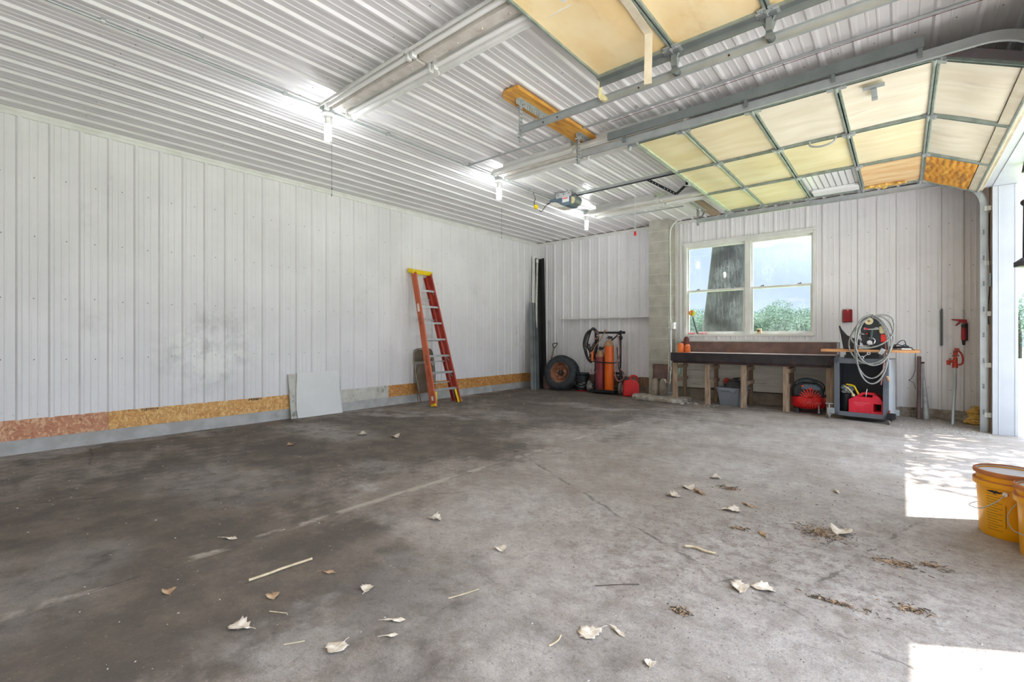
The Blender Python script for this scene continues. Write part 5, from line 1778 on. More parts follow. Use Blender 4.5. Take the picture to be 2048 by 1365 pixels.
for i, x_ in enumerate((-3.10, -2.545, -1.98, -1.375, -0.815)):
    zb = 0.072 if i == 0 else 0.0
    mb = MB(B)
    mb.bx(x_ - 0.035, x_ + 0.035, BY0 + 0.085, BY0 + 0.125, zb + 0.0, 0.74)
    mb.bx(x_ + 0.028, x_ + 0.052, BY0 + 0.09, BY0 + 0.125, zb + 0.0, 0.70 - 0.3 * (i % 2))
    mb.build('leg', M['wood_grey'], wb, smooth=0, bevel=0.003)
    mb = MB(B)
    mb.bx(x_ - 0.03, x_ + 0.03, 8.76, 8.80, 0.0 if i else 0.072, 0.74)
    mb.build('rear_leg', M['wood_brown'], wb, smooth=0, bevel=0.003)
    for z_ in (0.63, 0.40):
        mb = MB(B)
        mb.bx(x_ + 0.034, x_ + 0.052, BY0 + 0.09, 8.80, z_ - 0.03, z_ + 0.03)
        mb.build('cross_tie', M['wood_grey'], wb, smooth=0, bevel=0.002)

for (x_, y_, h_, r_c, m_, lab) in ((-3.05, 8.42, 0.170, 0.056, 'cap_orange', 'orange gas cylinder cap with a dark hole at the bench end'), (-2.945, 8.47, 0.145, 0.050, 'cap_orange', 'orange cylinder cap standing under the brown one'),
                              (-3.03, 8.66, 0.285, 0.054, 'cap_brown', 'taller dark brown cylinder cap behind the two orange caps')):
    o = thing('cylinder_cap', lab, 'cylinder cap', (x_, y_, 0.878), group='cylinder caps on the bench')
    mb = MB()
    mb.lathe([(0, 0), (r_c, 0), (r_c, h_ * .62), (r_c * .95, h_ * .8), (r_c * .7, h_ * .94), (r_c * .3, h_), (0, h_)], seg=24)
    mb.build('body', M[m_], o, smooth=40)
    mb = MB()
    mb.cyl((0.010, -r_c - 0.002, h_ * .62), (0.010, -r_c + 0.006, h_ * .62), 0.009, seg=12)
    mb.build('vent_hole', M['black'], o, smooth=0)

ds = thing('duster', 'lime and orange feather duster on a slate handle leaning in the window corner', 'duster', (-2.90, 8.885, 1.212))
mb = MB()
mb.tube([(0, 0.0, 0.0), (-0.05, -0.005, 0.16), (-0.095, 0.0, 0.32)], [0.019, 0.015, 0.012], 10)
mb.build('handle', M['handle_slate'], ds, smooth=50)
mb = MB()
r_ = random.Random(4)
for k in range(26):
    v = Vector((r_.gauss(0, 1), r_.gauss(0, .7), r_.gauss(0, 1))).normalized()
    mb.ball(Vector((-0.105, -0.005, 0.385)) + v * 0.035, 0.026, (1, 1, 1), 7, 5)
mb.build('feathers', M['duster_green'], ds, smooth=50)
for (x_, w_, lab) in ((-3.02, 0.11, 'small pink rag heaped at the duster end of the sill'), (-2.80, 0.16, 'flat pink rag beside the duster on the sill')):
    mb = MB()
    r_ = random.Random(int(w_ * 100))
    for k in range(9):
        mb.ball((r_.uniform(-w_ / 2, w_ / 2), r_.uniform(-.012, .012), 0.006), 0.018, (1.3, .8, .5), 7, 5)
    o = tag(mb.build('rag', M['pink_rag'], None, smooth=60), lab, 'rag')
    o.location = (x_, 8.905, 1.212)
o = thing('small_timer', 'little cream box with a dark dial on the window sill', 'timer', (-1.885, 8.905, 1.213))
mb = MB()
mb.bx(-0.03, 0.045, -0.018, 0.018, 0, 0.085)
mb.build('case', M['cream'], o, smooth=0, bevel=0.008)
mb = MB()
mb.cyl((0.0, -0.024, 0.045), (0.0, -0.018, 0.045), 0.02, seg=14)
mb.build('dial', M['cap_brown'], o, smooth=40)

# tote with black bag
tt = thing('storage_tote', 'grey plastic tote under the workbench', 'tote', (-2.20, 8.52, 0.0), (0, 0, -14))
mb = MB()
A_ = [(-0.155, -0.13), (0.155, -0.13), (0.155, 0.13), (-0.155, 0.13)]
C_ = [(-0.195, -0.165), (0.195, -0.165), (0.195, 0.165), (-0.195, 0.165)]
va = mb._v([(x, y, 0.0) for x, y in A_]); vb = mb._v([(x, y, 0.29) for x, y in C_])
vc = mb._v([(x * .96, y * .96, 0.29) for x, y in C_]); vd = mb._v([(x * .95, y * .95, 0.012) for x, y in A_])
for i in range(4):
    j = (i + 1) % 4
    mb.bm.faces.new((va[i], va[j], vb[j], vb[i]))
    mb.bm.faces.new((vb[i], vb[j], vc[j], vc[i]))
    mb.bm.faces.new((vc[i], vc[j], vd[j], vd[i]))
mb.bm.faces.new(va[::-1]); mb.bm.faces.new(vd)
mb.build('tub', M['tote'], tt, smooth=0, bevel=0.012)
mb = MB()
mb.bx(-0.207, 0.207, -0.178, -0.160, 0.278, 0.302)
mb.bx(-0.207, 0.207, 0.160, 0.178, 0.278, 0.302)
mb.bx(-0.207, -0.19, -0.178, 0.178, 0.278, 0.302)
mb.bx(0.19, 0.207, -0.178, 0.178, 0.278, 0.302)
mb.prism([(-0.15, 0.28), (0.15, 0.28), (0.12, 0.225), (0.07, 0.225), (0.045, 0.25), (-0.15, 0.25)], 'y', -0.180, -0.155)
mb.build('rim', M['tote'], tt, smooth=0, bevel=0.004)
bg_ = thing('tool_bag', 'black nylon bag slumped on top of the grey tote', 'bag', (-2.17, 8.52, 0.26), (0, 0, -14))
mb = MB()
r_ = random.Random(8)
n_u, n_v = 10, 12
prof = []
rows_ = []
for i in range(n_u + 1):
    u = i / n_u
    hh = 0.195 * (math.sin(PI * min(1, (u * 0.93 + .07))) ** 0.6) * (0.72 + 0.35 * u * (1 - u) * 4) if 0 < i < n_u else 0.03
    x = -0.15 + 0.33 * u
    hh = [0.02, 0.10, 0.155, 0.18, 0.195, 0.20, 0.19, 0.165, 0.13, 0.085, 0.02][i]
    ring = []
    for j in range(n_v + 1):
        a = PI * j / n_v
        ring.append((x + r_.uniform(-.006, .006), -0.125 * math.cos(a) + r_.uniform(-.006, .006), hh * math.sin(a) ** 0.6 + r_.uniform(-.006, .006)))
    rows_.append(mb._v(ring))
for A_, C_ in zip(rows_, rows_[1:]):
    for j in range(n_v):
        mb.bm.faces.new((A_[j], A_[j + 1], C_[j + 1], C_[j]))
    mb.bm.faces.new((A_[0], C_[0], C_[-1], A_[-1]))
mb.build('bag_body', M['cloth_black'], bg_, smooth=30)
mb = MB()
mb.tube(spline([(0.05, -0.10, 0.15), (0.12, -0.10, 0.155), (0.18, -0.10, 0.10), (0.205, -0.06, 0.02)], 6), 0.011, 6)
mb.tube(spline([(0.0, 0.02, 0.19), (0.10, 0.0, 0.20), (0.17, 0.0, 0.13), (0.19, 0.0, 0.04)], 6), 0.009, 6)
mb.tube(spline([(-0.12, -0.15, 0.16), (-0.105, -0.17, 0.08), (-0.11, -0.17, 0.03)], 6), 0.010, 6)
mb.build('strap', M['black'], bg_, smooth=50)
o = thing('hard_hat', 'orange dome poking out of the tote beside the black bag', 'hat', (-2.315, 8.60, 0.335))
mb = MB()
mb.ball((0, 0, 0.07), 0.058, (1, 1, 0.75), 16, 10)
mb.cyl((0, 0, -0.05), (0, 0, 0.06), 0.05, 0.055, 16)
mb.build('dome', M['hydrant_red'], o, smooth=50)
mb = MB()
mb.tube([(0, 0, -0.05), (0.0, 0, 0.02)], 0.06, 12)
mb.build('dark_neck', M['corner_black'], o, smooth=40)
o = thing('drink_bottle', 'green and white bottle standing on the bench tie by the pillar', 'bottle', (-3.20, 8.72, 0.432), (0, 8, 0))
mb = MB()
mb.lathe([(0, 0), (0.035, 0), (0.037, 0.02), (0.037, 0.15), (0.02, 0.20), (0.013, 0.24), (0, 0.24)], seg=18)
mb.build('bottle', mat('pale bottle plastic', G(170, 190, 200), G(120, 170, 70), 5.0, 0.3), o, smooth=40)
mb = MB()
mb.cyl((0, 0, 0.24), (0, 0, 0.265), 0.016, seg=12)
mb.build('cap', M['label_white'], o, smooth=40)

# pancake compressor
cp = thing('air_compressor', 'red pancake air compressor with coiled hose under the bench', 'air compressor', (-1.095, 8.46, 0.0), (0, 0, 6))
mb = MB()
mb.lathe([(0, 0.055), (0.12, 0.058), (0.195, 0.075), (0.222, 0.10), (0.230, 0.125), (0.230, 0.215), (0.222, 0.235), (0.19, 0.25), (0, 0.25)], seg=44)
mb.build('tank', M['red_bright'], cp, smooth=40)
mb = MB()
mb.prism([(-0.20, 0.24), (-0.20, 0.36), (-0.16, 0.43), (-0.06, 0.455), (0.10, 0.45), (0.17, 0.41), (0.195, 0.33), (0.195, 0.24)], 'y', -0.12, 0.14)
mb.build('shroud', M['black'], cp, smooth=0, bevel=0.02, bseg=3)
mb = MB()
mb.prism([(-0.09, 0.355), (-0.10, 0.40), (-0.06, 0.435), (0.09, 0.43), (0.15, 0.39), (0.15, 0.35)], 'y', -0.17, -0.10)
mb.build('console', M['opener'], cp, smooth=0, bevel=0.012)
mb = MB()
mb.cyl((0.025, -0.19, 0.372), (0.025, -0.165, 0.372), 0.020, seg=14)
mb.box((-0.075, -0.174, 0.41), (0.03, 0.012, 0.022))
mb.build('switch', M['red_hose'], cp, smooth=30)
mb = MB()
mb.tube(spline([(-0.12, 0.0, 0.43), (-0.10, -0.01, 0.485), (-0.03, -0.01, 0.50), (0.06, -0.01, 0.49), (0.11, 0, 0.43)], 6), 0.020, 10)
mb.build('handle', M['opener'], cp, smooth=50)
mb = MB()
mb.tube(spline([(-0.21, -0.05, 0.20), (-0.215, -0.06, 0.36), (-0.16, -0.06, 0.47), (-0.04, -0.06, 0.52), (0.10, -0.05, 0.49), (0.19, -0.05, 0.43), (0.20, -0.06, 0.36), (0.17, -0.1, 0.30)], 8), 0.009, 8)
mb.build('power_cord', M['black'], cp, smooth=50)
mb = MB()
for k in range(24):
    a = k * 2 * PI / 24
    t_ = Vector((math.cos(a), 0, math.sin(a)))
    c_ = Vector((0.02, -0.262, 0.215))
    top = 1.0 + 0.25 * max(0, math.sin(a))
    mb.tube(spline([c_ + t_ * 0.045 + Vector((0, -.012, 0)), c_ + t_ * 0.09 + Vector((0.004, -.024, 0)), c_ + t_ * 0.135 * top, c_ + t_ * 0.09 + Vector((.01, 0.016, .01)), c_ + t_ * 0.045 + Vector((0, .012, 0))], 4), 0.0042, 6)
mb.tube(spline([(0.12, -0.25, 0.32), (0.15, -0.26, 0.26), (0.135, -0.262, 0.20), (0.132, -0.262, 0.14)], 5), 0.0045, 6)
co_ = mb.build('coil_hose', M['red_hose'], cp, smooth=50)
mb = MB()
mb.cyl((0.132, -0.262, 0.15), (0.130, -0.262, 0.03), 0.009, 0.007, 8)
mb.cyl((0.130, -0.262, 0.05), (0.130, -0.262, 0.02), 0.012, seg=8)
mb.build('air_fitting', M['chrome'], co_, smooth=40)
for x_, y_ in ((-0.14, -0.16), (0.14, -0.16), (-0.14, 0.14), (0.14, 0.14)):
    mb = MB()
    mb.cyl((x_, y_, 0.0), (x_, y_, 0.075), 0.026, 0.02, 12)
    mb.build('foot', M['black'], cp, smooth=40)
mb = MB()
mb.box((-0.02, -0.2085, 0.29), (0.06, 0.004, 0.02))
# the white brand lettering across the tank
fcu = bpy.data.curves.new('lettering', 'FONT')
fcu.body = 'PORTER-CABLE'
fcu.size = 0.036
fcu.extrude = 0.001
fcu.align_x = 'CENTER'
tmp = bpy.data.objects.new('lettering_tmp', fcu)
COL.objects.link(tmp)
dg = bpy.context.evaluated_depsgraph_get()
me_ = bpy.data.meshes.new_from_object(tmp.evaluated_get(dg))
bpy.data.objects.remove(tmp)
for v in me_.vertices:
    x, y, z = v.co
    a = (x + 0.05) / 0.232
    rr = 0.2315 + z
    v.co = (rr * math.sin(a), -rr * math.cos(a), 0.150 + y)
me_.materials.append(M['label_white'])
o = bpy.data.objects.new('lettering', me_)
COL.objects.link(o)
o.parent = cp
mb.bm.free()

# ================================================================ CABINET STAND, PLANK AND MACHINE
cb = thing('tool_stand', 'slate steel open-front stand on casters beside the bench', 'stand', (-0.43, 7.93, 0.0), (0, 0, -9))
WH, DP = 0.305, 0.42
mb = MB()
for x0_, x1_ in ((-WH, -WH + 0.062), (WH - 0.062, WH)):
    mb.bx(x0_, x1_, 0, 0.03, 0.06, 0.85)
mb.bx(-WH, WH, 0, 0.03, 0.785, 0.85)
mb.bx(-WH, WH, 0, 0.03, 0.06, 0.118)
mb.build('front_frame', M['cabinet'], cb, smooth=0, bevel=0.003)
mb = MB()
mb.bx(-WH, -WH + 0.006, 0.02, DP, 0.06, 0.85)
mb.bx(WH - 0.006, WH, 0.02, DP, 0.06, 0.85)
mb.build('side_panel', M['cabinet_light'], cb, smooth=0)
mb = MB()
mb.bx(-WH + .006, WH - .006, DP - 0.01, DP, 0.06, 0.85)
mb.bx(-WH + .006, WH - .006, 0.03, DP, 0.088, 0.094)
mb.bx(-WH + .006, -WH + .010, 0.03, DP, 0.06, 0.84)
mb.bx(WH - .010, WH - .006, 0.03, DP, 0.06, 0.84)
mb.build('interior', M['cabinet_dark'], cb, smooth=0)
mb = MB()
mb.bx(-WH, WH, 0, DP, 0.850, 0.858)
mb.build('top_plate', M['cabinet'], cb, smooth=0)
mb = MB()
mb.bx(-0.17, 0.20, 0.02, 0.30, 0.858, 0.944)
mb.bx(-0.19, -0.17, 0.02, 0.30, 0.858, 0.90)
mb.build('riser', M['black_paint'], cb, smooth=0, bevel=0.004)
for (x_, y_, k_) in ((-WH - 0.055, 0.0, 0), (WH + 0.01, 0.0, 1), (-WH + 0.02, DP, 0), (WH - 0.02, DP, 0)):
    mb = MB()
    mb.box((x_ + 0.02, y_, 0.115), (0.085, 0.05, 0.075))
    mb.bx(x_ - 0.02, x_ + 0.02, y_ - 0.02, y_ + 0.02, 0.045, 0.08)
    cs = mb.build('caster_bracket', M['black_paint'] if k_ else M['galv'], cb, smooth=0, bevel=0.003)
    mb = MB()
    mb.lathe([(0.0, -0.014), (0.026, -0.014), (0.031, -0.008), (0.031, 0.008), (0.026, 0.014), (0, 0.014)], (x_ - 0.012, y_ - 0.012, 0.031), (0.6, 1, 0), 18)
    mb.build('caster_wheel', M['wheel_rubber'], cs, smooth=40)
    if y_ == 0.0:
        mb = MB()
        mb.cyl((x_ + 0.0, y_ - 0.01, 0.15), (x_, y_ - 0.01, 0.215 if not k_ else 0.19), 0.008, seg=8)
        if not k_:
            mb.cyl((x_ - 0.045, y_ - 0.01, 0.212), (x_ + 0.05, y_ - 0.01, 0.212), 0.006, seg=8)
        mb.build('locking_screw', M['galv'] if not k_ else M['red_paint'], cs, smooth=40)

pk = MB()
pk.bx(-0.545, 0.52, -0.12, 0.14, 0, 0.035)
pk.bx(-0.40, 0.50, 0.12, 0.20, 0.006, 0.042)
o = tag(pk.build('plank', M['plank'], None, smooth=0, bevel=0.003), 'sawn plank laid across the stand under the machine', 'plank')
o.location = (-0.335, 8.06, 0.944)
o.rotation_euler = (0, 0, R(-4))

mc = thing('pipe_machine', 'black geared bench machine with white dial standing on the plank', 'machine', (-0.31, 8.06, 0.980))
mb = MB()
mb.bx(-0.12, 0.12, -0.07, 0.10, 0.085, 0.345)
mb.bx(-0.10, 0.17, -0.06, 0.10, 0.06, 0.22)
mb.bx(-0.02, 0.18, -0.07, 0.09, 0.0, 0.09)
mb.build('gear_case', M['black'], mc, smooth=0, bevel=0.012)
mb = MB()
mb.lathe([(0, -0.08), (0.09, -0.08), (0.10, -0.07), (0.10, 0.06), (0.09, 0.07), (0, 0.07)], (-0.015, 0.0, 0.375), (0, 1, 0), 26)
mb.build('gear_head', M['black'], mc, smooth=40)
mb = MB()
mb.lathe([(0, -0.008), (0.044, -0.006), (0.048, 0.0), (0.044, 0.012), (0, 0.012)], (-0.03, -0.085, 0.385), (0, 1, 0), 24)
dl = mb.build('dial', M['cream'], mc, smooth=40)
mb = MB()
mb.cyl((-0.03, -0.098, 0.385), (-0.03, -0.09, 0.385), 0.016, seg=14)
mb.build('dial_knob', M['tank_top'], dl, smooth=40)
mb = MB()
mb.bx(-0.085, 0.09, -0.076, -0.070, 0.268, 0.298)
nb = mb.build('name_plate', M['alu'], mc, smooth=0)
mb = MB()
mb.ball((-0.055, -0.077, 0.283), 0.026, (1.1, .1, .5), 12, 6)
mb.build('plate_emblem', M['red_faded'], nb, smooth=40)
mb = MB()
mb.bx(-0.02, 0.055, -0.0775, -0.076, 0.28, 0.288)
mb.build('plate_print', M['galv_dark'], nb, smooth=0)
mb = MB()
mb.tube([(0.0, -0.10, 0.255), (-0.003, -0.12, 0.20), (-0.008, -0.125, 0.135)], [0.026, 0.022, 0.014], 12)
mb.build('crank_handle', mat('dark green grip', G(58, 70, 66), None, rough=0.45), mc, smooth=50)
mb = MB()
mb.tube([(-0.008 + 0.045 * math.cos(R(a)), -0.13, 0.115 + 0.045 * math.sin(R(a))) for a in range(-80, 120, 14)], 0.008, 8)
mb.lathe([(0, -0.012), (0.03, -0.01), (0.034, 0.0), (0.03, 0.02), (0, 0.02)], (-0.02, -0.13, 0.095), (0, 1, 0), 20)
mb.build('hand_wheel', M['chrome'], mc, smooth=40)
mb = MB()
mb.cyl((-0.05, -0.078, 0.215), (-0.05, -0.07, 0.215), 0.012, seg=12)
mb.build('stop_button', M['red_bright'], mc, smooth=40)
mb = MB()
mb.bx(0.095, 0.175, -0.085, -0.02, 0.10, 0.205)
mb.build('switch_box', M['red_hose'], mc, smooth=0, bevel=0.008)
mb = MB()
r_ = random.Random(6)
for k in range(10):
    x_, z_ = r_.uniform(-0.16, -0.10), r_.uniform(0.10, 0.24)
    mb.cyl((x_, -0.06, z_), (x_ + r_.uniform(.02, .05), -0.05 + r_.uniform(-.02, .02), z_ + r_.uniform(-.01, .01)), r_.uniform(.006, .016), seg=8)
mb.build('chuck_fittings', M['chrome'], mc, smooth=30)
mb = MB()
mb.cyl((0.105, -0.12, 0.235), (0.105, -0.12, 0.315), 0.026, 0.024, 14)
mb.cyl((0.105, -0.12, 0.215), (0.105, -0.12, 0.235), 0.018, seg=12)
mb.build('plug', M['cream'], mc, smooth=40)
mb = MB()
mb.bx(-0.09, 0.06, -0.03, 0.06, 0.0, 0.06)
mb.build('base_block', M['cabinet_light'], mc, smooth=0, bevel=0.004)
mb = MB()
mb.tube(spline([(0.14, -0.09, 0.10), (0.15, -0.14, 0.0), (0.13, -0.19, -0.20), (0.11, -0.19, -0.38), (0.10, -0.19, -0.46)], 7), 0.009, 8)
mb.build('red_lead', M['hose_pink'], mc, smooth=50)

cc = thing('coiled_cable', 'grey cable coiled in big loops over the machine', 'cable', (-0.31, 7.88, 1.40))
loops = [(-0.01, 0.235, 0.02, 0.60, 0.35), (0.0, 0.18, 0.03, 0.80, 0.0), (0.01, 0.17, 0.01, 0.87, -0.10), (0.01, 0.225, 0.02, 0.37, 0.45), (0.02, 0.19, 0.035, 0.62, -0.25)]
for k, (dx, wd, top, dep, sk) in enumerate(loops):
    pts = []
    for i in range(12):
        a = 2 * PI * i / 12
        zz = (top - dep) / 2 + (top + dep) / 2 * math.cos(a)
        low = max(0, -math.cos(a))
        yy = -0.012 * k - 0.045 * low + 0.03
        pts.append((dx + wd * math.sin(a) + sk * 0.12 * low, yy, zz + sk * 0.22 * math.sin(a)))
    mb = MB()
    mb.tube(spline(pts, 5, True), 0.0095, 8)
    mb.build('cable_loop', M['cable'], cc, smooth=50)
mb = MB()
mb.box((0.11, -0.11, -0.44), (0.05, 0.04, 0.08), (0, 30, 10))
mb.build('connector', M['cable'], cc, smooth=30, bevel=0.004)
mb = MB()
mb.cyl((0.16, -0.08, -0.76), (0.19, -0.08, -0.82), 0.018, seg=10)
mb.build('connector', M['tank_top'], cc, smooth=30)
sc_ = thing('wrench', 'small chrome ring wrench hanging under the plank', 'wrench', (-0.375, 7.90, 0.89))
mb = MB()
mb.tube([(0.03, 0, 0.035), (-0.02, 0, -0.01)], 0.007, 8)
mb.lathe([(0.010, -0.006), (0.02, -0.006), (0.02, 0.006), (0.010, 0.006)], (0.037, 0, 0.042), (0, 1, 0), 14)
mb.lathe([(0.012, -0.007), (0.024, -0.007), (0.024, 0.007), (0.012, 0.007)], (-0.035, 0, -0.02), (0, 1, 0), 14)
mb.build('shank', M['chrome'], sc_, smooth=40)

mb = MB()
mb.prism([(-0.10, 0.325), (-0.075, 0.20), (-0.045, 0.0), (0.12, 0.0), (0.14, 0.06), (0.14, 0.135), (0.09, 0.14), (0.0, 0.19), (-0.06, 0.27), (-0.085, 0.33)], 'y', -0.02, 0.03)
o = tag(mb.build('plough_point', M['dark_steel'], None, smooth=0, bevel=0.008), 'dark pointed steel plough share standing on the plank beside the machine', 'plough share')
o.location = (-0.585, 8.08, 0.984)
hp = thing('tangled_cable', 'tangled black cord heaped on the far end of the plank', 'cord', (-0.02, 8.08, 0.98))
mb = MB()
r_ = random.Random(15)
pp = []
for k in range(46):
    a = k * 1.3
    rr = r_.uniform(.03, .105)
    pp.append((rr * 1.3 * math.cos(a), rr * 0.7 * math.sin(a), 0.014 + max(0, 0.075 - rr * .55) * r_.random() + 0.006))
mb.tube(spline(pp, 4), 0.006, 6)
mb.build('cord_heap', M['black'], hp, smooth=50)
mb = MB()
mb.tube(spline([(0.10, 0.0, 0.012), (0.15, -0.12, 0.0), (0.155, -0.165, -0.05), (0.155, -0.165, -0.25), (0.12, -0.165, -0.36), (0.09, -0.165, -0.39)], 6), 0.005, 6)
mb.tube(spline([(-0.06, -0.05, 0.02), (0.0, -0.10, 0.11), (0.05, -0.06, 0.12), (0.07, -0.02, 0.03)], 6), 0.005, 6)
mb.tube(spline([(0.09, -0.165, -0.39), (0.14, -0.165, -0.42), (0.16, -0.165, -0.50)], 5), 0.003, 6)
mb.build('cord_tail', M['black'], hp, smooth=50)
mb = MB()
mb.bx(0.02, 0.12, -0.11, -0.06, 0.003, 0.022)
mb.build('connector', M['label_white'], hp, smooth=0, bevel=0.004)

# big faded can inside the stand, with a black sack
gc = thing('gas_can', 'big faded red gas can inside the slate stand', 'gas can', (-0.365, 8.08, 0.095), (0, 0, -9))
mb = MB()
ol = [(-0.185, 0.0), (0.185, 0.0), (0.195, 0.02), (0.195, 0.17), (0.16, 0.255), (0.10, 0.295), (-0.05, 0.30), (-0.11, 0.27), (-0.185, 0.20)]
# body with a slot under the top grip and one at the back
from_ = -0.10
mb.prism([(-0.19, 0.01), (-0.18, 0.0), (0.09, 0.0), (0.09, 0.235), (-0.06, 0.235), (-0.12, 0.235), (-0.19, 0.19)], 'y', -0.10, 0.10)
mb.prism([(0.08, 0.0), (0.185, 0.0), (0.195, 0.02), (0.195, 0.05), (0.08, 0.05)], 'y', -0.10, 0.10)
mb.prism([(0.08, 0.15), (0.195, 0.15), (0.19, 0.19), (0.16, 0.24), (0.12, 0.27), (0.08, 0.27)], 'y', -0.10, 0.10)
mb.prism([(0.165, 0.04), (0.195, 0.04), (0.195, 0.16), (0.165, 0.16)], 'y', -0.06, 0.06)
mb.build('body', M['red_faded'], gc, smooth=0, bevel=0.018, bseg=3)
mb = MB()
mb.prism([(-0.13, 0.23), (-0.055, 0.29), (-0.03, 0.30), (0.09, 0.295), (0.13, 0.265), (0.08, 0.23), (0.07, 0.262), (-0.03, 0.266), (-0.06, 0.23)], 'y', -0.05, 0.05)
mb.build('handle', M['red_faded'], gc, smooth=0, bevel=0.012)
mb = MB()
mb.tube(spline([(-0.09, -0.02, 0.26), (-0.12, -0.03, 0.33), (-0.14, -0.03, 0.37), (-0.18, -0.03, 0.385), (-0.23, -0.03, 0.39)], 5), [0.012] * 21, 8)
mb.build('spout', M['yellow_plug'], gc, smooth=50, label='yellow spout')
mb = MB()
mb.tube(spline([(-0.14, -0.06, 0.25), (-0.16, -0.07, 0.29), (-0.20, -0.07, 0.34), (-0.25, -0.06, 0.365)], 5), 0.010, 8)
mb.cyl((-0.14, -0.06, 0.235), (-0.145, -0.062, 0.262), 0.02, seg=12)
mb.build('vent_tube', M['cream'], gc, smooth=50)
mb = MB()
mb.tube([(0.0, -0.058, 0.225), (0.005, -0.06, 0.30), (0.015, -0.06, 0.345)], [0.003, 0.006, 0.007], 6)
mb.build('paper_tag', M['label_white'], gc, smooth=0)
mb = MB()
r_ = random.Random(2)
for row, (zz, n_) in enumerate(((0.158, 12), (0.138, 8), (0.120, 6))):
    for k in range(n_):
        x_ = -0.125 + k * 0.015 + row * 0.012
        mb.box((x_, -0.1015, zz), (0.004, 0.003, 0.014 if row == 0 else 0.008), (0, r_.uniform(-25, 25), 0))
        if r_.random() < .6:
            mb.box((x_ + 0.004, -0.1015, zz + r_.choice((-.005, 0, .005))), (0.009, 0.003, 0.003))
mb.build('embossed_marks', mat('pink embossing', G(232, 132, 142), None, rough=0.5), gc, smooth=0)
bs = thing('black_sack', 'black bin with crinkled clear bag in its mouth inside the stand', 'bin', (-0.60, 8.20, 0.095))
mb = MB()
mb.lathe([(0, 0), (0.075, 0), (0.085, 0.25), (0.08, 0.25), (0.07, 0.02), (0, 0.02)], seg=20)
mb.build('bin', M['black'], bs, smooth=40)
mb = MB()
r_ = random.Random(9)
for k in range(16):
    mb.ball((r_.uniform(-.05, .06), r_.uniform(-.05, .04), 0.27 + r_.uniform(0, .09)), 0.035, (1, .8, .8), 6, 4)
mb.build('liner', M['bag_clear'], bs, smooth=0)

# ================================================================ END WALL BY THE DOORWAY
wr = thing('wall_tray', 'small red metal tray screwed to the end wall above the plank', 'tray', (-0.640, 8.90, 1.38))
mb = MB()
mb.bx(-0.052, 0.052, 0.02, 0.036, 0.03, 0.20)
mb.bx(-0.058, -0.048, -0.005, 0.036, 0.0, 0.19)
mb.bx(0.048, 0.058, -0.005, 0.036, 0.0, 0.19)
mb.bx(-0.058, 0.058, -0.02, 0.036, 0.0, 0.012)
mb.bx(-0.058, 0.058, -0.02, -0.012, 0.0, 0.035)
mb.build('tray', M['red_paint'], wr, smooth=0, bevel=0.003)
mb = MB()
for x_ in (-0.042, -0.015, 0.015, 0.042):
    mb.box((x_, 0.026, 0.203), (0.016, 0.02, 0.012))
mb.cyl((0.0, 0.014, 0.185), (0.0, 0.022, 0.185), 0.008, seg=10)
mb.build('screw_tab', M['alu'], wr, smooth=0)

ab = thing('auger_bit', 'long grey spiral auger bit hung upright on the end wall', 'drill bit', (0.432, 8.90, 1.03))
mb = MB()
N = 200
va, vb = [], []
for i in range(N + 1):
    a = i * 0.62
    z_ = 0.50 * i / N
    va.append(mb._v([(0.021 * math.cos(a), 0.021 * math.sin(a), z_)])[0])
    vb.append(mb._v([(-0.021 * math.cos(a), -0.021 * math.sin(a), z_)])[0])
for i in range(N):
    mb.bm.faces.new((va[i], va[i + 1], vb[i + 1], vb[i]))
mb.cyl((0, 0, 0), (0, 0, 0.5), 0.009, seg=8)
mb.build('spiral', M['galv_dark'], ab, smooth=40)
mb = MB()
mb.tube(spline([(0.0, 0.0, 0.495), (0.008, 0.01, 0.515), (-0.004, 0.03, 0.512)], 4), 0.004, 6)
mb.build('hook', M['ink'], ab, smooth=40)

gg = thing('grease_gun', 'red lever grease gun hanging by its wire on the end wall', 'grease gun', (0.655, 8.89, 1.04))
mb = MB()
mb.cyl((0, 0, 0.07), (0, 0, 0.245), 0.027, seg=18)
mb.build('barrel', M['red_paint'], gg, smooth=40)
mb = MB()
mb.cyl((0, 0, 0.0), (0, 0, 0.075), 0.014, 0.022, 12)
mb.cyl((0.004, 0, 0.235), (0.004, 0, 0.285), 0.030, seg=16)
mb.cyl((0.03, 0, 0.06), (0.03, 0, 0.30), 0.012, seg=8)
mb.build('head', M['dark_steel'], gg, smooth=40)
mb = MB()
mb.prism([(-0.125, 0.345), (-0.12, 0.36), (0.03, 0.348), (0.035, 0.30), (-0.005, 0.29), (-0.02, 0.315), (-0.075, 0.26), (-0.085, 0.27), (-0.045, 0.325)], 'y', -0.014, 0.014)
mb.build('lever', M['red_paint'], gg, smooth=0, bevel=0.004)
mb = MB()
mb.tube(spline([(0.012, 0, 0.34), (0.012, 0, 0.46), (0.004, 0.0, 0.475), (-0.018, 0.0, 0.475)], 5), 0.003, 6)
mb.tube([(-0.006, 0, 0.35), (-0.006, 0, 0.47)], 0.002, 6)
mb.build('hanging_wire', M['galv'], gg, smooth=40)

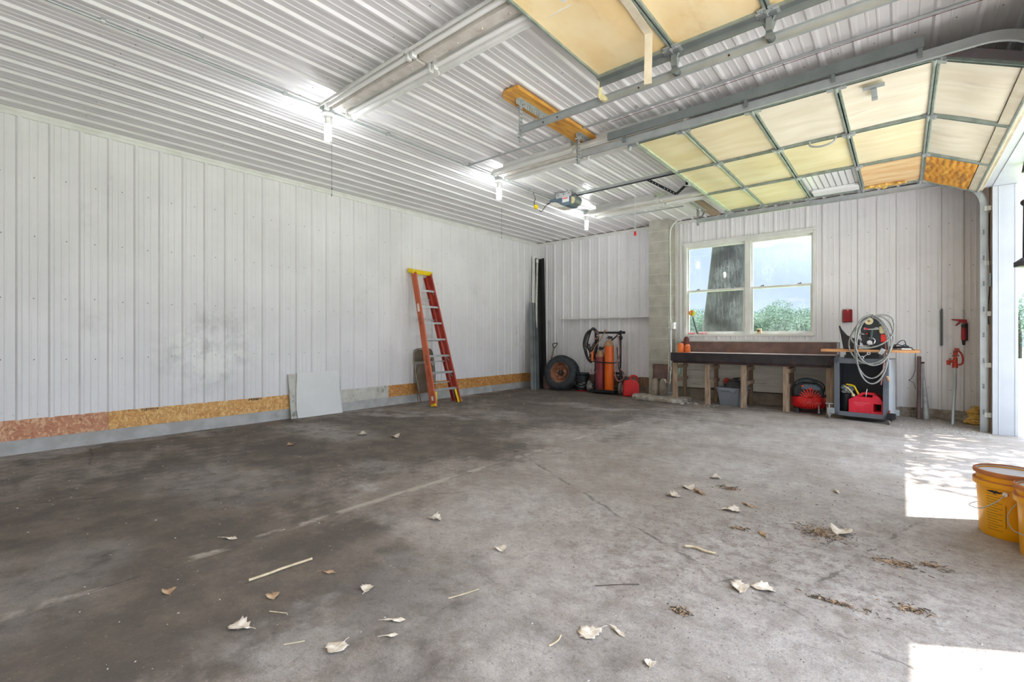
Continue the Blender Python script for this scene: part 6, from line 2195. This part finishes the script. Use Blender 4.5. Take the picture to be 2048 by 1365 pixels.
hy = thing('yard_hydrant', 'yard hydrant with chipped red head leaning on the end wall', 'hydrant', (0.515, 8.40, 0.0))
TOP = Vector((0.045, 0.36, 0.76))
mb = MB()
mb.tube([(0, 0, 0), (0.012, 0.09, 0.24), (0.038, 0.24, 0.50), (TOP.x, TOP.y, TOP.z)], 0.0175, 12)
mb.build('pipe', M['galv'], hy, smooth=50)
mb = MB()
T = TOP
mb.cyl(T + Vector((0, 0, -0.03)), T + Vector((0, 0, 0.03)), 0.030, seg=14)
mb.cyl(T + Vector((0, 0, 0.02)), T + Vector((0.004, 0, 0.11)), 0.028, 0.022, 14)
mb.cyl(T + Vector((-0.075, 0, 0.055)), T + Vector((0, 0, 0.06)), 0.018, seg=12)
mb.cyl(T + Vector((-0.065, 0, 0.01)), T + Vector((-0.065, 0, 0.07)), 0.022, seg=12)
mb.cyl(T + Vector((-0.05, 0, 0.08)), T + Vector((-0.05, 0, 0.095)), 0.012, seg=8)
mb.prism([(T.x - 0.01, T.z + 0.09), (T.x - 0.022, T.z + 0.16), (T.x + 0.0, T.z + 0.24), (T.x + 0.045, T.z + 0.235), (T.x + 0.03, T.z + 0.18), (T.x + 0.02, T.z + 0.10)], 'y', T.y - 0.018, T.y + 0.018)
mb.build('valve_head', M['hydrant_red'], hy, smooth=30, bevel=0.003)
mb = MB()
mb.tube(spline([T + Vector((0.02, 0, 0.22)), T + Vector((0.06, 0, 0.17)), T + Vector((0.078, 0, 0.10)), T + Vector((0.07, 0, 0.03)), T + Vector((0.03, 0, 0.012))], 6), 0.011, 8)
mb.build('lever_handle', M['hydrant_red'], hy, smooth=50)
mb = MB()
mb.cyl(T + Vector((-0.03, -0.02, 0.13)), T + Vector((0.04, -0.02, 0.14)), 0.008, seg=8)
mb.cyl(T + Vector((-0.02, -0.02, 0.19)), T + Vector((0.03, -0.02, 0.20)), 0.008, seg=8)
mb.build('linkage', M['rust'], hy, smooth=30)

mb = MB()
mb.tube([(0, 0, 0), (0.005, 0.09, 0.43), (0.008, 0.20, 0.87)], 0.024, 14)
o = tag(mb.build('iron_pipe', M['brown_pipe'], None, smooth=50), 'brown iron pipe leaning on the end wall beside the bat', 'pipe')
o.location = (0.185, 8.67, 0)
o = thing('baseball_bat', 'grey metal bat leaning on the end wall, fat end down', 'bat', (0.265, 8.66, 0), (-13, -2.5, 0))
mb = MB()
mb.lathe([(0, 0), (0.028, 0.0), (0.036, 0.02), (0.036, 0.14), (0.030, 0.30), (0.020, 0.48), (0.013, 0.62), (0.0125, 0.80)], seg=20)
mb.build('barrel', M['bat_grey'], o, smooth=50)
mb = MB()
mb.lathe([(0.0125, 0.795), (0.022, 0.80), (0.022, 0.815), (0.0, 0.82)], seg=16)
mb.build('knob', M['dark_steel'], o, smooth=40)

mb = MB()
r_ = random.Random(31)
for (x_, y_, z_, s_) in ((0.0, 0, 0.045, .055), (0.02, .02, 0.10, .055), (0.01, .03, 0.16, .06), (0.03, .03, .21, .04), (-0.02, -.02, .02, .05), (0.03, 0, .03, .05)):
    for k in range(22):
        mb.ball((x_ + r_.uniform(-.045, .045), y_ + r_.uniform(-.03, .03), max(z_ + r_.uniform(-.03, .03), .016)), s_ * r_.uniform(.22, .5), (1.2, .8, .7), 7, 5)
o = tag(mb.build('foam_chunk', M['foam_chunk'], None, smooth=40), 'crumbling yellow foam chunk in the corner behind the upright track', 'foam')
o.location = (0.715, 8.62, 0.0)

# black cable and box on the bare timber behind the upright track
o = thing('door_sensor_cable', 'dark cable and grey clip hanging on the timber behind the track', 'cable', (0.815, 7.98, 1.75))
mb = MB()
mb.tube(spline([(0.0, 0.06, 0.9), (-0.005, 0.02, 0.5), (0.0, -0.02, 0.1), (-0.01, 0.08, -0.28), (0.0, 0.1, -0.45)], 6), 0.006, 6)
mb.build('cable', M['hose_dark'], o, smooth=50)
mb = MB()
mb.box((0.0, -0.03, 0.08), (0.02, 0.05, 0.16))
mb.build('clip', M['galv_dark'], o, smooth=0, bevel=0.004)

# ================================================================ YELLOW PAILS
def pail(name, label, x, y, rz):
    pb = thing(name, label, 'bucket', (x, y, 0), (0, 0, rz), group='yellow pails by the doorway')
    mb = MB()
    mb.lathe([(0, 0), (0.128, 0.0), (0.132, 0.006), (0.144, 0.275), (0.1455, 0.30), (0.1465, 0.36), (0.140, 0.362), (0.138, 0.35), (0.125, 0.01), (0, 0.01)], seg=64)
    bd = mb.build('body', M['yellow_bucket'], pb, smooth=35)
    mb = MB()
    mb.lathe([(0.144, 0.282), (0.158, 0.284), (0.160, 0.290), (0.160, 0.312), (0.150, 0.316), (0.145, 0.316)], seg=64)
    mb.build('collar', M['yellow_bucket'], pb, smooth=35)
    mb = MB()
    mb.lathe([(0.1585, 0.3125), (0.1605, 0.314), (0.1575, 0.3185), (0.148, 0.319)], seg=64)
    mb.build('collar_edge', M['pail_band'], pb, smooth=35)
    mb = MB()
    mb.lathe([(0.1465, 0.345), (0.158, 0.350), (0.160, 0.358), (0.158, 0.370), (0.150, 0.374), (0.146, 0.366), (0.146, 0.352)], seg=64)
    mb.build('lid_rim', M['pail_band'], pb, smooth=35)
    mb = MB()
    mb.lathe([(0.148, 0.366), (0.142, 0.368), (0.140, 0.356), (0, 0.356)], seg=64)
    mb.build('lid', M['pail_lid'], pb, smooth=35)
    for sx in (-1, 1):
        mb = MB()
        mb.cyl((sx * 0.145, 0, 0.262), (sx * 0.166, 0, 0.262), 0.013, 0.011, 12)
        mb.build('ear', M['label_white'], pb, smooth=40)
    mb = MB()
    mb.tube(spline([(-0.162, 0, 0.262), (-0.19, 0.03, 0.22), (-0.16, 0.10, 0.16), (0.0, 0.175, 0.13), (0.16, 0.10, 0.16), (0.18, 0.03, 0.24), (0.162, 0, 0.262)], 8), 0.0026, 6)
    mb.build('bail', M['galv'], pb, smooth=50)
    mk = MB()
    for k in range(15):
        zz = 0.045 + k * 0.0155
        rr = 0.132 + 0.012 * (zz - 0.006) / 0.269 + 0.0008
        for j in range(5 if k % 2 else 7):
            a = R(-213 + j * 4.2)
            mk.box((rr * math.cos(a), rr * math.sin(a), zz), (0.0012, 0.0105, 0.0016), (0, 0, math.degrees(a)))
    for zz in [0.07 + 0.008 * j for j in range(16)]:
        rr = 0.132 + 0.012 * (zz - 0.006) / 0.269 + 0.0008
        a = R(-180)
        mk.box((rr * math.cos(a), rr * math.sin(a), zz), (0.0012, 0.0022, 0.0085), (0, 0, -180))
    mk.build('scale_marks', M['ink'], bd, smooth=0)
    lg = MB()
    r_ = random.Random(3)
    for j in range(12):
        a = R(-211 + j * 2.3)
        rr = 0.1442
        lg.box((rr * math.cos(a), rr * math.sin(a), 0.262 + r_.uniform(-.002, .002)), (0.0014, 0.0058, 0.017 * (1 - abs(j - 5.5) / 8)), (0, 0, math.degrees(a)))
    lg.build('oval_logo', M['ink'], bd, smooth=0)
    return pb


pail('yellow_pail', 'yellow lidded pail standing clear on the floor near the doorway', 0.487, 3.93, 75)
pail('yellow_pail', 'second yellow pail, mostly cut off by the picture edge', 0.615, 3.625, 120)

# ================================================================ LEAVES, TWIGS AND GRIT ON THE FLOOR
LEAF_SHAPES = {
    'oak': [(0, 0), (.10, .05), (.16, .16), (.30, .22), (.22, .34), (.38, .46), (.28, .54), (.42, .70), (.28, .76), (.26, .92), (.12, .92), (.0, 1.02)],
    'broad': [(0, 0), (.12, .06), (.28, .14), (.36, .26), (.44, .30), (.42, .40), (.52, .46), (.44, .54), (.48, .66), (.36, .70), (.34, .84), (.20, .84), (.12, .96), (0, 1.0)],
    'slim': [(0, 0), (.06, .12), (.12, .3), (.10, .36), (.16, .5), (.12, .6), (.14, .74), (.06, .86), (0, 1.0)],
}


def leaf(x, y, size, rot, kind, curl, seed, m_='leaf', label='', lift=0.0):
    r_ = random.Random(seed)
    half = LEAF_SHAPES[kind]
    mb = MB()
    rows = []
    for (w_, l_) in half:
        row = []
        for s_ in (-1, -.5, 0, .5, 1):
            xx = w_ * s_ * (1 + r_.uniform(-.12, .12))
            zz = 0.55 * curl * (abs(xx) ** 1.5) * 1.6 + 0.07 * curl * math.sin(l_ * 7 + s_ * 2 + seed) + lift * l_ * l_ + r_.uniform(0, .02)
            row.append(Vector((xx * size, (l_ - .5) * size, max(0, zz) * size + 0.003)))
        rows.append(mb._v(row))
    for A_, C_ in zip(rows, rows[1:]):
        for j in range(4):
            mb.bm.faces.new((A_[j], A_[j + 1], C_[j + 1], C_[j]))
    mb.tube([(0, -0.78 * size, 0.004), (0.02 * size, -.62 * size, 0.006), (0, -.5 * size, 0.006), (0, -.1 * size, 0.006 + .02 * size), (0, .3 * size, 0.006)], [0.0012] * 5, 5)
    bmesh.ops.remove_doubles(mb.bm, verts=mb.bm.verts[:], dist=1e-5)
    o = mb.build('dry_leaf', M[m_], None, smooth=60)
    sd_ = o.modifiers.new('thick', 'SOLIDIFY')
    sd_.thickness = 0.0008
    o.location = (x, y, 0.0005)
    o.rotation_euler = (0, 0, R(rot))
    tag(o, label, 'leaf', 'dry leaves on the floor')
    return o


leaf(-1.588, 0.914, 0.085, 200, 'broad', .35, 1, label='largest whitish toothed leaf, lying face up in front of the camera', lift=.15)
leaf(-1.999, 0.739, 0.088, 120, 'oak', .9, 2, label='curled lobed leaf beyond the dark floor patch and the whitish toothed leaf')
leaf(-1.86, 1.22, 0.062, 30, 'broad', .7, 3, label='small star-shaped leaf on the dark oily patch')
leaf(-2.126, 0.92, 0.055, 250, 'broad', .8, 4, 'leaf_brown', label='small tan leaf beyond the curled lobed leaf')
leaf(-2.136, 1.185, 0.075, 300, 'slim', .8, 5, 'leaf_brown', label='slim brown folded leaf beside the long pale stick')
leaf(-1.66, 1.907, 0.065, 60, 'broad', .8, 6, label='pale rounded leaf lying alone in mid floor')
leaf(-2.25, 1.959, 0.085, 280, 'oak', 1.5, 7, label='crumpled leaf with dark hollow by the pale worn patch')
leaf(-0.921, 1.588, 0.105, 160, 'oak', .45, 8, label='flat oak leaf with a clear stem on the light floor')
leaf(-0.845, 1.659, 0.085, 250, 'slim', .9, 9, label='narrow rolled leaf beside the flat oak leaf')
leaf(-1.568, 1.155, 0.085, 310, 'slim', .7, 10, label='long narrow leaf beyond the whitish toothed leaf')
leaf(-1.50, 1.085, 0.06, 320, 'slim', .7, 11, label='thin papery leaf scrap beside the long narrow leaf')
leaf(-0.565, 2.31, 0.105, 190, 'oak', .9, 12, label='curled pale leaf, partner in the close pair on the gritty floor')
leaf(-0.485, 2.36, 0.10, 280, 'oak', .7, 13, label='flat pale leaf, second of the close pair on the gritty floor')
leaf(-1.245, 3.592, 0.10, 40, 'broad', .6, 14, label='grey rounded leaf beside the rolled up leaf')
leaf(-1.14, 3.53, 0.13, 235, 'slim', 1.4, 15, 'leaf_brown', label='rolled up brown leaf among the scattered leaves')
leaf(-1.261, 3.331, 0.10, 110, 'oak', 1.3, 16, label='cupped leaf closest to the pale floor patch')
leaf(-0.862, 3.30, 0.12, 290, 'oak', .8, 17, label='pale lobed leaf between two dark debris clumps')
leaf(-0.80, 3.47, 0.10, 70, 'slim', 1.1, 18, 'leaf_brown', label='brown folded leaf just beyond the pale lobed leaf')
leaf(-4.985, 2.342, 0.10, 20, 'oak', 1.0, 19, 'leaf_brown', label='brown leaf clump on the dark floor by the long wall')
leaf(-4.468, 3.291, 0.11, 80, 'broad', .9, 20, label='pale leaf out on the dark floor in line with the ladder')
leaf(-4.86, 3.12, 0.11, 140, 'broad', .9, 21, label='pale leaf on the dark floor in front of the white sheet')
leaf(-0.675, 1.569, 0.04, 20, 'broad', .8, 22, label='tiny white leaf scrap beyond the picture bottom edge')
leaf(-2.93, 1.03, 0.10, 300, 'slim', .6, 23, label='long pale leaf fragment on the dark floor beside a rusty flake')
leaf(-2.52, 0.64, 0.055, 80, 'broad', .9, 24, 'leaf_brown', label='small tan leaf alone on the dark floor')
leaf(-0.27, 3.34, 0.12, 350, 'broad', .9, 25, label='pale leaf caught in the large twig clump')
leaf(-0.37, 4.2, 0.10, 200, 'slim', .9, 26, label='slim leaf on the worn light floor toward the bench')
leaf(-1.16, 3.98, 0.08, 100, 'broad', .9, 27, label='small leaf lying beyond the rolled leaf')
leaf(-0.62, 3.02, 0.10, 30, 'slim', .9, 28, 'leaf_brown', label='slim tan leaf beside the pale lobed leaf')


def twig(pts, r, m_, lab):
    mb = MB()
    p0 = Vector(pts[0])
    mb.tube(spline([Vector(p) - p0 for p in pts], 4), r, 6)
    o = tag(mb.build('twig', M[m_], None, smooth=50), lab, 'twig')
    o.location = p0
    return o


twig([(-2.345, 0.905, 0.008), (-2.335, 1.0, 0.009), (-2.33, 1.05, 0.012), (-2.325, 1.2, 0.008)], 0.006, 'straw', 'long pale split stick on the dark floor')
twig([(-1.52, 1.40, 0.004), (-1.49, 1.47, 0.005), (-1.47, 1.54, 0.004)], 0.0025, 'straw', 'thin straw on the light floor')
twig([(-0.905, 2.56, 0.01), (-0.86, 2.58, 0.011), (-0.80, 2.57, 0.01), (-0.75, 2.58, 0.008)], 0.007, 'straw', 'knobbly pale twig on the gritty floor')
twig([(-1.08, 1.90, 0.004), (-0.98, 2.0, 0.004), (-0.93, 2.04, 0.004)], 0.002, 'twig_dark', 'fine dark twig on the bright floor')
twig([(-0.10, 1.50, 0.005), (-0.05, 1.53, 0.006), (0.01, 1.53, 0.005)], 0.004, 'twig_dark', 'short brown twig in the sunlit corner of floor')
twig([(-1.00, 1.42, 0.004), (-0.99, 1.46, 0.006), (-1.0, 1.50, 0.005)], 0.003, 'straw', 'short bent twig beside the flat oak leaf')
twig([(-2.02, 0.86, 0.004), (-1.95, 0.90, 0.004)], 0.002, 'straw', 'thin straw beside the curled lobed leaf')
twig([(-1.76, 0.80, 0.004), (-1.72, 0.86, 0.004)], 0.002, 'straw', 'thin straw beside the whitish toothed leaf')


def clump(x, y, rx, ry, n, seed, lab):
    r_ = random.Random(seed)
    mb = MB()
    for k in range(n * 2):
        a, q = r_.uniform(0, 2 * PI), abs(r_.gauss(0, .5))
        cx_, cy_ = rx * q * math.cos(a), ry * q * math.sin(a)
        t_ = r_.uniform(0, PI)
        l_ = r_.uniform(.004, .016)
        z_ = r_.uniform(.0015, .007)
        mb.tube([(cx_ - l_ * math.cos(t_), cy_ - l_ * math.sin(t_), z_), (cx_, cy_, z_ + r_.uniform(0, .004)), (cx_ + l_ * math.cos(t_), cy_ + l_ * math.sin(t_), z_)], r_.uniform(.0008, .0022), 4, mi=int(r_.random() < .45))
    o = mb.build('leaf_litter', [M['twig_dark'], M['leaf_brown']], None, smooth=0)
    o.location = (x, y, 0)
    tag(o, lab, 'litter', kind='stuff')


clump(-0.365, 3.25, 0.16, 0.14, 170, 1, 'biggest dark clump of chopped twigs on the floor')
clump(-1.0, 3.78, 0.10, 0.07, 70, 2, 'dark twig clump beyond the rolled leaf')
clump(-0.02, 3.06, 0.12, 0.07, 90, 3, 'dark twig clump on the sunny side of the floor')
clump(0.11, 3.14, 0.07, 0.05, 45, 4, 'small twig clump toward the yellow pails')
clump(0.035, 2.58, 0.08, 0.05, 50, 5, 'dark twig clump in front of the yellow pails')
clump(-0.71, 1.95, 0.05, 0.04, 40, 6, 'small twig clump near the flat oak leaf')
clump(-0.74, 3.02, 0.05, 0.03, 30, 7, 'small twig clump by the slim tan leaf')
clump(-0.22, 2.44, 0.18, 0.04, 50, 8, 'thin trail of twigs along a floor crack')


def grit(name, lab, m_, n, box, seed, s0, s1, bias=None):
    r_ = random.Random(seed)
    mb = MB()
    k = 0
    while k < n:
        x = r_.uniform(box[0], box[1])
        y = r_.uniform(box[2], box[3])
        if bias and r_.random() > bias(x, y):
            continue
        s = (s0 + (s1 - s0) * r_.random() ** 4) * (0.5 + 0.10 * math.hypot(x, y))
        a = r_.uniform(0, PI)
        v = mb._v([(x + s * math.cos(a), y + s * math.sin(a), 0.0005), (x - s * .6 * math.sin(a), y + s * .6 * math.cos(a), 0.0005), (x - s * math.cos(a), y - s * math.sin(a), 0.0005), (x + s * .6 * math.sin(a), y - s * .6 * math.cos(a), 0.0005), (x, y, s * .7)])
        for i in range(4):
            mb.bm.faces.new((v[i], v[(i + 1) % 4], v[4]))
        k += 1
    o = mb.build(name, M[m_], None, smooth=0)
    tag(o, lab, 'grit', kind='stuff')


grit('floor_grit', 'pale grit and paint flecks scattered over the whole floor', 'crumb', 3600, (-6.3, 0.75, 0.2, 8.3), 41, .0016, .0090)
grit('floor_crumbs', 'dark crumbs and soil bits thick on the doorway side of the floor', 'crumb_dark', 3600, (-3.5, 0.75, 0.4, 6.5), 42, .0014, .0085,
     lambda x, y: max(0.06, math.exp(-((x + 0.5) / 0.9) ** 2 - ((y - 2.8) / 1.3) ** 2)))
grit('gravel_spill', 'pale gravel spilled along the end wall by the doorway', 'crumb', 1500, (-0.05, 0.8, 7.5, 8.85), 43, .003, .0065, lambda x, y: 0.3 + 0.7 * (x > 0.3))
grit('plaster_crumbs', 'white plaster crumbs fallen beside the concrete slab', 'crumb', 60, (-2.95, -2.35, 8.05, 8.4), 44, .003, .030)

# ================================================================ OUTSIDE
mb = MB()
mb.bx(-60, 60, -40, 90, -0.30, -0.16)
struct(mb.build('ground', M['grass'], smooth=0), 'mown grass field outside', 'ground')
mb = MB()
mb.bx(1.06, 16.0, -18, 8.8, -0.16, -0.02)  # gravel spread wide out of view, replacing grass, for neutral bounced light
mb.bx(-14, 1.06, -18, Y0 - 0.02, -0.16, -0.02)
struct(mb.build('gravel_apron', M['gravel'], smooth=0), 'pale gravel apron outside the doorways', 'gravel')

tk = thing('tree', 'big dark trunk standing close outside the window', 'tree', (-3.46, 12.6, -0.16))
mb = MB()
pts = [(0.05, 0, -0.1), (0.03, 0, 0.5), (0.02, 0, 1.2), (0.10, 0, 2.4), (0.17, 0, 3.6), (0.22, 0, 5.0), (0.25, 0, 7.5)]
mb.tube(spline(pts, 5), [0.68 - 0.012 * i for i in range(31)], 28)
mb.build('trunk', M['bark'], tk, smooth=60)
mb = MB()
mb.tube(spline([(0.2, 0, 5.2), (1.0, 0.3, 6.4), (2.2, 0.5, 7.2)], 5), [0.28 - .015 * i for i in range(11)], 10)
mb.tube(spline([(0.2, 0, 5.6), (-1.0, 0.4, 6.8), (-2.0, 0.5, 8.0)], 5), [0.26 - .015 * i for i in range(11)], 10)
mb.build('branch', M['bark'], tk, smooth=60)


def foliage(mb, c, r, sc, n, ls, seed):
    r_ = random.Random(seed)
    for k in range(n):
        v = Vector((r_.gauss(0, 1), r_.gauss(0, 1), r_.gauss(0, 1))).normalized()
        q = r * (0.45 + 0.55 * r_.random() ** 0.5)
        p_ = Vector((c[0] + v.x * q * sc[0], c[1] + v.y * q * sc[1], c[2] + v.z * q * sc[2]))
        a = Vector((r_.gauss(0, 1), r_.gauss(0, 1), r_.gauss(0, 1))).normalized() * ls * r_.uniform(.6, 1.2)
        b = a.orthogonal().normalized() * ls * r_.uniform(.35, .6)
        vs = mb._v([p_ - a, p_ + b, p_ + a, p_ - b])
        mb.bm.faces.new(vs)


def tree(label, x, y, h, wd, seed, m_='foliage_hazy', ls=0.16, n=900):
    t_ = thing('tree', label, 'tree', (x, y, -0.16), group='trees across the field')
    mb = MB()
    mb.tube(spline([(0, 0, -0.1), (0.05, 0, h * .3), (0.0, 0.05, h * .6)], 5), [0.22 - .012 * i for i in range(11)], 9)
    mb.build('trunk', M['bark'], t_, smooth=60)
    r_ = random.Random(seed)
    mb = MB()
    for k in range(9):
        a = r_.uniform(0, 2 * PI)
        q = r_.uniform(0, .62) * wd / 2
        zc_ = h * r_.uniform(.30, .82)
        foliage(mb, (q * math.cos(a), q * math.sin(a), zc_), wd * r_.uniform(.20, .30), (1, 1, .9), n // 9, ls, seed * 31 + k)
    mb.build('crown', M[m_], t_, smooth=0)
    return t_


kinds = ['rounded green tree', 'taller hazy tree', 'low bushy tree', 'spreading tree']
spots = [(-17.5, 46, 5.0, 5.5), (-15.2, 44, 4.6, 5.0), (-13.2, 43, 4.5, 4.6), (-11.2, 45, 4.0, 4.8), (-9.6, 46, 4.3, 4.2), (-8.0, 45, 5.2, 5.4), (-6.2, 44, 4.8, 5.0), (-4.4, 45, 4.2, 4.6), (-2.4, 46, 4.6, 5.0), (0.2, 46, 5.0, 5.2), (3.0, 44, 5.2, 5.4), (5.6, 43, 5.6, 5.0), (8.4, 44, 6.0, 5.6)]
where = ['seen past the pillar side of the window', 'behind the duster', 'left of the big trunk', 'partly hidden by the big trunk', 'behind the window mullion', 'highest above the open half of the window', 'in the middle of the open half of the window',
         'at the far edge of the window', 'hidden past the window casing', 'beyond the end wall', 'past the white doorway jamb', 'through the doorway gap', 'at the far end of the tree line']
for i, (x, y, h, wd) in enumerate(spots):
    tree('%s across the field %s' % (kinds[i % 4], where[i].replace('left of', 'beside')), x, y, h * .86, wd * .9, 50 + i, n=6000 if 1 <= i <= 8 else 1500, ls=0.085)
# the big yard tree whose crown dapples the sun by the doorway
yt = thing('tree', 'yard tree outside the doorway whose crown dapples the sunlight', 'tree', (5.6, 9.6, -0.16))
mb = MB()
mb.tube(spline([(0, 0, -0.1), (0.05, 0, 2.5), (-0.1, 0.05, 5.0), (-0.3, 0, 7.5)], 5), [0.34 - .012 * i for i in range(16)], 12)
mb.tube(spline([(0, 0, 3.6), (-1.0, -0.6, 4.8), (-2.2, -1.4, 5.6)], 5), [0.16 - .010 * i for i in range(11)], 8)
mb.build('trunk', M['bark'], yt, smooth=60)
mb = MB()
for k, (cx_, cy_, cz_, rr, n_) in enumerate(((-3.1, -1.9, 5.6, 1.05, 800), (-2.2, -0.6, 6.4, 1.3, 900), (-2.9, -0.2, 5.4, 0.9, 520), (-1.0, 0.6, 6.8, 1.7, 1100), (0.6, -0.8, 6.6, 1.7, 1100), (0.4, 1.6, 6.4, 1.6, 900), (-2.6, 0.8, 6.0, 1.1, 600), (-0.4, 0, 8.4, 1.6, 800), (-3.35, -3.05, 5.6, 0.75, 300), (-2.7, -2.9, 5.7, 0.7, 240))):
    foliage(mb, (cx_, cy_, cz_), rr, (1, 1, .8), n_, 0.13, 900 + k)
mb.build('crown', M['foliage'], yt, smooth=0)
# power line across the sky beyond the window
mb = MB()
mb.tube([(-22, 38, 8.2), (-12, 38, 7.55), (-4, 38, 7.7), (8, 38, 8.6)], 0.018, 5)
tag(mb.build('power_line', M['galv_dark'], None, smooth=50), 'thin power line crossing the sky beyond the window', 'wire')

hl = thing('hanging_lantern', 'black iron hanging lantern in the open doorway, cut by the picture edge', 'lantern', (0.985, 7.0, 2.925))
mb = MB()
mb.cyl((0, 0, 0), (0, 0, -0.10), 0.03, 0.045, 12)
mb.cyl((0, 0, -0.10), (0, 0, -0.38), 0.010, seg=8)
mb.build('hanger', M['lantern'], hl, smooth=40)
mb = MB()
mb.ball((0, 0, -0.41), 0.055, (1, 1, .75), 16, 8)
mb.build('cap', M['lantern'], hl, smooth=50)
mb = MB()
for k in range(6):
    a = k * PI / 3
    mb.cyl((0.028 * math.cos(a), 0.028 * math.sin(a), -0.42), (0.032 * math.cos(a), 0.032 * math.sin(a), -0.98), 0.006, seg=6)
mb.build('cage', M['lantern'], hl, smooth=40)
mb = MB()
mb.cyl((0, 0, -0.44), (0, 0, -0.97), 0.024, 0.026, 12)
mb.build('glass', M['handle_slate'], hl, smooth=50)
mb = MB()
mb.cyl((0, 0, -0.97), (0, 0, -1.01), 0.045, 0.095, 6)
mb.cyl((0, 0, -1.01), (0, 0, -1.06), 0.10, 0.10, 6)
mb.build('base', M['lantern'], hl, smooth=0)
